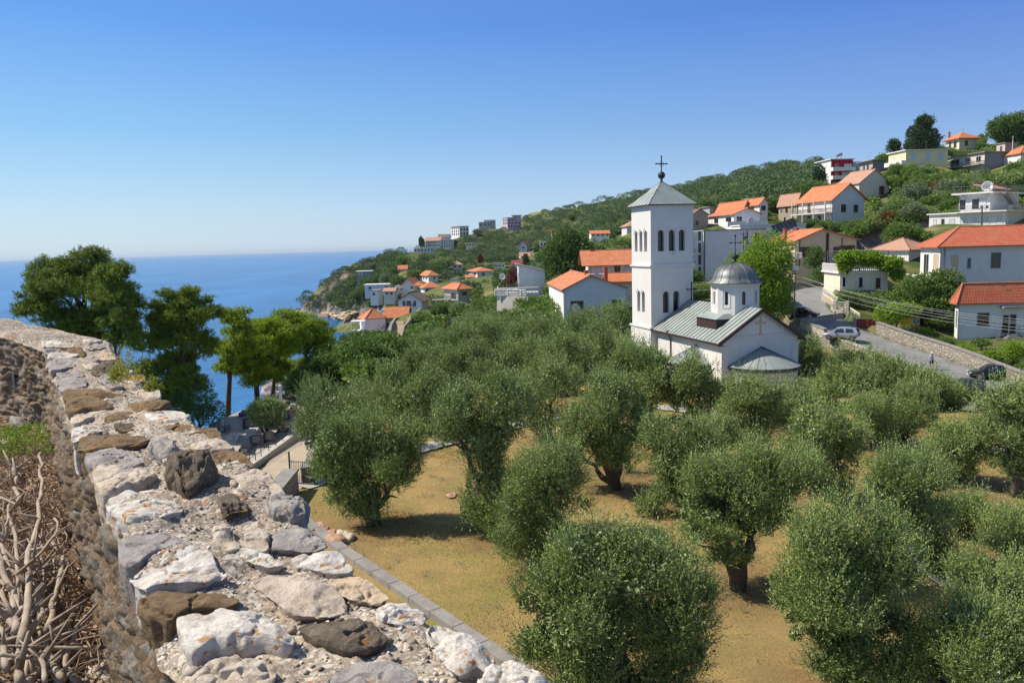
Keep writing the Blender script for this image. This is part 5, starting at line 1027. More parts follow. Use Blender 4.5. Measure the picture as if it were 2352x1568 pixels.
r, W, D, Hh = house('white gabled house with brown roof and small balcony above the red roofed sheds', 915, 969, 690, 714, 200, -10, 985, wall='white', roof='gable_y', tile='brown', rh=1.9, ov=.7, wF=[(.2,.31,.45,.95,'k'),(.66,.76,.45,.95,'k'),(.36,.56,.45,.95,'k'),(.45,.56,-.05,.35,'k')])
balcony(r, W*.33, W*.66, -1, -.02, Hh*.38, 'rail')
house('low red roofed building behind the lane wall', 884, 936, 729, 740, 178, 0, None, 6, 'grey', 'gable_x', 'orange', rh=2.1, ov=.3)
r, W, D, Hh = house('white house with red hip roof and open veranda beside the cove', 842, 886, 732, 760, 172, 28, 827, wall='white', roof='hip', tile='orange', rh=2.0, ov=.3)
o = empty('veranda', at_y(806, 760, 172), 0, 'white framed open veranda left of the house by the cove', 'veranda'); mb = MB(); mb.box(0,3.6,0,3,2.0,2.1); mb.box(0,3.6,0,3,-1.5,0); [mb.bar((x,.1,0),(x,.1,2.0),.06,5) for x in (.1,1.2,2.4,3.5)]; mb.build('frame', m_wash, o)
r, W, D, Hh = house('three storey white house with orange roof and balconies on the left of the hillside village', 925, 951, 652, 674, 260, -8, None, 9, 'white', 'gable_y', 'orange', rh=1.8, ov=.5, wF=[(.75,.9,.5,.75,'k')])
balcony(r, -2.5, -.02, 0, 5, Hh*.55, 'solid'); balcony(r, -2.5, -.02, 0, 5, .2, 'solid')
house('narrow yellow house with orange roof beside the three storey white house', 952, 971, 656, 673, 257, 0, None, 8, 'yellow', 'hip', 'orange', rh=1.3, ov=.5, wF=[(.35,.6,.5,.8,'k'),(.35,.6,.05,.3,'k')])
house('white house with orange hip roof and yellow awning right of the narrow yellow house', 975, 1013, 661, 674, 245, 18, 967, wall='white', roof='hip', tile='orange', rh=1.8, ov=.6, wF=[(.1,.25,.2,.8,'k'),(.5,.65,.2,.8,'k')])
house('two storey white house with orange hip roof higher up behind the narrow yellow house', 985, 1007, 633, 650, 298, 25, 965, wall='white', roof='hip', tile='orange', rh=1.8, ov=.6, wF=[(.5,.65,.5,.85,'k')], wL=[(.2,.3,.5,.8,'k'),(.5,.6,.5,.8,'k'),(.75,.85,.5,.8,'k')])
house('long low white house with bright orange roof in the middle of the hillside village', 1097, 1132, 623, 639, 290, 22, 1077, wall='white', roof='hip', tile='orange', rh=1.3, ov=.8, wF=[(.3,.45,.4,.8,'k')], wL=[(.2,.4,.4,.8,'b')])
house('small white annex with low orange roof attached below the long low white house', 1071, 1090, 637, 644, 286, 5, None, 5, 'white', 'gable_x', 'orange', rh=.8, ov=.4)
house('low pink roofed bungalow among trees left of the three storey white house', 881, 907, 669, 678, 253, 0, None, 6, 'beige', 'gable_x', 'pale', rh=.9, ov=.3, wF=[(.2,.4,.2,.7,'k'),(.6,.8,.2,.7,'k')])
house('long flat roofed white building among the trees above the cove', 838, 898, 655, 668, 300, 0, None, 7, 'white', 'flat', 'white', ov=.5, wF=[(.15,.25,.3,.7,'k'),(.75,.9,.3,.7,'k')])
house('dark blue grey flat roofed house near the headland top', 820, 853, 624, 640, 380, 5, None, 8, 'dgrey', 'flat', 'white', ov=.6, wF=[(.1,.2,.5,.8,'c'),(.3,.4,.5,.8,'c')])
house('small white flat roofed house below the long flat white building', 851, 869, 668, 682, 270, -5, None, 6, 'white', 'flat', 'concrete', ov=.3, wF=[(.3,.6,.3,.7,'k')])
house('low pale house behind the stepped street between the village houses', 1035, 1050, 642, 652, 280, -5, None, 5, 'white', 'flat', 'concrete', ov=.2)
# far hill
def arcrow(n, z0, z1, k='k'): return [((i+.25)/n, (i+.75)/n, z0, z1, k) for i in range(n)]
house('mauve multi storey hotel with brick red trim on the far ridge', 1166, 1197, 500, 523, 600, 25, 1155, wall='purple', roof='flat', tile='concrete', ov=.3, wF=arcrow(5,.03,.2)+arcrow(4,.4,.52)+arcrow(4,.7,.82), wL=arcrow(3,.4,.55)+arcrow(3,.7,.85), name='hotel', cat='hotel')
house('small orange roofed penthouse on top of the mauve hotel', 1177, 1197, 495, 500, 603, 0, None, 8, 'purple', 'flat', 'orange', ov=.8, name='penthouse', cat='penthouse')
house('grey concrete boxy house on the far ridge left of the mauve hotel', 1100, 1128, 511, 520, 620, 0, None, 10, 'grey', 'flat', 'concrete', ov=.1, wF=arcrow(3,.2,.6))
house('taller grey block set behind the boxy house on the far ridge', 1112, 1138, 506, 519, 628, 0, None, 8, 'lgrey', 'flat', 'concrete', ov=.1, wF=arcrow(4,.5,.8))
house('white building with rows of arches and orange roof on the headland top', 1056, 1077, 520, 541, 560, 25, 1037, wall='white', roof='flat', tile='orange', ov=.6, wF=arcrow(3,.1,.35)+arcrow(3,.55,.8), wL=arcrow(4,.08,.3)+arcrow(4,.42,.62)+arcrow(4,.75,.9))
house('white terraced house with brownish roof and three balcony rows on the headland', 978, 1012, 553, 567, 520, 0, None, 12, 'white', 'gable_x', 'pale', rh=2.2, ov=.6, wF=arcrow(7,.1,.4)+arcrow(7,.6,.85))
house('white flat roofed block right beside the terraced house on the headland', 1013, 1041, 551, 569, 518, 0, None, 12, 'white', 'flat', 'white', ov=.3, wF=arcrow(5,.1,.3)+arcrow(5,.42,.6)+arcrow(5,.72,.9))
house('house with dark brown roof peeking above the terraced house on the headland', 1007, 1032, 545, 550, 535, 0, None, 10, 'white', 'gable_x', 'brown', rh=2.0, ov=.5)
house('wide low white flat roofed villa at the seaward end of the headland', 951, 996, 570, 579, 490, 0, None, 10, 'white', 'flat', 'white', ov=.8, wF=arcrow(6,.2,.7))
house('small white flat terrace house lowest on the seaward end of the headland', 938, 960, 581, 588, 478, 0, None, 8, 'white', 'flat', 'white', ov=.5, wF=arcrow(4,.2,.7))
house('white house with dark blue gable and orange roof alone on the mid slope', 1192, 1210, 563, 572, 420, -10, 1221, wall='blue', roof='gable_y', tile='orange', rh=2.2, ov=.5, wF=[(.4,.7,.1,.5,'k')])
house('white cubic two storey villa with roof frame among trees on the mid slope', 1240, 1264, 555, 575, 400, 0, None, 8, 'white', 'flat', 'white', ov=.3, wF=arcrow(3,.1,.4)+arcrow(3,.55,.85))
house('white house with dark maroon roof beside the cypress on the mid slope', 1176, 1205, 606, 617, 330, -5, None, 7, 'white', 'gable_x', 'maroon', rh=1.4, ov=.4, wF=arcrow(4,.2,.6,'k'))
house('small house with faded orange roof near the cypress pair', 1196, 1217, 588, 595, 372, 5, None, 7, 'white', 'gable_x', 'pale', rh=1.6, ov=.5)
house('tiny steep red wooden gabled cabin among the trees', 1097, 1110, 595, 604, 380, 0, None, 6, 'red', 'gable_y', 'maroon', rh=2.6, ov=.5, name='cabin', cat='cabin')
house('long low orange roofed house high on the slope left of the bell tower', 1358, 1400, 537, 543, 305, 0, None, 8, 'white', 'gable_x', 'orange', rh=1.2, ov=.4, wF=arcrow(4,.2,.7))
house('grey roofed house partly hidden by the left edge of the bell tower', 1440, 1475, 520, 537, 290, 5, 1428, wall='lgrey', roof='hip', tile='pale', rh=2.0, ov=.6)
house('small flat white house between the maroon roofed house and the cabin', 1135, 1160, 606, 614, 338, 0, None, 6, 'white', 'flat', 'concrete', ov=.4, wF=arcrow(3,.2,.6))
house('orange roof peeking out of the trees just above the big dark tree', 1268, 1284, 538, 545, 335, 0, None, 6, 'white', 'gable_x', 'orange', rh=1.4, ov=.4)
house('small cream house with orange roof left of the pale blue sloping roof house', 1110, 1132, 664, 676, 215, 10, None, 6, 'cream', 'hip', 'orange', rh=1.5, ov=.5, wF=[(.2,.4,.3,.7,'k'),(.6,.8,.3,.7,'k')])
house('white cottage with faded roof just above the long low white house', 1040, 1062, 608, 617, 330, 8, None, 6, 'white', 'hip', 'pale', rh=1.5, ov=.5, wF=arcrow(2,.3,.7))
house('little white house with orange roof above the three storey white house', 915, 935, 618, 628, 340, 5, None, 6, 'white', 'gable_x', 'orange', rh=1.5, ov=.4, wF=arcrow(3,.3,.7))
house('flat roofed cream house at the foot of the far arches building', 1070, 1096, 558, 566, 480, 0, None, 7, 'cream', 'flat', 'white', ov=.5, wF=arcrow(4,.2,.7))
# vine terrace building
r, W, D, Hh = house('yellow terrace building with white balustrade under the vine pergola by the road', 1929, 2038, 628, 668, 112, -4, None, 7, 'cream', 'flat', 'white', ov=.35, wF=[(.04,.12,.2,.8,'g'),(.4,.47,.2,.75,'k'),(.75,.85,.1,.7,'k')], name='terrace_building', cat='building')
mb = MB(); railing(mb, (-.25,-.25,Hh+.23), (W+.2,-.25,Hh+.23), 1.0, .28, .07); railing(mb, (-.25,-.25,Hh+.23), (-.25,D,Hh+.23), 1.0, .28, .07); mb.build('balustrade', m_wrail, r)
mb = MB(); [mb.bar((x,y,Hh+.25),(x,y,Hh+3.1),.05,5) for x in (0,W*.5,W) for y in (0,D*.8)]; [mb.bar((0,y,Hh+3.1),(W,y,Hh+3.1),.04,4) for y in (0,D*.4,D*.8)]; mb.build('pergola_frame', m_rail, r)
PERG = (r, W, D, Hh)
# roadside walls
wallrun('dark grey stone wall around the outside of the road bend', [(1795,649,128),(1850,650,130),(1905,650,133),(1940,650,136)], 1.2, .4, m_gst, 'road_wall', down=1.5)
PW = [(1887,680,110),(1925,716,103.5),(1932,722,102)]
wallrun('pale block garden wall with yellow trimmed fence panel on the inner road bend', [(1889,677,110),(1927,703,104.5)], 1.7, .35, m_pale, 'garden_wall', down=1.5)
wallrun('second pale block garden wall between the white gate and the red gate', [(1937,716,102.5),(1977,741,97.5)], 2.0, .35, m_pale, 'garden_wall', down=1.5)
def road_wall(lab, i0, i1, off, h, th, mat, cap, down=.6, left=False):
    idx = list(range(i0, i1, 3)); b0 = RQ[i0]; sgn = 1; P = []
    for i in idx:
        n = RN[i]; n = n if (n[1] > 0) != left else -n; P.append((RQ[i][0]+n[0]*off, RQ[i][1]+n[1]*off, RQ[i][2]+h))
    o = empty('road_wall', b0, 0, lab, 'wall'); mb = MB(); cp = MB()
    for A, w0, w1, za, zb in ((mb, 0, th, -h-down, 0), (cp, -.08, th+.08, .003, .13)):
        v = []
        for k, p in enumerate(P):
            n = RN[idx[k]]; n = n if (n[1] > 0) != left else -n; v += [(p[0]+n[0]*w-b0[0], p[1]+n[1]*w-b0[1], p[2]+z-b0[2]) for w, z in ((w0,za),(w1,za),(w1,zb),(w0,zb))]
        m_ = len(P); A.add(v, [(k*4+j, k*4+(j+1)%4, (k+1)*4+(j+1)%4, (k+1)*4+j) for k in range(m_-1) for j in range(4)]+[(0,3,2,1),((m_-1)*4,(m_-1)*4+1,(m_-1)*4+2,(m_-1)*4+3)])
    mb.build('masonry', mat, o); cp.build('coping', cap, o); return o
_k = [i for i in range(len(RQ)) if proj(RQ[i]+np.array([RN[i][0], RN[i][1], 0])*(1 if RN[i][1] > 0 else -1)*2.85)[0] < 2014][0]+2
road_wall('long rubble stone wall with concrete coping along the upper side of the road', 0, _k, 2.85, 1.45, .45, m_rub, m_conc)

_a = [i for i in range(len(RQ)) if proj(RQ[i])[0] < 1955][0]; _b = [i for i in range(len(RQ)) if proj(RQ[i])[0] < 1853][0]
road_wall('pale rubble parapet and retaining wall along the church side of the road', _a, _b, 2.9, .55, .4, m_pale, m_conc, 2.6, True)
_c = [i for i in range(len(RQ)) if proj(RQ[i])[0] < 2200][0]
road_wall('low crumbling rubble wall continuing down the road above the olives', _c, _a, 2.9, .12, .4, m_pale, m_pale, 2.4, True)
# ============================================================ VEGETATION
def leafmat(name, top, top2, under, rough=.55, trans=.25, silver=1.0):
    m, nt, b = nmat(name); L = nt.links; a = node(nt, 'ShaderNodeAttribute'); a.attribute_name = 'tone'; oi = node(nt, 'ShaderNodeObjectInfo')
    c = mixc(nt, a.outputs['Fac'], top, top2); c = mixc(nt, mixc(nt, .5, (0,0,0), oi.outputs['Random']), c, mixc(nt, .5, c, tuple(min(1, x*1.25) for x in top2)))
    g = node(nt, 'ShaderNodeNewGeometry'); c = mixc(nt, g.outputs['Backfacing'], c, under) if under else c
    L.new(c, b.inputs['Base Color']); setin(b, Roughness=rough); b.inputs['Specular IOR Level'].default_value = .35
    tr = node(nt, 'ShaderNodeBsdfTranslucent'); L.new(mixc(nt, .5, c, (.18,.25,.04)), tr.inputs['Color']); ms = node(nt, 'ShaderNodeMixShader'); ms.inputs[0].default_value = trans
    out = [n for n in nt.nodes if n.type == 'OUTPUT_MATERIAL'][0]; L.new(b.outputs[0], ms.inputs[1]); L.new(tr.outputs[0], ms.inputs[2]); L.new(ms.outputs[0], out.inputs['Surface']); return m
LM = {'olive': leafmat('olive_leaves', (.042,.080,.014), (.29,.41,.080), (.27,.33,.14), .5, .10), 'pine': leafmat('pine_needles', (.026,.058,.009), (.24,.32,.028), None, .6, .2), 'ypine': leafmat('bright_pine_needles', (.07,.14,.010), (.44,.56,.02), None, .6, .25),
      'dark': leafmat('dark_foliage', (.05,.10,.022), (.14,.24,.045), None, .55, .2), 'mid': leafmat('green_foliage', (.065,.125,.024), (.19,.29,.055), None, .5, .25), 'bright': leafmat('bright_foliage', (.11,.22,.015), (.32,.46,.03), None, .5, .3),
      'grey': leafmat('grey_green_foliage', (.12,.18,.08), (.27,.36,.17), (.2,.23,.15), .6, .2), 'cyp': leafmat('cypress_foliage', (.018,.045,.016), (.05,.09,.03), None, .7, .1), 'rust': leafmat('rusty_foliage', (.13,.05,.02), (.2,.09,.03), None, .6, .2), 'yell': leafmat('yellow_green_foliage', (.20,.22,.02), (.38,.36,.04), None, .5, .3), 'plum': leafmat('plum_foliage', (.10,.02,.03), (.17,.05,.04), None, .6, .2), 'far': leafmat('far_wood_foliage', (.045,.085,.035), (.125,.19,.07), None, .7, .1)}
m_bark = MAT('olive_bark', (.13,.10,.075), (.07,.055,.045), .95, 3, None, 14, .9, .05, stretch=(1,1,.4)); m_pbark = MAT('pine_bark', (.11,.07,.05), (.06,.04,.03), .95, 3, None, 12, .9, .05, stretch=(1,1,.4))
def unit(a): return a/(np.linalg.norm(a, axis=-1, keepdims=True)+1e-9)
def foliage(lobes, n, sprig=.35, per=8, ll=.11, lw=.03, up=.5, seed=1, shell=.72, gap=.0, gapf=1.2, out=.8, lump=.22, lumpf=1.0, tonef=None, spread=.55, core=0.0, wisp=0.0, lobetone=0.0):
    """lobes: list of (cx,cy,cz,rx,ry,rz). leaf sprigs near lobe surfaces, pointing out and up"""
    r = np.random.default_rng(seed); Lb = np.array(lobes, float); w = (Lb[:,3]*Lb[:,4]*Lb[:,5])**(2/3); k = r.choice(len(Lb), n, p=w/w.sum()); c = Lb[k,:3]; R = Lb[k,3:]
    d = unit(r.normal(size=(n,3))); rr = np.where(r.random(n) < .82, shell+(1-shell)*r.random(n)**.7, r.random(n)**.5*shell)
    P = c+d*R*rr[:,None]; o = fbm(P*lumpf+seed, 3, seed); P = c+d*R*(rr*(1+lump*o))[:,None]
    lt_ = (r.random(len(Lb))-.5)[k]*lobetone
    if gap > 0:
        g = vnoise(P*gapf, seed+77)+.35*vnoise(P*gapf*2.3, seed+78); keep = g > -1+gap*1.2; P, d, R, k, o, lt_ = P[keep], d[keep], R[keep], k[keep], o[keep], lt_[keep]
    inside = np.zeros(len(P), bool)
    for i, q in enumerate(Lb): inside |= (k != i) & ((((P-q[:3])/q[3:])**2).sum(1) < .45)
    keep = ~inside | (r.random(len(P)) < .12); P, d, o, lt_ = P[keep], d[keep], o[keep], lt_[keep]; n = len(P)
    sd = unit(d*out+np.array([0,0,up])+r.normal(size=(n,3))*.35); sl = sprig*r.uniform(.5,1.3,n)*(1+wisp*np.clip(d[:,2], 0, 1)*r.random(n)**2); tn = np.clip(r.random(n)*.6+.2+lt_*1.6, -.3, 1.3)
    t = np.tile(np.linspace(.05,1,per), n); S = np.repeat(P, per, 0); D = np.repeat(sd, per, 0); SL = np.repeat(sl, per); m = len(t)
    ld = unit(D+r.normal(size=(m,3))*spread*1.3); base = S+D*(SL*t)[:,None]; side = unit(np.cross(ld, r.normal(size=(m,3)))); lw_ = (lw*r.uniform(.7,1.3,m))[:,None]; ll_ = (ll*r.uniform(.6,1.3,m))[:,None]
    V = np.stack([base, base+ld*ll_*.5-side*lw_*.5, base+ld*ll_, base+ld*ll_*.5+side*lw_*.5], 1).reshape(-1, 3)
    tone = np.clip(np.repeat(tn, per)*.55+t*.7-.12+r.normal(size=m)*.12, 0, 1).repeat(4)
    if core:   # inner leaves, shade painted in: dark tone behind gaps in the crown
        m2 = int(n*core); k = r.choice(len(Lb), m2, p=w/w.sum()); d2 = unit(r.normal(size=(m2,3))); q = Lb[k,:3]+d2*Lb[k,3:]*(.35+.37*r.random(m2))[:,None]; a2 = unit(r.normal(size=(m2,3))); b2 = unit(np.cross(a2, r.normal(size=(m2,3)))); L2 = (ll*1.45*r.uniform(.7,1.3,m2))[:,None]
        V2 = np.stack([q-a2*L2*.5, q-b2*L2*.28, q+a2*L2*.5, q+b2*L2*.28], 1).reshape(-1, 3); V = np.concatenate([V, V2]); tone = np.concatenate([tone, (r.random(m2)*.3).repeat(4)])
    return V, np.arange(len(V)).reshape(-1, 4), tone
def crown_mesh(lobes, name='crown', **kw):
    V, F, T = foliage(lobes, **kw); return np_mesh(name, V, F, False, {'tone': T})
def limbs(mb, base, tips, r0, seed=0, bend=.25, n=7, sub=True, flare=1.7):
    rr = random.Random(seed); fork = None
    for tp in tips:
        b = Vector(base); t = Vector(tp); pts = []; rs = []
        for i in range(n+1):
            f = i/n; p = b.lerp(t, f**1.0); p.z = b.z+(t.z-b.z)*(f**.85); p += Vector((rr.uniform(-1,1), rr.uniform(-1,1), 0))*bend*math.sin(f*math.pi)*(.35)
            pts.append(p); rs.append(r0*(1-.8*f)*(flare if i == 0 else 1.0))
        mb.tube(pts, rs, 8)
        if sub:
            for k in range(4):
                j = rr.randrange(n//2, n); p = pts[j]; L = (t-b).length*.28; q = p+Vector((rr.uniform(-1,1), rr.uniform(-1,1), rr.uniform(.0,.9))).normalized()*L; mb.tube([p, (p+q)/2+Vector((0,0,.05*L)), q], [rs[j]*.6, rs[j]*.4, rs[j]*.15], 5)
OV_T = [  # trunk foot (picture), ground z, lobes [(u,v,ru,rv)], label
 ((858,1205),[(885,1005,72,62),(795,1025,62,78),(850,1085,85,70),(775,1120,42,65),(925,1062,38,60),(835,1160,45,42),(760,1060,38,55)],'olive tree with thick trunk standing alone on the lawn right of the iron gate'),
 ((745,1050),[(752,925,60,52),(800,955,55,55),(725,965,36,50)],'olive tree beside the cemetery wall, left behind the lone lawn olive'),
 ((815,1035),[(808,962,48,48),(850,930,45,48)],'small olive tree directly behind the lone lawn olive'),
 ((987,992),[(965,905,58,55),(1000,925,38,48),(925,945,42,45)],'olive tree with slim visible trunk left of the paved path'),
 ((900,960),[(880,885,52,42),(925,870,42,34)],'low rounded olive tree behind the slim trunked one by the path'),
 ((1140,1228),[(1100,945,88,75),(1165,920,52,60),(1040,970,44,58),(1110,1020,68,60),(1125,1120,52,75),(1085,1165,30,42),(1150,1180,42,45)],'tall narrow olive tree whose foliage column reaches the ground, centre left'),
 ((1258,1008),[(1225,890,52,55),(1275,880,50,55),(1250,945,60,52),(1210,955,34,36)],'dark olive tree behind and right of the tall column olive'),
 ((1415,1122),[(1400,920,78,65),(1335,990,50,62),(1440,985,46,70),(1390,1030,48,45),(1320,1030,34,45)],'large olive tree with curved trunk left of the centre of the grove'),
 ((1262,1318),[(1250,1075,80,60),(1290,1130,58,62),(1215,1150,48,62),(1200,1240,58,78),(1260,1215,42,55)],'tall pale olive tree in front of the curved trunk olive'),
 ((1440,1660),[(1375,1290,110,92),(1500,1300,100,82),(1290,1390,100,92),(1440,1430,130,110),(1590,1400,80,92),(1330,1500,110,92),(1550,1520,100,85),(1260,1460,60,70),(1440,1270,60,50)],'huge spreading olive tree at the bottom centre of the picture'),
 ((1590,1178),[(1560,1010,78,66),(1600,1065,50,60),(1525,1060,42,58),(1500,1155,34,38),(1560,1120,44,42)],'round olive tree between the curved trunk olive and the forked one'),
 ((1694,1352),[(1770,1080,90,58),(1660,1110,80,62),(1830,1095,50,60),(1620,1170,66,62),(1700,1180,82,66),(1760,1150,70,55),(1600,1215,40,40),(1680,1260,58,36)],'big forked olive tree with a wide crown on two black limbs, centre right'),
 ((1905,1150),[(1890,985,78,62),(1850,1030,50,50),(1925,1050,50,62),(1870,970,50,50)],'silvery topped olive tree right behind the big forked olive'),
 ((1738,1045),[(1730,905,62,38),(1700,950,48,46),(1765,955,50,50),(1730,990,40,34)],'olive tree standing in front of the church apse'),
 ((1610,970),[(1600,870,62,46),(1565,905,34,44),(1640,905,40,44)],'olive tree in front of the left side apse of the church'),
 ((1480,965),[(1440,835,62,52),(1490,860,46,56),(1410,870,36,50),(1500,905,36,40)],'dark olive tree left of the church wall below the bell tower'),
 ((1935,1590),[(1950,1215,92,72),(2035,1280,86,85),(1880,1280,70,85),(1950,1350,115,90),(1880,1420,70,62),(2000,1440,92,72),(1930,1490,75,55),(1830,1370,42,50)],'massive olive tree right of the bottom grass clearing'),
 ((2150,1318),[(2080,1090,78,56),(2040,1140,48,55),(2120,1150,55,55),(2110,1220,60,50),(2150,1250,45,42),(2070,1200,50,40)],'olive tree with low twisted branches behind the massive right hand olive'),
 ((2216,1236),[(2215,1155,44,40),(2190,1180,36,32),(2245,1180,30,34)],'small young olive tree with thin stem between larger ones at the right'),
 ((2205,1112),[(2190,1015,62,52),(2235,1030,38,48),(2160,1040,40,40)],'middle sized olive tree in front of the right hand paved path'),
 ((2335,1140),[(2330,925,80,58),(2300,985,55,55),(2370,1010,60,80),(2330,1060,45,40),(2420,950,60,70)],'tall olive tree with leaning dark trunk cut by the right picture edge'),
 ((2010,1032),[(2000,940,55,40),(2025,975,42,38),(1985,985,34,34)],'olive tree by the paved path left of the leaning trunk one'),
 ((2075,1022),[(2075,930,58,48),(2105,960,40,44)],'olive tree directly right of its twin by the paved path'),
 ((2250,1640),[(2180,1440,92,70),(2270,1430,85,62),(2120,1520,90,62),(2250,1530,110,75),(2352,1480,70,80),(2060,1560,50,40)],'dense olive tree filling the bottom right corner'),
 ((2345,1290),[(2320,1200,66,44),(2370,1230,50,50),(2290,1240,34,34)],'pale olive tree at the right edge above the bottom right corner'),
 ((2290,1430),[(2260,1310,66,48),(2330,1330,70,55),(2215,1350,40,40)],'feathery olive tree overhanging the short paved path at the lower right'),
 ((1890,935),[(1895,880,52,36),(1935,890,40,34)],'olive tree just right of the church apse'),
 ((1860,862),[(1862,805,26,28),(1880,830,20,24),(1845,835,20,26)],'small olive bush against the right wall of the church'),
 ((1975,885),[(1965,830,48,32),(2005,845,30,28),(1925,850,34,28)],'olive tree below the silver car'),
 ((2040,935),[(2030,870,62,40),(2080,880,50,36),(1985,880,40,36)],'wide olive tree below the road between the silver car and the walking person'),
 ((2120,930),[(2120,882,50,32),(2170,893,44,28),(2085,898,36,28)],'olive tree right below the person walking on the road'),
 ((2195,930),[(2195,915,34,26),(2160,925,34,26)],'short olive tree hiding the nose of a parked car'),
 ((2300,950),[(2325,915,34,22),(2350,920,34,30),(2292,925,24,22)],'olive tree partly hiding the dark sedan on the road'),
 ((1820,1010),[(1815,915,44,40),(1850,940,40,44),(1790,950,34,40)],'olive tree between the apse and the silvery topped olive'),
 ((1665,1075),[(1650,995,30,40),(1675,1010,28,36)],'narrow olive sapling in shade behind the forked olive'),
 ((1440,1085),[(1445,1040,26,24)],'tiny round olive shrub right of the curved trunk'),
 ((1300,905),[(1295,810,60,42),(1340,840,36,52),(1260,840,42,40)],'rounded olive tree left of the bell tower foot, in the second row'),
 ((1215,880),[(1200,820,52,38),(1245,840,36,38),(1160,845,40,34)],'olive tree in the second row left of the rounded one'),
 ((1095,885),[(1080,830,55,38),(1125,850,44,36),(1040,850,34,32)],'wide olive tree above the small tan clearing'),
 ((980,880),[(975,825,46,34),(1000,850,34,30),(945,850,34,28)],'olive tree beside the dirt trail above the clearing'),
 ((1390,880),[(1385,790,52,46),(1420,820,36,44),(1355,810,32,36)],'olive tree immediately left of the bell tower base'),
 ((1340,800),[(1345,745,44,34),(1385,755,40,30),(1310,760,30,26)],'olive tree in front of the gabled house'),
 ((1415,775),[(1415,725,34,28),(1430,745,24,24)],'olive tree between the gabled house and the bell tower'),
 ((1235,800),[(1225,755,48,28),(1265,760,36,28)],'olive tree left below the gabled house'),
 ((1150,805),[(1140,760,50,30),(1185,770,36,26)],'olive tree in the third row below the retaining wall'),
 ((1060,825),[(1055,780,46,30),(1020,795,34,26)],'olive tree behind the double electricity pole'),
 ((1085,790),[(1090,750,42,26),(1120,755,30,22)],'small olive tree furthest back right of the double pole'),
 ((940,835),[(950,800,34,26),(985,790,36,26)],'low olive bush at the top of the dirt trail'),
]
TREES_DONE = []
def px_lobes(lb, Yc, foot, seed, depthk=1.0):
    r = random.Random(seed); out = []
    for (u, v, ru, rv) in lb:
        s = Yc/1802.0; dy = r.uniform(-.35, .35)*max(ru, rv)*s*1.2; y = Yc+dy; p = at_y(u, v, y); k = y/1802.0
        out.append((p[0]-foot[0], p[1]-foot[1], p[2]-foot[2], ru*k, (ru+rv)*.5*k*depthk, rv*k))
    return out
for i, (ft, lb, lab) in enumerate(OV_T):
    foot = at_z(ft[0], ft[1], -12.0)
    if foot[1] > 58:
        for _ in range(5): foot = at_z(ft[0], ft[1], H1(foot[0], foot[1]))
    root = empty('olive_tree', foot, 0, lab, 'olive tree', 'olive trees of the grove'); Yc = foot[1]; lo = px_lobes(lb, Yc, foot, i)
    rl = random.Random(i+900); sub = []; lo = [(l[0], l[1], l[2]-.22, l[3]*1.04, l[4]*1.04, max(.3, l[5]-.12)) for l in lo]
    if i not in (0, 3, 7, 11, 20):
        lowz = min(l[2]-l[5]*.5 for l in lo); mw = max(l[3] for l in lo); lo.append((rl.uniform(-.2,.2)*mw, -.1, max(.5, lowz*.5), mw*.5, mw*.5, max(.6, lowz*.55)))
    for l in lo:
        sub.append((l[0], l[1], l[2], l[3]*.72, l[4]*.72, l[5]*.74))
        for _k in range(9):
            a = rl.uniform(0, 6.28); e = rl.uniform(-.35, 1.35); ce = math.cos(e); q = rl.uniform(.24, .46); sub.append((l[0]+l[3]*.94*ce*math.cos(a), l[1]+l[4]*.94*ce*math.sin(a), l[2]+l[5]*.88*math.sin(e), l[3]*q, l[4]*q, l[5]*q*1.55))
    big0 = lo; lo = sub; vol = sum(l[3]*l[5] for l in big0); near = Yc < 30
    dens = {True: 1350, False: 700}[near] if Yc < 45 else (430 if Yc < 70 else 260)
    sc = .82 if Yc < 30 else (1.05 if Yc < 50 else 1.45)
    n = int(vol*dens*2.1); ys = .25 if near else .3
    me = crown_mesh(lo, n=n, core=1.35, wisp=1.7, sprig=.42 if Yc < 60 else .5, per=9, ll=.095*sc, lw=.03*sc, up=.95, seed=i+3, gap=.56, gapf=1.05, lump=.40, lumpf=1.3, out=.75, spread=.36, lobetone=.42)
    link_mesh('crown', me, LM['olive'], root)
    mb = MB(); big = sorted(big0, key=lambda l: -l[3]*l[5])[:5]
    limbs(mb, (0,0,-.1), [(l[0], l[1], l[2]+.15*l[5]) for l in big], .10+.035*math.sqrt(vol), i, .5); mb.build('trunk', m_bark, root, True)
    TREES_DONE.append((foot[0], foot[1]))
# stakes and the cemetery bush
def simple_tree(name, lab, foot, lobes, mat, n, cat='tree', group=None, seed=1, sprig=.3, per=7, ll=.12, lw=.05, up=.4, gap=.2, trunk=.12, bark=None, gapf=1.0, lump=.3, lumpf=.8, tr=True, out=.8, spread=.55, ntip=4):
    root = empty(name, foot, 0, lab, cat, group); link_mesh('crown', crown_mesh(lobes, n=n, sprig=sprig, per=per, ll=ll, lw=lw, up=up, gap=gap, seed=seed, gapf=gapf, lump=lump, lumpf=lumpf, out=out, spread=spread, core=.8), LM[mat], root)
    if tr:
        mb = MB(); big = sorted(lobes, key=lambda l: -l[3]*l[5])[:ntip]; limbs(mb, (0,0,-.3), [(l[0], l[1], l[2]) for l in big], trunk, seed, .4); mb.build('trunk', bark or m_bark, root, True)
    return root
def pxt(name, lab, ft, Y, lb, mat, dens, **kw):
    foot = at_y(ft[0], ft[1], Y); lo = px_lobes(lb, Y, foot, kw.get('seed', 1)); vol = sum(l[3]*l[5] for l in lo); return simple_tree(name, lab, foot, lo, mat, int(vol*dens*2.0), **kw)
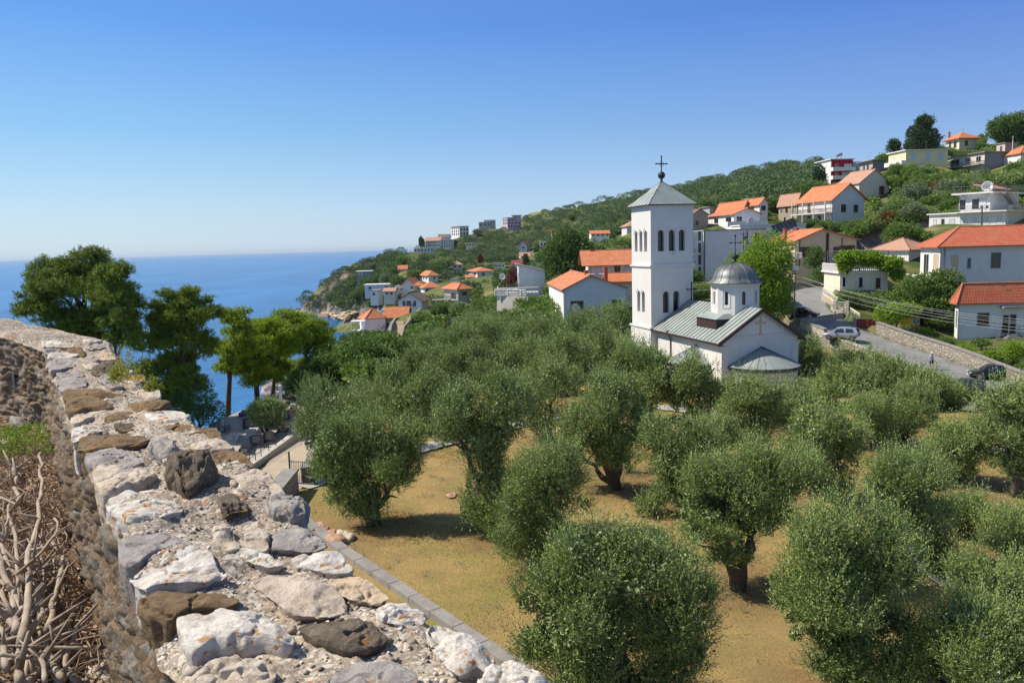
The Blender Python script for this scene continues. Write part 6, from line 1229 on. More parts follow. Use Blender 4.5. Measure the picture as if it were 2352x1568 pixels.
# pines by the sea
PK = dict(cat='pine tree', group='pines above the sea', bark=m_pbark, sprig=.34, per=12, ll=.17, lw=.035, up=.35, gap=.34, gapf=.75, lump=.5, lumpf=.75, out=.9, spread=.75)
def pine(lab, ft, Y, lb, mat, trunk, dens=110, seed=1, zt=-14.5, ntip=6):
    foot = at_y(ft[0], ft[1], Y); foot[2] = min(H1(foot[0], foot[1])-.05, foot[2]+3) if foot[2] < H1(foot[0], foot[1])+6 else H1(foot[0], foot[1])-.05; lo = px_lobes(lb, Y, foot, seed, 1.1); small = []; r = random.Random(seed)
    for l in lo:   # break every lobe into plates and tufts
        small.append((l[0], l[1], l[2], l[3]*.62, l[4]*.62, l[5]*.55))
        for k in range(9):
            a = r.uniform(0, 6.28); e = r.uniform(-.5, 1); ce = math.cos(e); q = .36*r.uniform(.7,1.15); small.append((l[0]+l[3]*.78*ce*math.cos(a), l[1]+l[4]*.78*ce*math.sin(a), l[2]+l[5]*.8*math.sin(e), l[3]*q, l[4]*q, l[5]*q*.6))
    vol = sum(l[3]*l[5] for l in small); root = empty('pine_tree', foot, 0, lab, 'pine tree', 'pines above the sea')
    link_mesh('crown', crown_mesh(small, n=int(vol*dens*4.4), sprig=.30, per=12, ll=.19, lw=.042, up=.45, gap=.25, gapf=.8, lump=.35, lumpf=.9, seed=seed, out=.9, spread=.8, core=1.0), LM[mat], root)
    mb = MB(); big = sorted(lo, key=lambda l: -l[2])[:1]; top = big[0]; H_ = top[2]; ax = [(0,0,-.6)]; 
    for k in range(1, 9): f = k/8; ax.append((top[0]*f**1.4, top[1]*f**1.4, -.6+(H_+.6)*f))
    mb.tube(ax, [trunk*(1.15-.85*k/8) for k in range(9)], 9)
    for l in lo:
        if l is top: continue
        f = min(.9, max(.25, (l[2]-.5*l[5])/H_*.85)); j = f*8; j0 = int(j); a = Vector(ax[j0]); b = Vector(ax[min(8, j0+1)]); p = a.lerp(b, j-j0); q = Vector(l[:3]); m_ = (p+q)/2+Vector((0,0,.12*(q-p).length)); mb.tube([p, m_, q], [trunk*.4, trunk*.28, trunk*.1], 6)
    mb.build('trunk', m_pbark, root, True); return root
pine('broad tall pine with spreading crown furthest left beyond the stone wall', (190,960), 58, [(195,615,55,50),(110,625,50,35),(160,660,80,45),(80,700,50,38),(240,660,40,48),(140,720,75,40),(210,735,60,40),(60,715,30,22),(170,770,80,35),(110,660,50,40)], 'pine', .38, seed=2)
pine('slender pine with bare straight trunk beside the broad leftmost pine', (262,930), 55, [(262,640,35,42),(280,690,45,45),(300,720,34,50),(240,690,30,30),(285,780,34,30),(305,765,20,36),(255,745,30,20)], 'pine', .20, seed=3)
pine('tall dark ivy clad pine in the middle of the shore row', (430,985), 60, [(415,690,52,38),(440,730,60,42),(375,720,38,34),(480,715,30,36),(420,780,62,40),(350,790,44,34),(400,840,62,42),(470,800,30,36),(345,850,40,34),(430,880,55,48),(390,910,50,42),(365,745,30,28)], 'pine', .34, seed=4)
pxt('shrub', 'big dark round shrub at the foot of the ivy clad pine', (455,985), 58, [(455,925,42,38),(480,945,34,32),(420,935,34,40)], 'dark', 260, seed=5, cat='shrub', ll=.12, lw=.05, gap=.25)
pine('bright pine with pruned forked trunk at the front of the cemetery', (520,978), 66, [(540,730,38,26),(515,800,26,20),(545,800,40,34),(520,840,28,24),(565,760,34,26)], 'ypine', .26, seed=6)
pine('large yellow green pine leaning over the cemetery', (592,935), 70, [(580,760,60,34),(610,790,58,34),(570,830,62,34),(640,760,34,32),(600,865,52,28),(660,800,30,28),(545,850,30,24)], 'ypine', .28, seed=7)
pine('yellow green pine right of the leaning one with twin leaning stems', (612,925), 74, [(655,735,36,28),(640,800,44,34),(680,770,34,30),(650,850,40,30)], 'ypine', .24, seed=8)
pine('darker pine at the right end of the shore row by the white cross', (690,915), 78, [(715,745,34,30),(740,770,32,28),(705,790,50,34),(735,810,36,34),(700,850,40,30),(745,850,24,24),(660,840,24,24)], 'ypine', .26, seed=9)
# specific trees of the village
pxt('tree', 'large bright yellow green leafy tree right behind the church dome', (1762,770), 98, [(1765,590,52,52),(1720,620,50,40),(1690,650,34,28),(1760,660,56,48),(1790,700,34,34),(1740,700,42,38),(1795,620,26,36)], 'bright', 120, seed=21, ll=.2, lw=.1, sprig=.4, per=7, gap=.25, trunk=.3)
pxt('shrub', 'yellow leaved bush left of the bright tree behind the dome', (1665,690), 108, [(1668,635,22,16),(1650,650,18,18)], 'yell', 150, seed=22, cat='shrub', ll=.16, lw=.08)
pxt('tree', 'big dark fig like tree in the garden left of the bungalow', (2150,770), 97, [(2130,660,46,32),(2170,650,36,32),(2090,680,40,34),(2175,690,34,36),(2060,700,34,30),(2135,698,50,28)], 'mid', 130, seed=23, ll=.2, lw=.11, gap=.22, trunk=.35)
pxt('climbing_vine', 'lush green vine covering the pergola on the yellow terrace building', (1985,632), 111, [(1950,592,32,14),(2000,595,36,16),(2045,605,28,16),(1940,608,14,18),(2060,625,14,18)], 'bright', 190, seed=24, cat='vine', ll=.22, lw=.14, gap=.05, up=.1, tr=False)
pxt('shrub', 'bright green creeping vine bush in the garden right of the red gate', (2050,765), 93, [(2040,722,34,20),(2075,712,40,16),(2128,764,18,8)], 'bright', 150, seed=25, cat='shrub', ll=.18, lw=.11)
pxt('shrub', 'leafy hedge behind the pale block garden wall', (1990,735), 103, [(1960,690,34,18),(2000,700,34,22),(1940,680,18,12),(2030,690,30,20)], 'mid', 150, seed=26, cat='shrub', ll=.17, lw=.09)
pxt('tree', 'dark narrow tree in front of the yellow gabled house', (1872,625), 132, [(1874,585,18,20),(1870,603,20,12)], 'dark', 120, seed=27, ll=.22, lw=.1)
pxt('shrub', 'dark dense bush between the yellow house and the road bend', (1900,655), 126, [(1895,633,36,18),(1930,625,22,16)], 'dark', 110, seed=28, cat='shrub', ll=.22, lw=.1)
pxt('tree', 'tall dark rounded tree on the slope behind the gabled house', (1305,650), 150, [(1300,560,42,36),(1330,580,30,34),(1270,590,30,30),(1300,620,42,30)], 'dark', 60, seed=29, ll=.34, lw=.16, sprig=.6, gap=.2, trunk=.4)
for i, (u, v, Y, lb, lab) in enumerate([(2115,345,225,[(2122,285,17,18),(2108,310,22,18),(2135,320,20,20),(2112,335,32,14)],'big dark conifer on the skyline behind the yellow flat roofed house'),(2055,350,235,[(2054,338,12,10),(2052,328,6,7)],'small dark conifer on the skyline left of the yellow flat roofed house')]):
    pxt('conifer', lab, (u, v+20), Y, lb, 'cyp', 55, seed=31+i, cat='conifer', ll=.5, lw=.2, sprig=.7, gap=.3, group='dark conifers on the skyline')
for i, (u, v, Y, rv, ru, lab) in enumerate([(968,567,500,11,5,'single dark cypress standing on the seaward end of the headland'),(1232,596,395,13,5,'taller cypress right of the maroon roofed house'),(1208,612,330,13,5,'slim cypress touching the maroon roofed house'),(1456,470,540,9,2.5,'thin cypress breaking the skyline left of the tower roof'),(1798,442,420,6,2,'tiny cypress on the skyline right of the tower'),(1881,420,235,20,11,'stout dark cypress left of the red fronted building'),(820,830,140,30,14,'dark conical cypress in the dell by the dirt trail'),(790,820,150,24,7,'narrow cypress next to the conical one in the dell')]):
    pxt('cypress', lab, (u, v), Y, [(u, v-rv, ru, rv),(u+ru*.2, v-rv*.6, ru*1.1, rv*.6)], 'cyp', {True: 60, False: 20}[Y < 250], seed=41+i, cat='cypress', group='cypresses', ll=.4 if Y < 250 else .8, lw=.15 if Y < 250 else .4, sprig=.5, up=1.2, gap=.1, tr=False)
pxt('tree', 'tall wide leafy tree at the top right corner of the village', (2320,345), 250, [(2310,290,34,22),(2345,285,34,24),(2290,300,20,16),(2335,320,40,18)], 'dark', 40, seed=51, ll=.5, lw=.2, sprig=.6)
pxt('tree', 'plum coloured leafy tree beside the pale blue sloping roof house', (1180,680), 156, [(1180,635,14,18),(1172,650,12,14)], 'plum', 90, seed=52, ll=.3, lw=.15)
# ---- scattered hillside trees
def blob_lobes(r, ru, rz):
    n = r.randrange(4, 7); out = [(0,0,rz*1.15,ru*.75,ru*.75,rz*.8)]
    for k in range(n):
        a = 2*math.pi*k/n+r.uniform(-.4,.4); q = r.uniform(.45,.65); out.append((ru*.55*math.cos(a), ru*.55*math.sin(a), rz*r.uniform(.7,1.5), ru*q, ru*q, rz*q))
    return out
VAR = []
for k, (mt, ll) in enumerate([('dark',.34),('mid',.34),('grey',.32),('olive',.30),('mid',.34),('dark',.34),('olive',.30),('mid',.34),('rust',.34)]):
    r = random.Random(100+k); lo = blob_lobes(r, 2.6, 2.1); me = crown_mesh(lo, n=1500, sprig=.55, per=7, ll=ll, lw=ll*.42, up=.5, gap=.2, gapf=.8, seed=200+k, lump=.42, lumpf=.8, core=.8)
    mb = MB(); limbs(mb, (0,0,-.8), [(l[0], l[1], l[2]) for l in lo[:4]], .22, k, .3, 5, False); tm = bpy.data.meshes.new('trunk'); tm.from_pydata(mb.v, [], mb.f); tm.update()
    me.materials.append(LM[mt]); tm.materials.append(m_bark); VAR.append((mt, me, tm))
_az = np.radians(np.linspace(-16, 36, 521)); _dd = np.exp(np.linspace(math.log(60), math.log(1000), 420))
_gx = np.sin(_az)[None]*_dd[:,None]; _gy = np.cos(_az)[None]*_dd[:,None]; _gz = H(_gx.ravel(), _gy.ravel()).reshape(_gx.shape); _el = _gz/_dd[:,None]
def hit(u, v):
    d = ray(u, v); az = math.atan2(d[0], d[1]); el = d[2]/math.hypot(d[0], d[1]); j = int(round((az-_az[0])/(_az[1]-_az[0])))
    if j < 0 or j >= len(_az): return None
    k = np.nonzero(_el[:,j] > el)[0]
    if len(k) == 0 or k[0] == 0: return None
    return (_gx[k[0],j], _gy[k[0],j], _gz[k[0],j])
def clear_ok(p, hw, ht):
    """would a crown here hide a house or the road that the photo shows?"""
    u, v = proj(p); s = 1802/p[1]; a0, a1, b0, b1 = u-hw*s*.85, u+hw*s*.85, v-ht*s, v
    for (u0, u1, vt, vb, Y) in HOUSES:
        if Y > p[1]-2 and a1 > u0 and a0 < u1 and b1 > vt and b0 < vb: return False
        if abs(Y+4-p[1]) < 7 and u0-2 < u < u1+2 and vt < v-2 < vb+10: return False
    if p[1] < 170:
        for poly, w in ((ROAD, 4.2+hw*.4), (TRAIL, 2.4)):
            q, _ = seg_dist(np.array([p[0]]), np.array([p[1]]), poly)
            if q[0] < w: return False
    return True
HOUSES += [(1800,1975,640,775,99),(1925,2075,572,660,112),(1995,2352,755,900,90),(1025,1042,728,778,150),(1640,1830,540,700,100)]
KINDTXT = {'dark':'dark green','mid':'mid green','grey':'grey green','olive':'olive green','bright':'bright green','rust':'rusty brown'}
REG = [ # polygon (u,v) of ground footprints, count, kinds, size range, where
 ([(1000,560),(1200,520),(1440,475),(1440,620),(1260,700),(1000,650),(900,600)],66,[0,1,2,3,5,6],(.8,1.3),'on the slope between the far hotel and the bell tower'),
 ([(740,690),(900,600),(1000,650),(960,720),(880,720),(800,720)],30,[0,5,2,1],(.9,1.4),'on the wooded headland above the cove'),
 ([(1590,470),(1880,400),(1900,470),(1790,520),(1600,500)],26,[0,1,3,5],(.8,1.2),'among the houses right of the bell tower'),
 ([(1985,470),(2060,400),(2180,400),(2352,400),(2352,470),(2120,520),(2130,580),(1980,560)],70,[0,1,2,4,5,6,7,8],(.6,1.1),'on the steep bank between the orange gabled house and the terraced building'),
 ([(2000,350),(2352,330),(2352,400),(2180,420),(2040,420)],34,[0,1,4,5,6],(.6,1.0),'around the hilltop houses at the right'),
 ([(1770,520),(1990,520),(2130,560),(2060,600),(1980,590),(1960,540)],34,[0,1,4,7],(.35,.7),'in the gardens around the yellow gabled house'),
 ([(1060,700),(1250,690),(1260,780),(1100,740),(950,760)],30,[4,1,7,3],(.4,.8),'below the retaining walls in the middle distance'),
 ([(770,830),(870,760),(905,780),(900,860),(800,905),(760,890)],22,[0,5,1,0],(.6,1.1),'in the dell beside the dirt trail'),
 ([(2030,700),(2200,790),(2352,820),(2352,790),(2190,775),(2110,700)],26,[1,4,7,3],(.25,.5),'in the garden in front of the bungalow'),
 ([(1440,640),(1590,650),(1640,700),(1450,700)],10,[1,0,4],(.5,.8),'behind the bell tower'),
 ([(690,900),(760,860),(770,900),(710,925)],8,[0,5],(.4,.7),'on the cliff edge behind the cemetery'),
]
def inpoly(u, v, P):
    c = False; j = len(P)-1
    for i in range(len(P)):
        if (P[i][1] > v) != (P[j][1] > v) and u < (P[j][0]-P[i][0])*(v-P[i][1])/(P[j][1]-P[i][1])+P[i][0]: c = not c
        j = i
    return c
import re
def shortlab(l):
    w = l.split(); k = 3
    while k < min(8, len(w)) and w[k] not in ('with','above','behind','left','right','on','among','between','in','beside','below','near','under','next','peeking','partly','set','attached','higher','alone','around','along','lowest','at','hiding','from'): k += 1
    return ' '.join(w[:k])
LMK = []
for o_ in bpy.data.objects:
    if o_.get('category') in ('house','hotel','apartment block','building','church','bell tower','shed','hut','cabin','penthouse') and o_.get('label'):
        lc = o_.location; uu, vv = proj((lc.x, lc.y, lc.z+2)); LMK.append((uu, vv, lc.y, 'bell tower' if 'bell tower' in o_['category'] else shortlab(o_['label'])))
USED = {}
def treelab(p, s, mt, bush):
    u, v = proj((p[0], p[1], p[2]+2)); b = sorted(LMK, key=lambda q: (q[0]-u)**2+(q[1]-v)**2+((q[2]-p[1])*.25)**2); size = 'small' if s < .45 else 'large' if s > 1.05 else 'mid sized' if s > .8 else 'smallish'
    for q in b[:4]:
        du, dv = u-q[0], v-q[1]; rel = ('just ' if math.hypot(du, dv) < 35 else '')+(('left of' if du < 0 else 'right of') if abs(du) > abs(dv)*1.2 else ('above' if dv < 0 else 'below'))
        l = '%s %s %s %s the %s' % (size, KINDTXT[mt], 'bush' if bush else 'tree', rel, q[3]); l = ' '.join(l.split()[:16])
        if l not in USED: USED[l] = 1; return l
    return l
rr = random.Random(5); PLACED = []; NIND = 0
for poly, cnt, kinds, (s0, s1), where in REG:
    us = [p[0] for p in poly]; vs = [p[1] for p in poly]; tries = 0; done = 0
    while done < cnt and tries < cnt*25:
        tries += 1; u = rr.uniform(min(us), max(us)); v = rr.uniform(min(vs), max(vs))
        if not inpoly(u, v, poly): continue
        p = hit(u, v)
        if p is None or p[2] < -34: continue
        s = rr.uniform(s0, s1); kk = rr.choice(kinds); mt, cm, tm = VAR[kk]; hw, ht = 2.9*s, 4.6*s
        if not clear_ok(p, hw, ht): continue
        if any((p[0]-q[0])**2+(p[1]-q[1])**2 < (1.9*min(s, q[2]))**2 for q in PLACED): continue
        PLACED.append((p[0], p[1], s)); done += 1; bush = s < .5
        root = empty('bush' if bush else 'tree', p, rr.uniform(0, 6.28), treelab(p, s, mt, bush), 'bush' if bush else 'tree', 'hillside trees and bushes'); root.scale = (s*rr.uniform(.85,1.15), s*rr.uniform(.85,1.15), s*rr.uniform(.8,1.15))
        for nm, me_ in (('crown', cm), ('trunk', tm)): o = bpy.data.objects.new(nm, me_); COL.objects.link(o); o.parent = root
        NIND += 1
# ---- far woods: one mass
def wood(name, poly, cnt, mat, s0, s1, seed, q=44, per=7, ll=.5):
    r = random.Random(seed); us = [p[0] for p in poly]; vs = [p[1] for p in poly]; lo = []; tries = 0
    while len(lo) < cnt and tries < cnt*12:
        tries += 1; u = r.uniform(min(us), max(us)); v = r.uniform(min(vs), max(vs))
        if not inpoly(u, v, poly): continue
        p = hit(u, v)
        if p is None or p[2] < -33: continue
        s = r.uniform(s0, s1)
        if not clear_ok(p, s*1.0, s*1.5): continue
        lo.append((p[0], p[1], p[2]+s*.55, s, s, s*.85))
        if r.random() < .6: a = r.uniform(0,6.28); lo.append((p[0]+s*.6*math.cos(a), p[1]+s*.6*math.sin(a), p[2]+s*.9, s*.6, s*.6, s*.5))
    Lb = np.array(lo); rg = np.random.default_rng(seed); k = np.repeat(np.arange(len(Lb)), q*per); n = len(k); d = unit(rg.normal(size=(n,3))); d[:,2] = np.abs(d[:,2])*1.0-.15; P = Lb[k,:3]+d*Lb[k,3:]*(.75+.3*rg.random(n))[:,None]
    ld = unit(d+rg.normal(size=(n,3))*.8); sd_ = unit(np.cross(ld, rg.normal(size=(n,3)))); L_ = (ll*rg.uniform(.6,1.3,n)*Lb[k,3]/3)[:,None]; V = np.stack([P, P+ld*L_*.5-sd_*L_*.3, P+ld*L_, P+ld*L_*.5+sd_*L_*.3], 1).reshape(-1,3)
    ct = rg.random(len(Lb)); T = np.clip(ct[k]*.8+rg.normal(size=n)*.15+.1, 0, 1).repeat(4)
    tag(link_mesh(name, np_mesh(name, V, np.arange(len(V)).reshape(-1,4), False, {'tone': T}), LM[mat]), kind='stuff')
wood('ridge_wood', [(1180,512),(1250,498),(1300,485),(1400,460),(1500,444),(1600,425),(1700,400),(1800,383),(1880,378),(1890,430),(1800,470),(1600,480),(1440,520),(1300,545)], 900, 'far', 2.6, 4.6, 1)
wood('slope_wood', [(880,600),(960,580),(1040,562),(1100,545),(1180,535),(1300,545),(1440,525),(1440,560),(1300,600),(1150,610),(1000,610),(900,640),(830,680),(840,610)], 700, 'far', 2.4, 4.0, 2)
wood('headland_wood', [(690,722),(700,690),(735,665),(800,615),(880,595),(960,570),(960,600),(900,640),(840,690),(860,735),(760,735)], 190, 'far', 2.2, 4.2, 3)
wood('middle_slope_wood', [(900,640),(960,605),(1150,600),(1320,590),(1300,650),(1250,690),(1100,700),(1010,650)], 420, 'far', 1.5, 2.8, 9, 36, 7, .7)
for k_, (u, v, Y, ru, rv, mt, lab) in enumerate([(2212,812,85.5,26,18,'bright','rounded bright green shrub just behind the road wall below the bungalow'),(2278,826,82,32,22,'bright','largest bright green shrub behind the road wall, right of the rounded one'),(2328,812,82.5,30,26,'bright','leafy shrub with orange tinge at the right edge above the road wall'),(2168,790,90,22,15,'mid','mid green shrub at the corner of the bungalow'),(2255,790,88,22,10,'dark','low dark hedge in front of the bungalow wall'),(2110,780,92,22,10,'mid','low green shrubs behind the coping of the road wall'),(2350,850,78,22,14,'mid','green shrub at the right edge right behind the stone coping')]):
    pxt('shrub', lab, (u, v+rv*.6), Y, [(u-ru*.4, v, ru*.62, rv*.8),(u+ru*.45, v-rv*.1, ru*.6, rv*.85),(u, v-rv*.35, ru*.55, rv*.7)], mt, 230, seed=300+k_, cat='shrub', ll=.13, lw=.06, sprig=.28, up=.7, group='shrubs in the bungalow garden', trunk=.06)
wood('hillside_scrub', [(2000,370),(2060,345),(2352,335),(2352,560),(2120,520),(2110,600),(1980,600),(1985,480)], 420, 'mid', .9, 1.8, 4, 24, 7, 1.0)
wood('valley_scrub', [(760,900),(780,790),(880,720),(1000,660),(1440,560),(1440,760),(1100,790),(960,840),(900,880),(780,910)], 900, 'mid', .9, 2.0, 5, 22, 7, .9)
wood('roadside_scrub', [(1600,500),(1900,430),(2000,560),(2060,620),(1800,640),(1590,640)], 260, 'mid', .8, 1.6, 6, 22, 7, 1.0)
# leaf litter under the crowns and basal shoots round the trunks
lit = np.zeros(len(gx)); _nr = np.nonzero(_rd < 75)[0]
for (x_, y_) in TREES_DONE: lit[_nr] = np.maximum(lit[_nr], 1-sstep(.8, 3.2, np.hypot(gx[_nr]-x_-.3, gy[_nr]-y_)))
at_ = GROUND.attributes.new('litter', 'FLOAT', 'POINT'); at_.data.foreach_set('value', lit.astype(np.float32))
lo = []
for i_, (x_, y_) in enumerate(TREES_DONE):
    for k_ in range(7): a_ = rr.uniform(0, 6.28); q_ = rr.uniform(.25, .9); s_ = rr.uniform(.10,.26); lo.append((x_+q_*math.cos(a_), y_+q_*math.sin(a_), -12+s_*.4 if y_ < 60 else H1(x_, y_)+s_*.4, s_, s_, s_*1.2))
for k_ in range(420): a_ = rr.uniform(rad(-15), rad(36)); d_ = math.sqrt(rr.uniform(19**2, 58**2)); s_ = rr.uniform(.04,.11); lo.append((math.sin(a_)*d_, math.cos(a_)*d_, -12+s_*.3, s_*1.5, s_*1.5, s_*.7))
tag(link_mesh('low_weeds', crown_mesh(lo, n=16000, sprig=.15, per=6, ll=.06, lw=.018, up=1.0, seed=89), LM['grey']), kind='stuff')
# grass tufts on the near lawn
nl = 140000; a_ = RNG.uniform(rad(-16), rad(36), nl); d_ = np.sqrt(RNG.uniform(17**2, 46**2, nl)); X = np.sin(a_)*d_; Y_ = np.cos(a_)*d_
g_ = vnoise(np.stack([X*.35, Y_*.35, 0*X], 1), 4) > -.35; X, Y_ = X[g_], Y_[g_]; nl = len(X); ph = RNG.uniform(0, 6.28, nl); h_ = RNG.uniform(.01,.04,nl); w_ = .014
B0 = np.stack([X, Y_, np.full(nl, -12.03)], 1); dx = np.stack([np.cos(ph), np.sin(ph), 0*ph], 1); tl_ = np.stack([RNG.normal(size=nl)*.03, RNG.normal(size=nl)*.03, h_+.03], 1)
V = np.stack([B0-dx*w_, B0+dx*w_, B0+tl_+dx*w_*.3, B0+tl_-dx*w_*.3], 1).reshape(-1, 3); tone = np.clip(.5+.5*vnoise(B0*np.array([.16,.16,0]), 8)+RNG.normal(size=nl)*.2, 0, 1).repeat(4)
m_gr, nt, b = nmat('dry_lawn_grass'); at = node(nt, 'ShaderNodeAttribute'); at.attribute_name = 'tone'; nt.links.new(mixc(nt, at.outputs['Fac'], (.44,.32,.125), (.25,.27,.055)), b.inputs['Base Color']); setin(b, Roughness=.9)
tag(link_mesh('lawn_grass', np_mesh('lawn_grass', V, np.arange(nl*4).reshape(-1,4), False, {'tone': tone}), m_gr), kind='stuff')
# weeds along the road edges
lo = []
for j in range(0, len(RQ), 1):
    for sgn, off in ((1, 2.72), (-1, 2.75)):
        n_ = RN[j] if RN[j][1] > 0 else -RN[j]
        for _q in range(3):
            if rr.random() < .6: f_ = rr.random(); k_ = min(j+1, len(RQ)-1); bx_ = RQ[j]*(1-f_)+RQ[k_]*f_; s_ = rr.uniform(.05,.22); lo.append((bx_[0]+n_[0]*sgn*off, bx_[1]+n_[1]*sgn*off, bx_[2]+s_*.4, s_*1.6, s_, s_*.7))
tag(link_mesh('roadside_weeds', crown_mesh(lo, n=4200, sprig=.14, per=6, ll=.07, lw=.03, up=.8, seed=88), LM['grey']), kind='stuff')
# weeds inside the wall and on top of it
q = at_z(65, 1035, -2.5); lo = [(0,0,.08,.55,.5,.2),(.45,.3,.06,.35,.4,.16),(-.6,.1,.06,.45,.4,.14),(.25,.9,.05,.3,.5,.16)]
o = empty('weed_patch', q, 0, 'bright green weeds growing at the foot of the wall above the branch heap', 'weeds'); link_mesh('leaves', crown_mesh(lo, n=2600, sprig=.1, per=8, ll=.022, lw=.012, up=.8, gap=.15, gapf=4, seed=61, lumpf=3), LM['bright'], o)
for u, v, z, lab, s_ in ((292,880,-1.25,'yellow green succulent plant growing on the outer edge of the wall top',.16),(270,868,-1.25,'thin yellow flowering sprig standing on the wall edge',.05),(352,905,-1.3,'small dry weed on the outer wall edge left of the middle pine',.06)):
    q = at_z(u, v, z); o = empty('wall_plant', q, 0, lab, 'plant', 'plants on the stone wall'); link_mesh('leaves', crown_mesh([(0,0,s_*.5,s_,s_,s_*.6),(0,0,s_*1.2,s_*.4,s_*.4,s_)], n=260, sprig=.05, per=7, ll=.018, lw=.010, up=.9, seed=62, lumpf=8), LM['yell'], o)
# ============================================================ CARS, PERSON, POLES, CEMETERY
def paint(name, c): return MAT(name, c, tuple(x*.9 for x in c), .22, 2, None, 0, 0, 0, .35, .6)
m_tyre = MAT('tyre_rubber', (.02,.02,.02), None, .8, 3, None, 0, 0); m_rim = MAT('alloy_rim', (.5,.5,.52), None, .3, 3, None, 0, 0, 0, .8); m_lamp = MAT('lamp_glass', (.7,.7,.7), None, .15, 3, None, 0, 0); m_red = MAT('red_lamp', (.35,.01,.01), None, .2, 3, None, 0, 0)
m_plate = MAT('number_plate', (.75,.75,.7), None, .6, 3, None, 0, 0); m_cg = MAT('car_window_glass', (.02,.03,.04), None, .08, 3, None, 0, 0, 0, 0, .9)
def car(lab, P, yaw, mat, kind='hatch', L=4.0, group=None):
    """x forward"""
    root = empty('parked_car', P, yaw, lab, 'car', group or 'cars on the road'); Wd = .84
    if kind == 'hatch': st = [(-.5,.50,.78,.60,0),(-.47,.42,.92,.78,0),(-.40,.30,.95,.84,1),(-.30,.28,.95,.84,1),(-.05,.26,.93,.84,1),(.18,.26,.92,.84,1),(.30,.26,.88,.82,0),(.42,.28,.76,.78,0),(.48,.36,.66,.70,0),(.5,.44,.58,.58,0)]; roof = [(-.455,.96),(-.40,1.34),(-.22,1.42),(.02,1.42),(.12,1.34),(.29,.92)]
    else: st = [(-.5,.48,.80,.62,0),(-.48,.36,.90,.76,0),(-.36,.28,.93,.84,0),(-.28,.26,.93,.84,1),(-.05,.24,.91,.84,1),(.14,.24,.9,.84,1),(.24,.26,.87,.82,0),(.40,.28,.78,.78,0),(.47,.34,.68,.70,0),(.5,.42,.58,.58,0)]; roof = [(-.36,.94),(-.24,1.30),(-.12,1.39),(.03,1.39),(.10,1.32),(.25,.90)]
    mb = MB(); v = []; K = 10
    for (fx, zb, zt, w, _) in st:
        x = fx*L; v += [(x,-w*.9,zb),(x,-w,zb+.10),(x,-w,(zb+zt)/2+.04),(x,-w*.97,zt-.05),(x,-w*.88,zt),(x,w*.88,zt),(x,w*.97,zt-.05),(x,w,(zb+zt)/2+.04),(x,w,zb+.10),(x,w*.9,zb)]
    n = len(st); mb.add(v, [(i*K+k, (i+1)*K+k, (i+1)*K+(k+1)%K, i*K+(k+1)%K) for i in range(n-1) for k in range(K)]+[tuple(range(K)), tuple(range((n-1)*K, n*K))[::-1]])
    body = mb.build('body', mat, root, True); md_ = body.modifiers.new('s', 'SUBSURF'); md_.levels = 1; md_.render_levels = 1
    zr = [z for _, z in roof]; mb = MB(); v = []
    for fx, z in roof:
        w = .80-(z-.9)*.34; v += [(fx*L,-w,z-.0),(fx*L,-w*.85,z+.02),(fx*L,w*.85,z+.02),(fx*L,w,z)]
    bz = .86; low = [(fx*L, s*.80, bz) for fx, _ in roof for s in (-1, 1)]; m = len(roof)
    mb.add(v, [(i*4+k, (i+1)*4+k, (i+1)*4+k+1, i*4+k+1) for i in range(m-1) for k in range(3)]+[]); b0 = len(mb.v)
    mb.add([v[i*4] for i in range(m)]+[low[i*2] for i in range(m)], [(i, m+i, m+i+1, i+1) for i in range(m-1)]); mb.add([v[i*4+3] for i in range(m)]+[low[i*2+1] for i in range(m)], [(i+1, m+i+1, m+i, i) for i in range(m-1)])
    mb.build('cabin', mat, body, False, .02)
    def glass(quad, nm='window'): mb = MB(); mb.add(quad, [(0,1,2,3)]); mb.build(nm, m_cg, body)
    for a, b_, nm in ((0, 1, 'rear_window'), (m-2, m-1, 'windscreen')):
        (xa, za), (xb, zb) = roof[a], roof[b_]; off = -.012 if a == 0 else .012; f = .12; q = []
        for t, s in ((f,-1),(f,1),(1-f,1),(1-f,-1)):
            z = za+(zb-za)*t; x = (xa+(xb-xa)*t)*L; w = (.80-(z-.9)*.34)*.86; q.append((x+off, s*w, z+.03))
        glass(q, nm)
    zmax = max(zr)
    for s in (-1, 1):
        for (xa, xb) in ((-.36,-.13),(-.11,.10)):
            def W_(z): return (.80-(z-.9)*.34)*s*1.012
            zt = lambda fx: np.interp(fx, [r_[0] for r_ in roof], [r_[1] for r_ in roof])-.07
            xa2 = max(xa, roof[0][0]+.02); q = [(xa2*L,W_(.9)+s*.01,.9),(min(xb+(.10 if xb > 0 else 0), roof[-1][0]-.05)*L,W_(.9)+s*.01,.9),(xb*L,W_(zt(xb)),zt(xb)),((xa2+.05)*L,W_(zt(xa2+.05)),zt(xa2+.05))]
            glass(q, 'side_window')
    for sx in (-.31, .31):
        for s in (-1, 1):
            mb = MB(); prof = [(.0,-.09),(.2,-.1),(.29,-.1),(.31,-.06),(.31,.06),(.29,.1),(.2,.1),(0,.09)]; mb.lathe([(r_, z) for r_, z in prof], 0, 0, 18)
            wv = [(sx*L+x, s*.78+z, .31+y) for x, y, z in mb.v]; mb.v = wv; w_ = mb.build('wheel', m_tyre, root, True)
            mb = MB(); mb.lathe([(0,-.02),(.19,0),(.2,.03),(0,.03)], 0, 0, 14); mb.v = [(sx*L+x, s*(.88+z*.5), .31+y) for x, y, z in mb.v]; mb.build('rim', m_rim, w_)
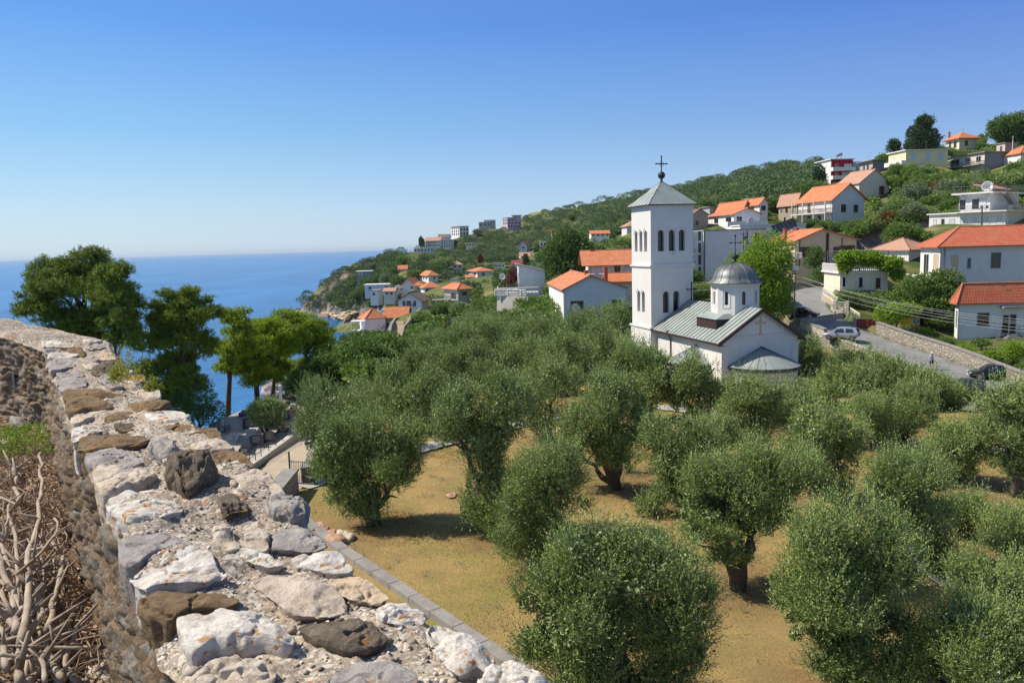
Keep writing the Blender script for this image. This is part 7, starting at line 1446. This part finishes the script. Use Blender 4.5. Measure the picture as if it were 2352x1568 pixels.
    for s in (-1, 1):
        mb = MB(); mb.box(.462*L,.492*L,s*.5-.14,s*.5+.14,.56,.68); mb.build('headlight', m_lamp, body, False, .02); mb = MB(); mb.box(-.497*L,-.465*L,s*.62-.12,s*.62+.12,.66,.82); mb.build('tail_light', m_red, body, False, .02)
        mb = MB(); mb.box(.13*L,.17*L,s*.84-.02,s*.84+.14*s if s > 0 else s*.84+.02,.92,1.03) if s > 0 else mb.box(.13*L,.17*L,-.98,-.82,.92,1.03); mb.build('wing_mirror', mat, body)
    mb = MB(); mb.box(-.507*L,-.494*L,-.26,.26,.5,.61); mb.build('number_plate', m_plate, body); mb = MB(); mb.box(.494*L,.507*L,-.26,.26,.38,.49); mb.build('number_plate', m_plate, body)
    return root
def road_z(x, y): q, z = seg_dist(np.array([x]), np.array([y]), np.stack([RQ[:,0], RQ[:,1], RQ[:,2]], 1)); return float(z[0])+.055
def on_road(u, v, Y): p = at_y(u, v, Y); return (p[0], p[1], road_z(p[0], p[1]))
car('silver three door hatchback parked by the low parapet on the road', on_road(1932,787,89.5), rad(150), paint('silver_paint', (.42,.44,.5)), 'hatch', 4.0)
car('black sedan facing the camera at the roadside under the bright tree', on_road(1842,732,100.5), rad(-38), paint('black_paint', (.02,.022,.025)), 'sedan', 4.3)
car('blue grey car mostly hidden under the bright tree above the black sedan', on_road(1818,715,104), rad(-50), paint('blue_paint', (.12,.2,.32)), 'hatch', 4.0)
car('dark sedan parked by the stone wall at the right edge of the road', on_road(2282,862,76), rad(163), paint('dark_blue_paint', (.02,.025,.04)), 'sedan', 4.5)
car('black car parked on the upper road bend by the terrace building', on_road(1912,655,129.5), rad(200), paint('gloss_black_paint', (.025,.02,.03)), 'hatch', 4.0)
p = on_road(2213,893,71.5); car('dark car whose roof just shows behind the olives at the lower road', p, rad(150), paint('dark_grey_paint', (.05,.06,.06)), 'hatch', 4.0)
# person
P = on_road(2138,872,79); pr = empty('person', P, rad(20), 'person in white cap and pale blue top walking down the road', 'person')
def skin_body(name, verts, edges, radii, mat, parent, root=0, lv=2):
    me = bpy.data.meshes.new(name); me.from_pydata(verts, edges, []); o = link_mesh(name, me, mat, parent); m = o.modifiers.new('skin', 'SKIN'); m.use_smooth_shade = True
    for i, r in enumerate(radii): sv = me.skin_vertices[0].data[i]; sv.radius = (r, r) if not isinstance(r, tuple) else r
    me.skin_vertices[0].data[root].use_root = True; s = o.modifiers.new('sub', 'SUBSURF'); s.levels = lv; s.render_levels = lv; return o
m_skin = MAT('skin', (.48,.28,.19), None, .6, 5, None, 0, 0); m_shirt = MAT('pale_blue_shirt', (.55,.65,.78), None, .9, 5, None, 0, 0); m_short = MAT('dark_shorts', (.05,.06,.09), None, .9, 5, None, 0, 0)
V = [(0,0,.92),(0,.0,1.1),(0,0,1.32),(0,0,1.46),(0,-.01,1.55),(0,-.015,1.66),  # pelvis..head
     (.09,0,.88),(.11,-.12,.5),(.11,-.05,.09),(.11,-.17,.04), (-.09,0,.88),(-.10,.10,.5),(-.10,.22,.12),(-.10,.12,.05),
     (.18,0,1.4),(.24,.06,1.14),(.25,-.06,.92),(.25,-.09,.85), (-.18,0,1.4),(-.24,-.04,1.14),(-.25,-.16,.93),(-.25,-.2,.86)]
Ed = [(0,1),(1,2),(2,3),(3,4),(4,5),(0,6),(6,7),(7,8),(8,9),(0,10),(10,11),(11,12),(12,13),(3,14),(14,15),(15,16),(16,17),(3,18),(18,19),(19,20),(20,21)]
Rr = [(.13,.1),(.115,.09),(.14,.1),(.08,.07),(.05,.05),(.085,.1),.09,.06,.04,.035,.09,.06,.04,.035,.055,.042,.032,.034,.055,.042,.032,.034]
body = skin_body('body', V, Ed, Rr, m_skin, pr)
for s, (hx, hy, hz) in ((1, (.25,-.09,.85)), (-1, (-.25,-.2,.86))):
    for k in range(5):
        a = (k-2)*.018; l = (.05,.075,.082,.076,.06)[k] if k else .05
        skin_body('finger', [(hx, hy+a, hz-.02), (hx, hy+a-.005, hz-.02-l*.6), (hx-s*.012, hy+a-.008, hz-.02-l)], [(0,1),(1,2)], [.009,.008,.007], m_skin, body, 0, 1)
skin_body('shirt', [(0,0,.93),(0,0,1.1),(0,0,1.32),(0,0,1.44),(.18,0,1.4),(.225,.04,1.24),(-.18,0,1.4),(-.225,-.02,1.24)], [(0,1),(1,2),(2,3),(3,4),(4,5),(3,6),(6,7)], [(.15,.12),(.135,.11),(.16,.12),(.09,.08),.07,.062,.07,.062], m_shirt, pr)
skin_body('shorts', [(0,0,.95),(.09,0,.86),(.105,-.09,.56),(-.09,0,.86),(-.10,.08,.56)], [(0,1),(1,2),(0,3),(3,4)], [(.15,.12),.11,.085,.11,.085], m_short, pr)
mb = MB(); mb.lathe([(.108,1.68),(.11,1.73),(.09,1.79),(.05,1.82),(.01,1.825)], 0, -.015, 14); mb.add([(-.09,-.1,1.69),(.09,-.1,1.69),(.06,-.22,1.67),(-.06,-.22,1.67),(-.09,-.1,1.70),(.09,-.1,1.70),(.06,-.22,1.68),(-.06,-.22,1.68)], [(0,3,2,1),(4,5,6,7),(0,1,5,4),(1,2,6,5),(2,3,7,6),(3,0,4,7)]); mb.build('cap', m_wash, pr, True)
mb = MB(); [mb.lathe([(0,1.655),(.012,1.663),(0,1.671)], s*.035, -.112, 8) for s in (-1,1)]; mb.build('eyes', m_glass, body); mb = MB(); mb.add([(-.014,-.105,1.62),(.014,-.105,1.62),(0,-.135,1.625),(0,-.108,1.665)], [(0,1,2),(0,2,3),(1,3,2)]); mb.build('nose', m_skin, body)
mb = MB(); mb.box(-.025,.025,-.112,-.10,1.593,1.600); mb.build('mouth', m_red, body); mb = MB(); [mb.lathe([(0,1.62),(.016,1.64),(.018,1.67),(0,1.685)], s*.095, 0, 8) for s in (-1,1)]; mb.build('ears', m_skin, body)
# utility poles and wires
m_pole = MAT('rusty_steel_pole', (.22,.12,.08), (.15,.09,.07), .7, 4); m_wood = MAT('weathered_wood_pole', (.14,.11,.09), (.09,.07,.06), .9, 3)
pb = at_y(1824, 755, 95.5); pole = empty('utility_pole', pb, 0, 'tall thin rusty utility pole carrying a white drum, standing at the road parapet', 'utility pole')
Hp = at_y(1826, 622, 95.5)[2]-pb[2]; mb = MB(); mb.bar((0,0,-.5),(0,0,Hp),.09,8,.06); mb.build('pole', m_pole, pole); mb = MB(); mb.lathe([(0,Hp+.0),(.42,Hp+.02),(.45,Hp+.5),(.38,Hp+.62),(0,Hp+.66)], 0, 0, 14); mb.build('drum', m_frame, pole, True)
mb = MB()
for k in range(2): mb.bar((-.5,0,Hp-.35-.7*k),(.5,0,Hp-.35-.7*k),.04,5)
mb.build('crossarm', m_pole, pole)
m_rail2 = MAT('wire_grey', (.36,.36,.37), None, .6, 3, None, 0, 0)
def wire(lab, A, B, sag, r=.014):
    A = np.array(A); B = np.array(B); n = 24; pts = [A+(B-A)*t-np.array([0,0,sag*4*t*(1-t)]) for t in np.linspace(0,1,n)]; mb = MB(); mb.tube([p-A for p in pts], [r]*n, 4)
    o = mb.build('power_line', m_rail2, None); o.location = tuple(A); tag(o, lab, 'power line', 'power lines'); return o
T = np.array(pb)
WN = ['topmost','second','third','fourth','lowest']
for k in range(5):
    A = T+np.array([.5 if k % 2 else -.5, 0, Hp-.3-.28*k]); v1 = [738,744,748,758,765][k]; B = at_y(2400, v1, 62); wire('%s of five power lines running from the drum pole to the right edge' % WN[k], A, B, .9)
for k in range(2):
    A = T+np.array([-.5, 0, Hp-.3-.7*k]); B = at_y(1420, 660+k*14, 118); wire('%s power line running left from the drum pole behind the dome' % ('upper','lower')[k], A, B, .5)
for (u, v, Y, h, lab, m_) in [(1707,600,140,5.2,'dark wooden utility pole in front of the blue grey block','w'),(2254,520,124,3.2,'dark lamp post in front of the long white terraced building','w'),(2325,352,215,4.5,'pale concrete utility pole on the hilltop at the right','c')]:
    o = empty('utility_pole', at_y(u, v, Y), 0, lab, 'utility pole'); mb = MB(); mb.bar((0,0,-1),(0,0,h),.12,6,.09); mb.build('pole', m_wood if m_ == 'w' else m_lit, o); mb = MB(); mb.bar((-.8,0,h-.4),(.8,0,h-.4),.05,4); mb.build('crossarm', m_wood, o)
pa = at_y(1033, 778, 148); o = empty('utility_pole', pa, 0, 'double dark wooden electricity pole shaped like a narrow letter A among the olives', 'utility pole'); hh = at_y(1033, 731, 148)[2]-pa[2]
for s in (-1, 1): mb = MB(); mb.bar((s*.6,0,-1),(s*.12,0,hh),.13,7); mb.build('leg', m_wood, o)
mb = MB(); mb.box(-.3,.3,-.1,.1,hh-.3,hh); mb.build('crossarm', m_wood, o)
for k in range(3): wire(['upper','middle','lower'][k]+' thin wire rising right from the double wooden pole', np.array(pa)+np.array([.1,0,hh-.2-.3*k]), at_y(1160, 690+8*k, 140), .3, .015)
o = empty('boat', at_y(1040, 768, 146), rad(10), 'small upturned white dinghy beside the double wooden pole', 'boat'); mb = MB(); v = []
for i in range(9):
    t = i/8; w = .62*math.sin(math.pi*(.12+.8*t))**.6; v += [(-1.7+3.4*t,-w,.15),(-1.7+3.4*t,-w*.8,.5),(-1.7+3.4*t,0,.72),(-1.7+3.4*t,w*.8,.5),(-1.7+3.4*t,w,.15)]
mb.add(v, [(i*5+k, (i+1)*5+k, (i+1)*5+k+1, i*5+k+1) for i in range(8) for k in range(4)]+[(0,1,2,3,4),(44,43,42,41,40)]); mb.build('hull', m_frame, o, True)
# gates by the road
o = empty('red_gate', at_y(1991, 770, 94.5), rad(-22), 'dark red metal double gate between two concrete posts by the road', 'gate'); m_rg = MAT('red_painted_metal', (.28,.03,.02), (.2,.025,.02), .5, 3)
mb = MB(); mb.box(-1.2,-.02,-.04,.04,.1,2.0); mb.build('leaf', m_rg, o); mb = MB(); mb.box(.02,1.2,-.04,.04,.1,2.0); mb.build('leaf', m_rg, o)
mb = MB(); [mb.box(x-.012,x+.012,-.07,-.041,.12,1.95) for x in np.arange(-1.15,1.2,.12)]; mb.build('bars', m_rg, o)
for s in (-1, 1): mb = MB(); mb.box(s*1.42-.2,s*1.42+.2,-.2,.2,-.8,2.1); mb.build('post', m_conc, o)
o = empty('white_gate', at_y(1932, 731, 101.5), rad(-40), 'narrow white iron gate between the two pale block garden walls', 'gate'); mb = MB(); railing(mb, (-.5,0,.1), (.5,0,.1), 2.0, .14, .02); mb.bar((-.5,0,1.1),(.5,0,1.1),.02,4); mb.build('bars', m_frame, o)
for s in (-1, 1): mb = MB(); mb.box(s*.75-.2,s*.75+.2,-.2,.2,-.8,2.3); mb.build('post', m_pale, o)
m_fyel = MAT('yellow_trim', (.75,.5,.12), None, .8)
for (a, b_, lab) in (((1890,676,110.2),(1926,701,104.8),'white grille fence panel with yellow trim on the first garden wall'),((1939,714,102.6),(1975,738,97.9),'white grille fence panel with yellow trim on the second garden wall')):
    A = at_y(*a); B = at_y(*b_); o = empty('fence_panel', A, 0, lab, 'fence', 'garden fence panels'); d = B-A; mb = MB(); railing(mb, (0,0,.12), tuple(d+np.array([0,0,.12])), .75, .16, .025); mb.build('grille', m_frame, o); mb = MB(); mb.bar((0,0,.08),tuple(d+np.array([0,0,.08])),.09,4); mb.bar((0,0,.95),tuple(d+np.array([0,0,.95])),.06,4); mb.build('trim', m_fyel, o)
o = empty('wheelie_bin', at_y(1988*.0+1919, 722+10, 102.0), 0, 'small grey bin standing by the white gate', 'bin'); mb = MB(); mb.prism([(-.25,-.25),(.25,-.25),(.25,.25),(-.25,.25)], 0, .95); mb.build('bin', m_rail, o, False, .04); mb = MB(); mb.box(-.29,.29,-.29,.29,.952,1.02); mb.build('lid', m_lit, o)
sg = empty('sign', at_y(2262, 896*.0+885*.0+742, 95), rad(-6), 'yellow sign board with a blue round badge in the bungalow garden', 'sign'); sg.location = tuple(at_y(2265*.0+1806.9+1190*.2344, 520.6+965*.2344, 95)); mb = MB(); mb.box(-1.0,1.3,-.03,.03,0,.9); mb.build('board', MAT('yellow_board', (.8,.55,.03), None, .6, 3, None, 0, 0), sg)
mb = MB(); mb.bar((.9,-.05,.5),(.9,-.031,.5),.32,20); bd_ = mb.build('badge', MAT('blue_badge', (.02,.12,.5), None, .5, 3, None, 0, 0), sg); mb = MB(); mb.box(.82,.88,-.07,-.052,.32,.7); mb.box(.89,.98,-.07,-.052,.62,.68); mb.box(.89,.98,-.07,-.052,.50,.55); mb.box(.98,1.02,-.07,-.052,.50,.68); mb.build('symbol', m_frame, bd_)
for x in (-.7, 1.0): mb = MB(); mb.bar((x,.06,-1.2),(x,.06,.8),.04,5); mb.build('post', m_rail, sg)
# sunshades on the beach
m_sun = MAT('straw_sunshade', (.62,.48,.30), (.5,.38,.24), .9); proto = None; r_ = random.Random(3)
for k in range(22):
    u = r_.uniform(745,815); v = r_.uniform(727,745); p = hit(u, v)
    if p is None: continue
    if proto is None:
        proto = empty('beach_umbrella', p, 0, 'straw coloured beach umbrella on the cove beach', 'beach umbrella', 'beach umbrellas in the cove'); mb = MB(); mb.lathe([(1.7,1.9),(.05,2.6)], 0, 0, 8); mb.build('canopy', m_sun, proto); mb = MB(); mb.bar((0,0,-.5),(0,0,2.5),.05,5); mb.build('pole', m_frame, proto); t = proto
    else: t = copy_tree(proto); t.location = p
    t.location.z = max(p[2], SEA+.2)
# sea rocks
for (u, v, Y, r, lab) in [(1110*.0+682,717,455,2.6,'dark rock breaking the water at the headland tip'),(690,722,445,3.5,'pale wave washed rock at the foot of the headland'),(640,893,92,1.7,'large grey boulder below the pines above the sea'),(668,903,92,1.1,'smaller grey boulder right of the large one under the pines')]:
    p = at_y(u, v, Y); mb = MB(); n1_, n2_ = 26, 40; v_ = []
    for i in range(n1_+1):
        for j in range(n2_): a = math.pi*i/n1_; b_ = 2*math.pi*j/n2_; v_.append((r*math.sin(a)*math.cos(b_), r*math.sin(a)*math.sin(b_), r*.8*math.cos(a)))
    vv = np.array(v_); vv = vv*(1+.38*fbm(vv/r*1.6+r, 5, 9))[:,None]; mb.add(vv.tolist(), [(i*n2_+j, (i+1)*n2_+j, (i+1)*n2_+(j+1)%n2_, i*n2_+(j+1)%n2_) for i in range(n1_) for j in range(n2_)])
    o = mb.build('rock', RM['D'] if 'dark' in lab else RM['G'], None, True); o.location = tuple(p); tag(o, lab, 'rock')
# ---- cemetery
def zq(x, y): return 428.75+x*.35067*.6125, 826.9+y*.35067*.6125
m_blk = MAT('black_granite', (.02,.02,.024), (.035,.035,.04), .15, 3, None, 0, 0, 0, 0, .7); m_dgr = MAT('dark_grey_granite', (.07,.07,.08), (.05,.05,.06), .3, 20, None, 0, 0); m_brn = MAT('brown_granite', (.10,.06,.05), (.07,.045,.04), .3, 5, None, 0, 0); m_lgr = MAT('pale_marble', (.5,.48,.45), (.4,.39,.37), .6, 3, None, 0, 0); m_mgr = MAT('grey_marble', (.28,.28,.28), (.22,.22,.22), .5, 3, None, 0, 0); m_wmar = MAT('white_marble', (.75,.75,.74), (.68,.67,.65), .6, 3, None, 0, 0)
m_let = MAT('engraved_letters', (.45,.43,.38), None, .6, 3, None, 0, 0); m_gravel = MAT('cemetery_gravel', (.42,.38,.33), (.3,.27,.23), .95, 1.5, ((.5,.3,.14), .6, .6), 40, .5)
GY = rad(12)
pl = [at_z(u, v, -12.86) for u, v in [(590,1070),(700,978),(735,940),(705,905),(640,915),(560,940),(480,975),(470,1040)]]; mb = MB(); mb.add([tuple(p) for p in pl]+[(p[0],p[1],-16.5) for p in pl], [tuple(range(8))]+[(i, 8+i, 8+(i+1)%8, (i+1)%8) for i in range(8)]); tag(mb.build('cemetery_ground', m_gravel, None), kind='structure')
GR = [(605,750,610,750,'K','widest black headstone at the left of the cemetery'),(560,655,535,620,'N','dark headstone with raised middle by the sea edge'),(615,725,650,725,'K','black headstone right of the widest one'),(680,820,785,930,'S','dark grey headstone with engraved lines nearest the low wall'),(830,945,750,890,'K','black headstone with rounded top beside the low wall railing'),(640,745,730,830,'P','pale framed headstone behind the engraved grey one'),(420,515,795,890,'M','small grey headstone with pale panel nearest the stone wall'),(340,420,700,790,'S','dark grey headstone half hidden by the stone wall'),(885,1010,580,740,'K','tall black headstone with statue figures behind the olive bush'),(970,1100,700,790,'N','brown headstone seen from behind at the low wall railing'),(1035,1105,565,650,'K','black headstone at the back right of the cemetery'),(1080,1165,500,600,'N','brown headstone with pink flowers at the back right'),(1180,1300,380,470,'M','large grey stone slab wall at the far right of the cemetery'),(560,680,930,1010,'K','low black curved headstone closest to the camera'),(680,735,495,555,'K','small black headstone left of the olive bush'),(1105,1165,470,530,'P','pale headstone frame at the back right behind the brown one')]
gm = {'K': m_blk, 'N': m_brn, 'S': m_dgr, 'P': m_lgr, 'M': m_mgr}
for x0, x1, y0, y1, k, lab in GR:
    if x0 > x1: x0, x1 = x1, x0
    u0, v1 = zq(x0, y1); u1, _ = zq(x1, y1); _, v0 = zq(x0, y0); P = at_z((u0+u1)/2, v1, -12.85); s = P[1]/1802; w = (x1-x0)*.21478*s; h = (y1-y0)*.21478*s
    g = empty('grave', P, GY, lab, 'grave', 'graves in the cemetery'); mb = MB(); n = 10 if k in 'KN' else 1
    if k == 'K' and x0 in (830, 560): poly = [(-w/2,.12),(w/2,.12)]+[(w/2*math.cos(math.pi*t/10), h*.8+h*.2*math.sin(math.pi*t/10)) for t in range(11)]
    elif k == 'N': poly = [(-w/2,.12),(w/2,.12),(w/2,h*.75),(w*.18,h*.8),(w*.12,h),(-w*.12,h),(-w*.18,h*.8),(-w/2,h*.75)]
    else: poly = [(-w/2,.12),(w/2,.12),(w/2,h*.93),(w*.3,h),(-w*.3,h),(-w/2,h*.93)]
    m_ = len(poly); mb.add([(x,-.07,z) for x, z in poly]+[(x,.07,z) for x, z in poly], [tuple(range(m_)), tuple(range(m_, 2*m_))[::-1]]+[(i, m_+i, m_+(i+1)%m_, (i+1)%m_) for i in range(m_)]); hs = mb.build('headstone', gm[k], g, False, .01)
    mb = MB(); [mb.box(-w*.3+.02*(j%3), w*.28-.05*(j%2), -.078,-.0705,h*(.8-.1*j),h*(.8-.1*j)+.025) for j in range(5)]; mb.build('inscription', m_let, hs)
    mb = MB(); mb.box(-w/2-.12,w/2+.12,-.15,2.1,0,.12); mb.build('plinth', m_mgr if k in 'KS' else m_lgr, g, False, .01)
    if k != 'M': mb = MB(); mb.box(-w/2+.0,w/2-.0,.1,2.0,.122,.3); mb.build('tomb_slab', gm[k], g, False, .015)
for x, y, c, lab in [(655,590,(.2,.35,.1),'green and white flowers on the grave by the sea edge'),(610,610,(.05,.1,.5),'blue flowers on the dark grave by the sea edge'),(1045,410,(.6,.05,.02),'red flowers at the foot of the big white cross'),(1040,510,(.6,.05,.03),'red flowers on the step of the white cross'),(1125,578,(.5,.02,.3),'pink flowers before the brown grave at the back'),(605,715,(.6,.5,.45),'pale flowers on the widest black grave'),(975,420,(.5,.4,.03),'yellow flowers left of the white cross')]:
    P = at_z(*zq(x, y), -12.6); o = empty('flowers', P, 0, lab, 'flowers', 'flowers on the graves'); mm = MAT('petals', c, None, .8, 5, None, 0, 0); V_, F_, T_ = foliage([(0,0,.15,.16,.16,.14)], 60, .05, 5, .06, .05, seed=int(x)); link_mesh('petals', np_mesh('petals', V_, F_, False), mm, o); mb = MB(); mb.lathe([(.06,-.12),(.09,.08)], 0, 0, 10); mb.build('vase', m_lgr, o)
def stone_cross(P, h, w, t, mat, lab, name='cross_monument'):
    o = empty(name, P, GY, lab, 'cross'); mb = MB(); a = w*.16; hh = h; zc = h*.72; fl = a*1.5
    P2 = [(-a,.3*h),(a,.3*h),(a,zc-a),(w/2-.12*w,zc-a),(w/2-.12*w,zc-fl),(w/2,zc-fl*.6),(w/2,zc+fl*.6),(w/2-.12*w,zc+fl),(w/2-.12*w,zc+a),(a,zc+a),(a,h-.12*w),(fl,h-.12*w),(fl*.6,h),(-fl*.6,h),(-fl,h-.12*w),(-a,h-.12*w),(-a,zc+a),(-w/2+.12*w,zc+a),(-w/2+.12*w,zc+fl),(-w/2,zc+fl*.6),(-w/2,zc-fl*.6),(-w/2+.12*w,zc-fl),(-w/2+.12*w,zc-a),(-a,zc-a)]; m_ = len(P2)
    mb.add([(x,-t/2,z) for x, z in P2]+[(x,t/2,z) for x, z in P2], [tuple(range(m_)), tuple(range(m_,2*m_))[::-1]]+[(i, m_+i, m_+(i+1)%m_, (i+1)%m_) for i in range(m_)]); mb.build('cross', mat, o)
    mb = MB(); mb.box(-w*.3,w*.3,-t,t,0,h*.3-.002); mb.box(-w*.4,w*.4,-t*1.4,t*1.4,-.3,-.002); mb.build('pedestal', mat, o); return o
P = at_z(*zq(1015,545), -12.85); s = P[1]/1802*.21478; stone_cross(P, 285*s, 92*s, .3, m_wmar, 'large white stone cross monument at the back of the cemetery')
for x, y0, y1, lab in [(1020,570,700,'ornate tan stone cross on the black grave'),(1050,640,700,'small tan angel like stone figure beside the tan cross'),(388,630,700,'small weathered cross at the left sea edge of the cemetery')]:
    P = at_z(*zq(x, y1), -12.6); s = P[1]/1802*.21478; stone_cross(P, (y1-y0)*s, 38*s, .12, m_lgr if x < 500 else MAT('tan_stone', (.45,.36,.22), (.36,.28,.17)), lab, 'stone_cross')
foot = at_z(612, 1000, -12.86); simple_tree('olive_tree', 'small rounded olive bush growing between the graves', foot, px_lobes([(612,942,30,24),(590,948,20,20),(635,945,20,20),(615,965,22,16)], foot[1], foot, 3), 'olive', 2600, 'olive tree', None, 71, .35, 8, .12, .04, .7)
# low wall of the cemetery with railing
CW = [(560,1075,-12.45),(600,1048,-12.5),(650,1012,-12.55),(700,975,-12.6),(738,945,-12.65)]
o = empty('cemetery_wall', at_z(*CW[0]), 0, 'low stained stone wall with iron railing between the cemetery and the lane', 'wall'); b0 = at_z(*CW[0]); PP = [at_z(*c) for c in CW]; mb = MB(); rl = MB()
for a, c in zip(PP[:-1], PP[1:]):
    d = (c-a)[:2]; L = np.linalg.norm(d); n_ = np.array([d[1], -d[0]])/L*.2; q = [a[:2]-n_-b0[:2], c[:2]-n_-b0[:2], c[:2]+n_-b0[:2], a[:2]+n_-b0[:2]]; zt = [a[2]-b0[2], c[2]-b0[2]]*1; zz = [zt[0], zt[1], zt[1], zt[0]]
    mb.add([(p[0],p[1],z-1.6) for p, z in zip(q, zz)]+[(p[0],p[1],z) for p, z in zip(q, zz)], [(0,3,2,1),(4,5,6,7),(0,1,5,4),(1,2,6,5),(2,3,7,6),(3,0,4,7)])
    for h_ in (.35, .6): rl.bar((a[0]-b0[0],a[1]-b0[1],a[2]-b0[2]+h_),(c[0]-b0[0],c[1]-b0[1],c[2]-b0[2]+h_),.02,4)
    for k in range(3): f = k/3; p = a+(c-a)*f-b0; rl.bar((p[0],p[1],p[2]),(p[0],p[1],p[2]+.65),.025,4)
mb.build('masonry', m_rw, o); rl.build('railing', m_iron, o)
# lane side walls, gate, lamp
def zwall(lab, pts, h, th, mat, name='garden_wall'):
    PP = [at_z(*p) for p in pts]; b0 = PP[0]; o = empty(name, b0, 0, lab, 'wall'); mb = MB(); cp = MB()
    for a, c in zip(PP[:-1], PP[1:]):
        d = (c-a)[:2]; L = np.linalg.norm(d); n_ = np.array([d[1], -d[0]])/L*th/2; q = [a[:2]-n_-b0[:2], c[:2]-n_-b0[:2], c[:2]+n_-b0[:2], a[:2]+n_-b0[:2]]
        mb.add([(p[0],p[1],-h) for p in q]+[(p[0],p[1],0) for p in q], [(0,3,2,1),(4,5,6,7),(0,1,5,4),(1,2,6,5),(2,3,7,6),(3,0,4,7)]); m0 = sum(q)/4
        cp.add([(m0[0]+(p[0]-m0[0])*1.06,m0[1]+(p[1]-m0[1])*1.06,.003) for p in q]+[(m0[0]+(p[0]-m0[0])*1.06,m0[1]+(p[1]-m0[1])*1.06,.1) for p in q], [(0,3,2,1),(4,5,6,7),(0,1,5,4),(1,2,6,5),(2,3,7,6),(3,0,4,7)])
    mb.build('masonry', mat, o); cp.build('coping', m_conc, o); return o
zwall('stone block wall end left of the iron gate', [(600,1160,-11.0),(667,1082,-11.0)], 1.2, .75, m_rub)
zwall('dark stone wall behind the iron gate running toward the lamp', [(705,1075,-11.1),(745,1010,-11.2),(775,975,-11.3)], 1.3, .6, m_gst)
ga = at_z(668, 1113, -12); gb = at_z(728, 1117, -12); d = gb-ga; L_ = np.linalg.norm(d); gt = empty('iron_gate', ga, math.atan2(d[1], d[0]), 'black wrought iron double gate at the corner of the lawn', 'gate')
for k in range(2): mb = MB(); x0 = L_/2*k+.02; x1 = L_/2*(k+1)-.02; n_ = 7; mb.bar((x0,0,1.25),(x1,0,1.25),.022,4); mb.bar((x0,0,.15),(x1,0,.15),.022,4); [mb.bar((x0+(x1-x0)*i/n_,0,.05),(x0+(x1-x0)*i/n_,0,1.32),.014,4) for i in range(n_+1)]; mb.build('leaf', m_iron, gt)
for k in range(2): mb = MB(); mb.bar((L_*k,.0,0),(L_*k,.0,1.75),.045,6); mb.build('post', m_iron, gt)
lp = at_z(722, 1060, -12.1); o = empty('street_lamp', lp, 0, 'black iron lamp post with two lanterns beside the lane', 'street lamp'); hl = at_y(722, 1003, lp[1])[2]-lp[2]
mb = MB(); mb.bar((0,0,-.8),(0,0,hl-.1),.05,8,.035); mb.build('post', m_iron, o); mb = MB(); mb.tube([(-.38,0,hl-.25),(-.2,0,hl-.02),(0,0,hl-.15),(.2,0,hl-.02),(.38,0,hl-.25)], [.02]*5, 5); mb.build('arms', m_iron, o)
for s in (-1, 1): mb = MB(); mb.lathe([(.05,hl-.75),(.13,hl-.4),(.15,hl-.36),(.05,hl-.22),(.01,hl-.18)], s*.38, 0, 6); lt = mb.build('lantern', m_iron, o); mb = MB(); mb.lathe([(.062,hl-.72),(.128,hl-.42)], s*.38, 0, 6); mb.v = [(x*1.0+(x-s*.38)*.06, y*1.06, z) for x, y, z in mb.v]; mb.build('glass', m_lit, lt)
# thin stakes beside olives
for (u, v, h, lab) in [(1008+30*.0,1190*.0+1000,1.2,'thin black stake beside the slim trunked olive'),(892,1195,1.6,'thin black stake beside the trunk of the lone lawn olive')]:
    q = at_z(u, v, -12); mb = MB(); mb.bar((0,0,-.2),(0,0,h),.015,5); o = mb.build('stake', m_iron, None); o.location = tuple(q); tag(o, lab, 'stake', 'stakes by the olives')
# terrace chairs and table
def chair(P, a, lab, mat):
    o = empty('chair', P, a, lab, 'chair', 'chairs on the white building terrace'); mb = MB(); mb.box(-.22,.22,-.22,.22,.42,.46); mb.build('seat', mat, o); mb = MB(); mb.box(-.22,.22,.19,.23,.47,.9); mb.build('backrest', mat, o)
    for sx in (-1,1):
        for sy in (-1,1): mb = MB(); mb.bar((sx*.2,sy*.2,0),(sx*.2,sy*.2,.42),.02,4); mb.build('leg', mat, o)
z_ = tH+.24
chair(world_of(TR, -.4, tD*.28, z_), .4, 'dark chair on the upper terrace near the lamp post', m_blk); chair(world_of(TR, -.2, tD*.22, z_), 2.2, 'second dark chair facing the first on the upper terrace', m_blk)
o = empty('table', world_of(TR, 3.4, -.1, z_), 0, 'white plastic table on the upper terrace by the stairs', 'table'); mb = MB(); mb.box(-.7,.7,-.45,.45,.7,.74); mb.build('tabletop', m_frame, o); [MB().bar((x,y,0),(x,y,.7),.03,5).build('leg', m_frame, o) for x in (-.6,.6) for y in (-.35,.35)]
# ============================================================ HAZE
m = bpy.data.materials.new('air_haze'); m.use_nodes = True; nt = m.node_tree; nt.nodes.remove(nt.nodes['Principled BSDF']); pv = nt.nodes.new('ShaderNodeVolumePrincipled')
pv.inputs['Density'].default_value = HAZE; pv.inputs['Color'].default_value = (.75,.87,1.0,1); pv.inputs['Anisotropy'].default_value = .2
nt.links.new(pv.outputs[0], [n for n in nt.nodes if n.type == 'OUTPUT_MATERIAL'][0].inputs['Volume'])
mb = MB(); S2 = S+200; mb.box(-S2,S2,-400,S2,-62,64); tag(mb.build('haze', m), kind='stuff')
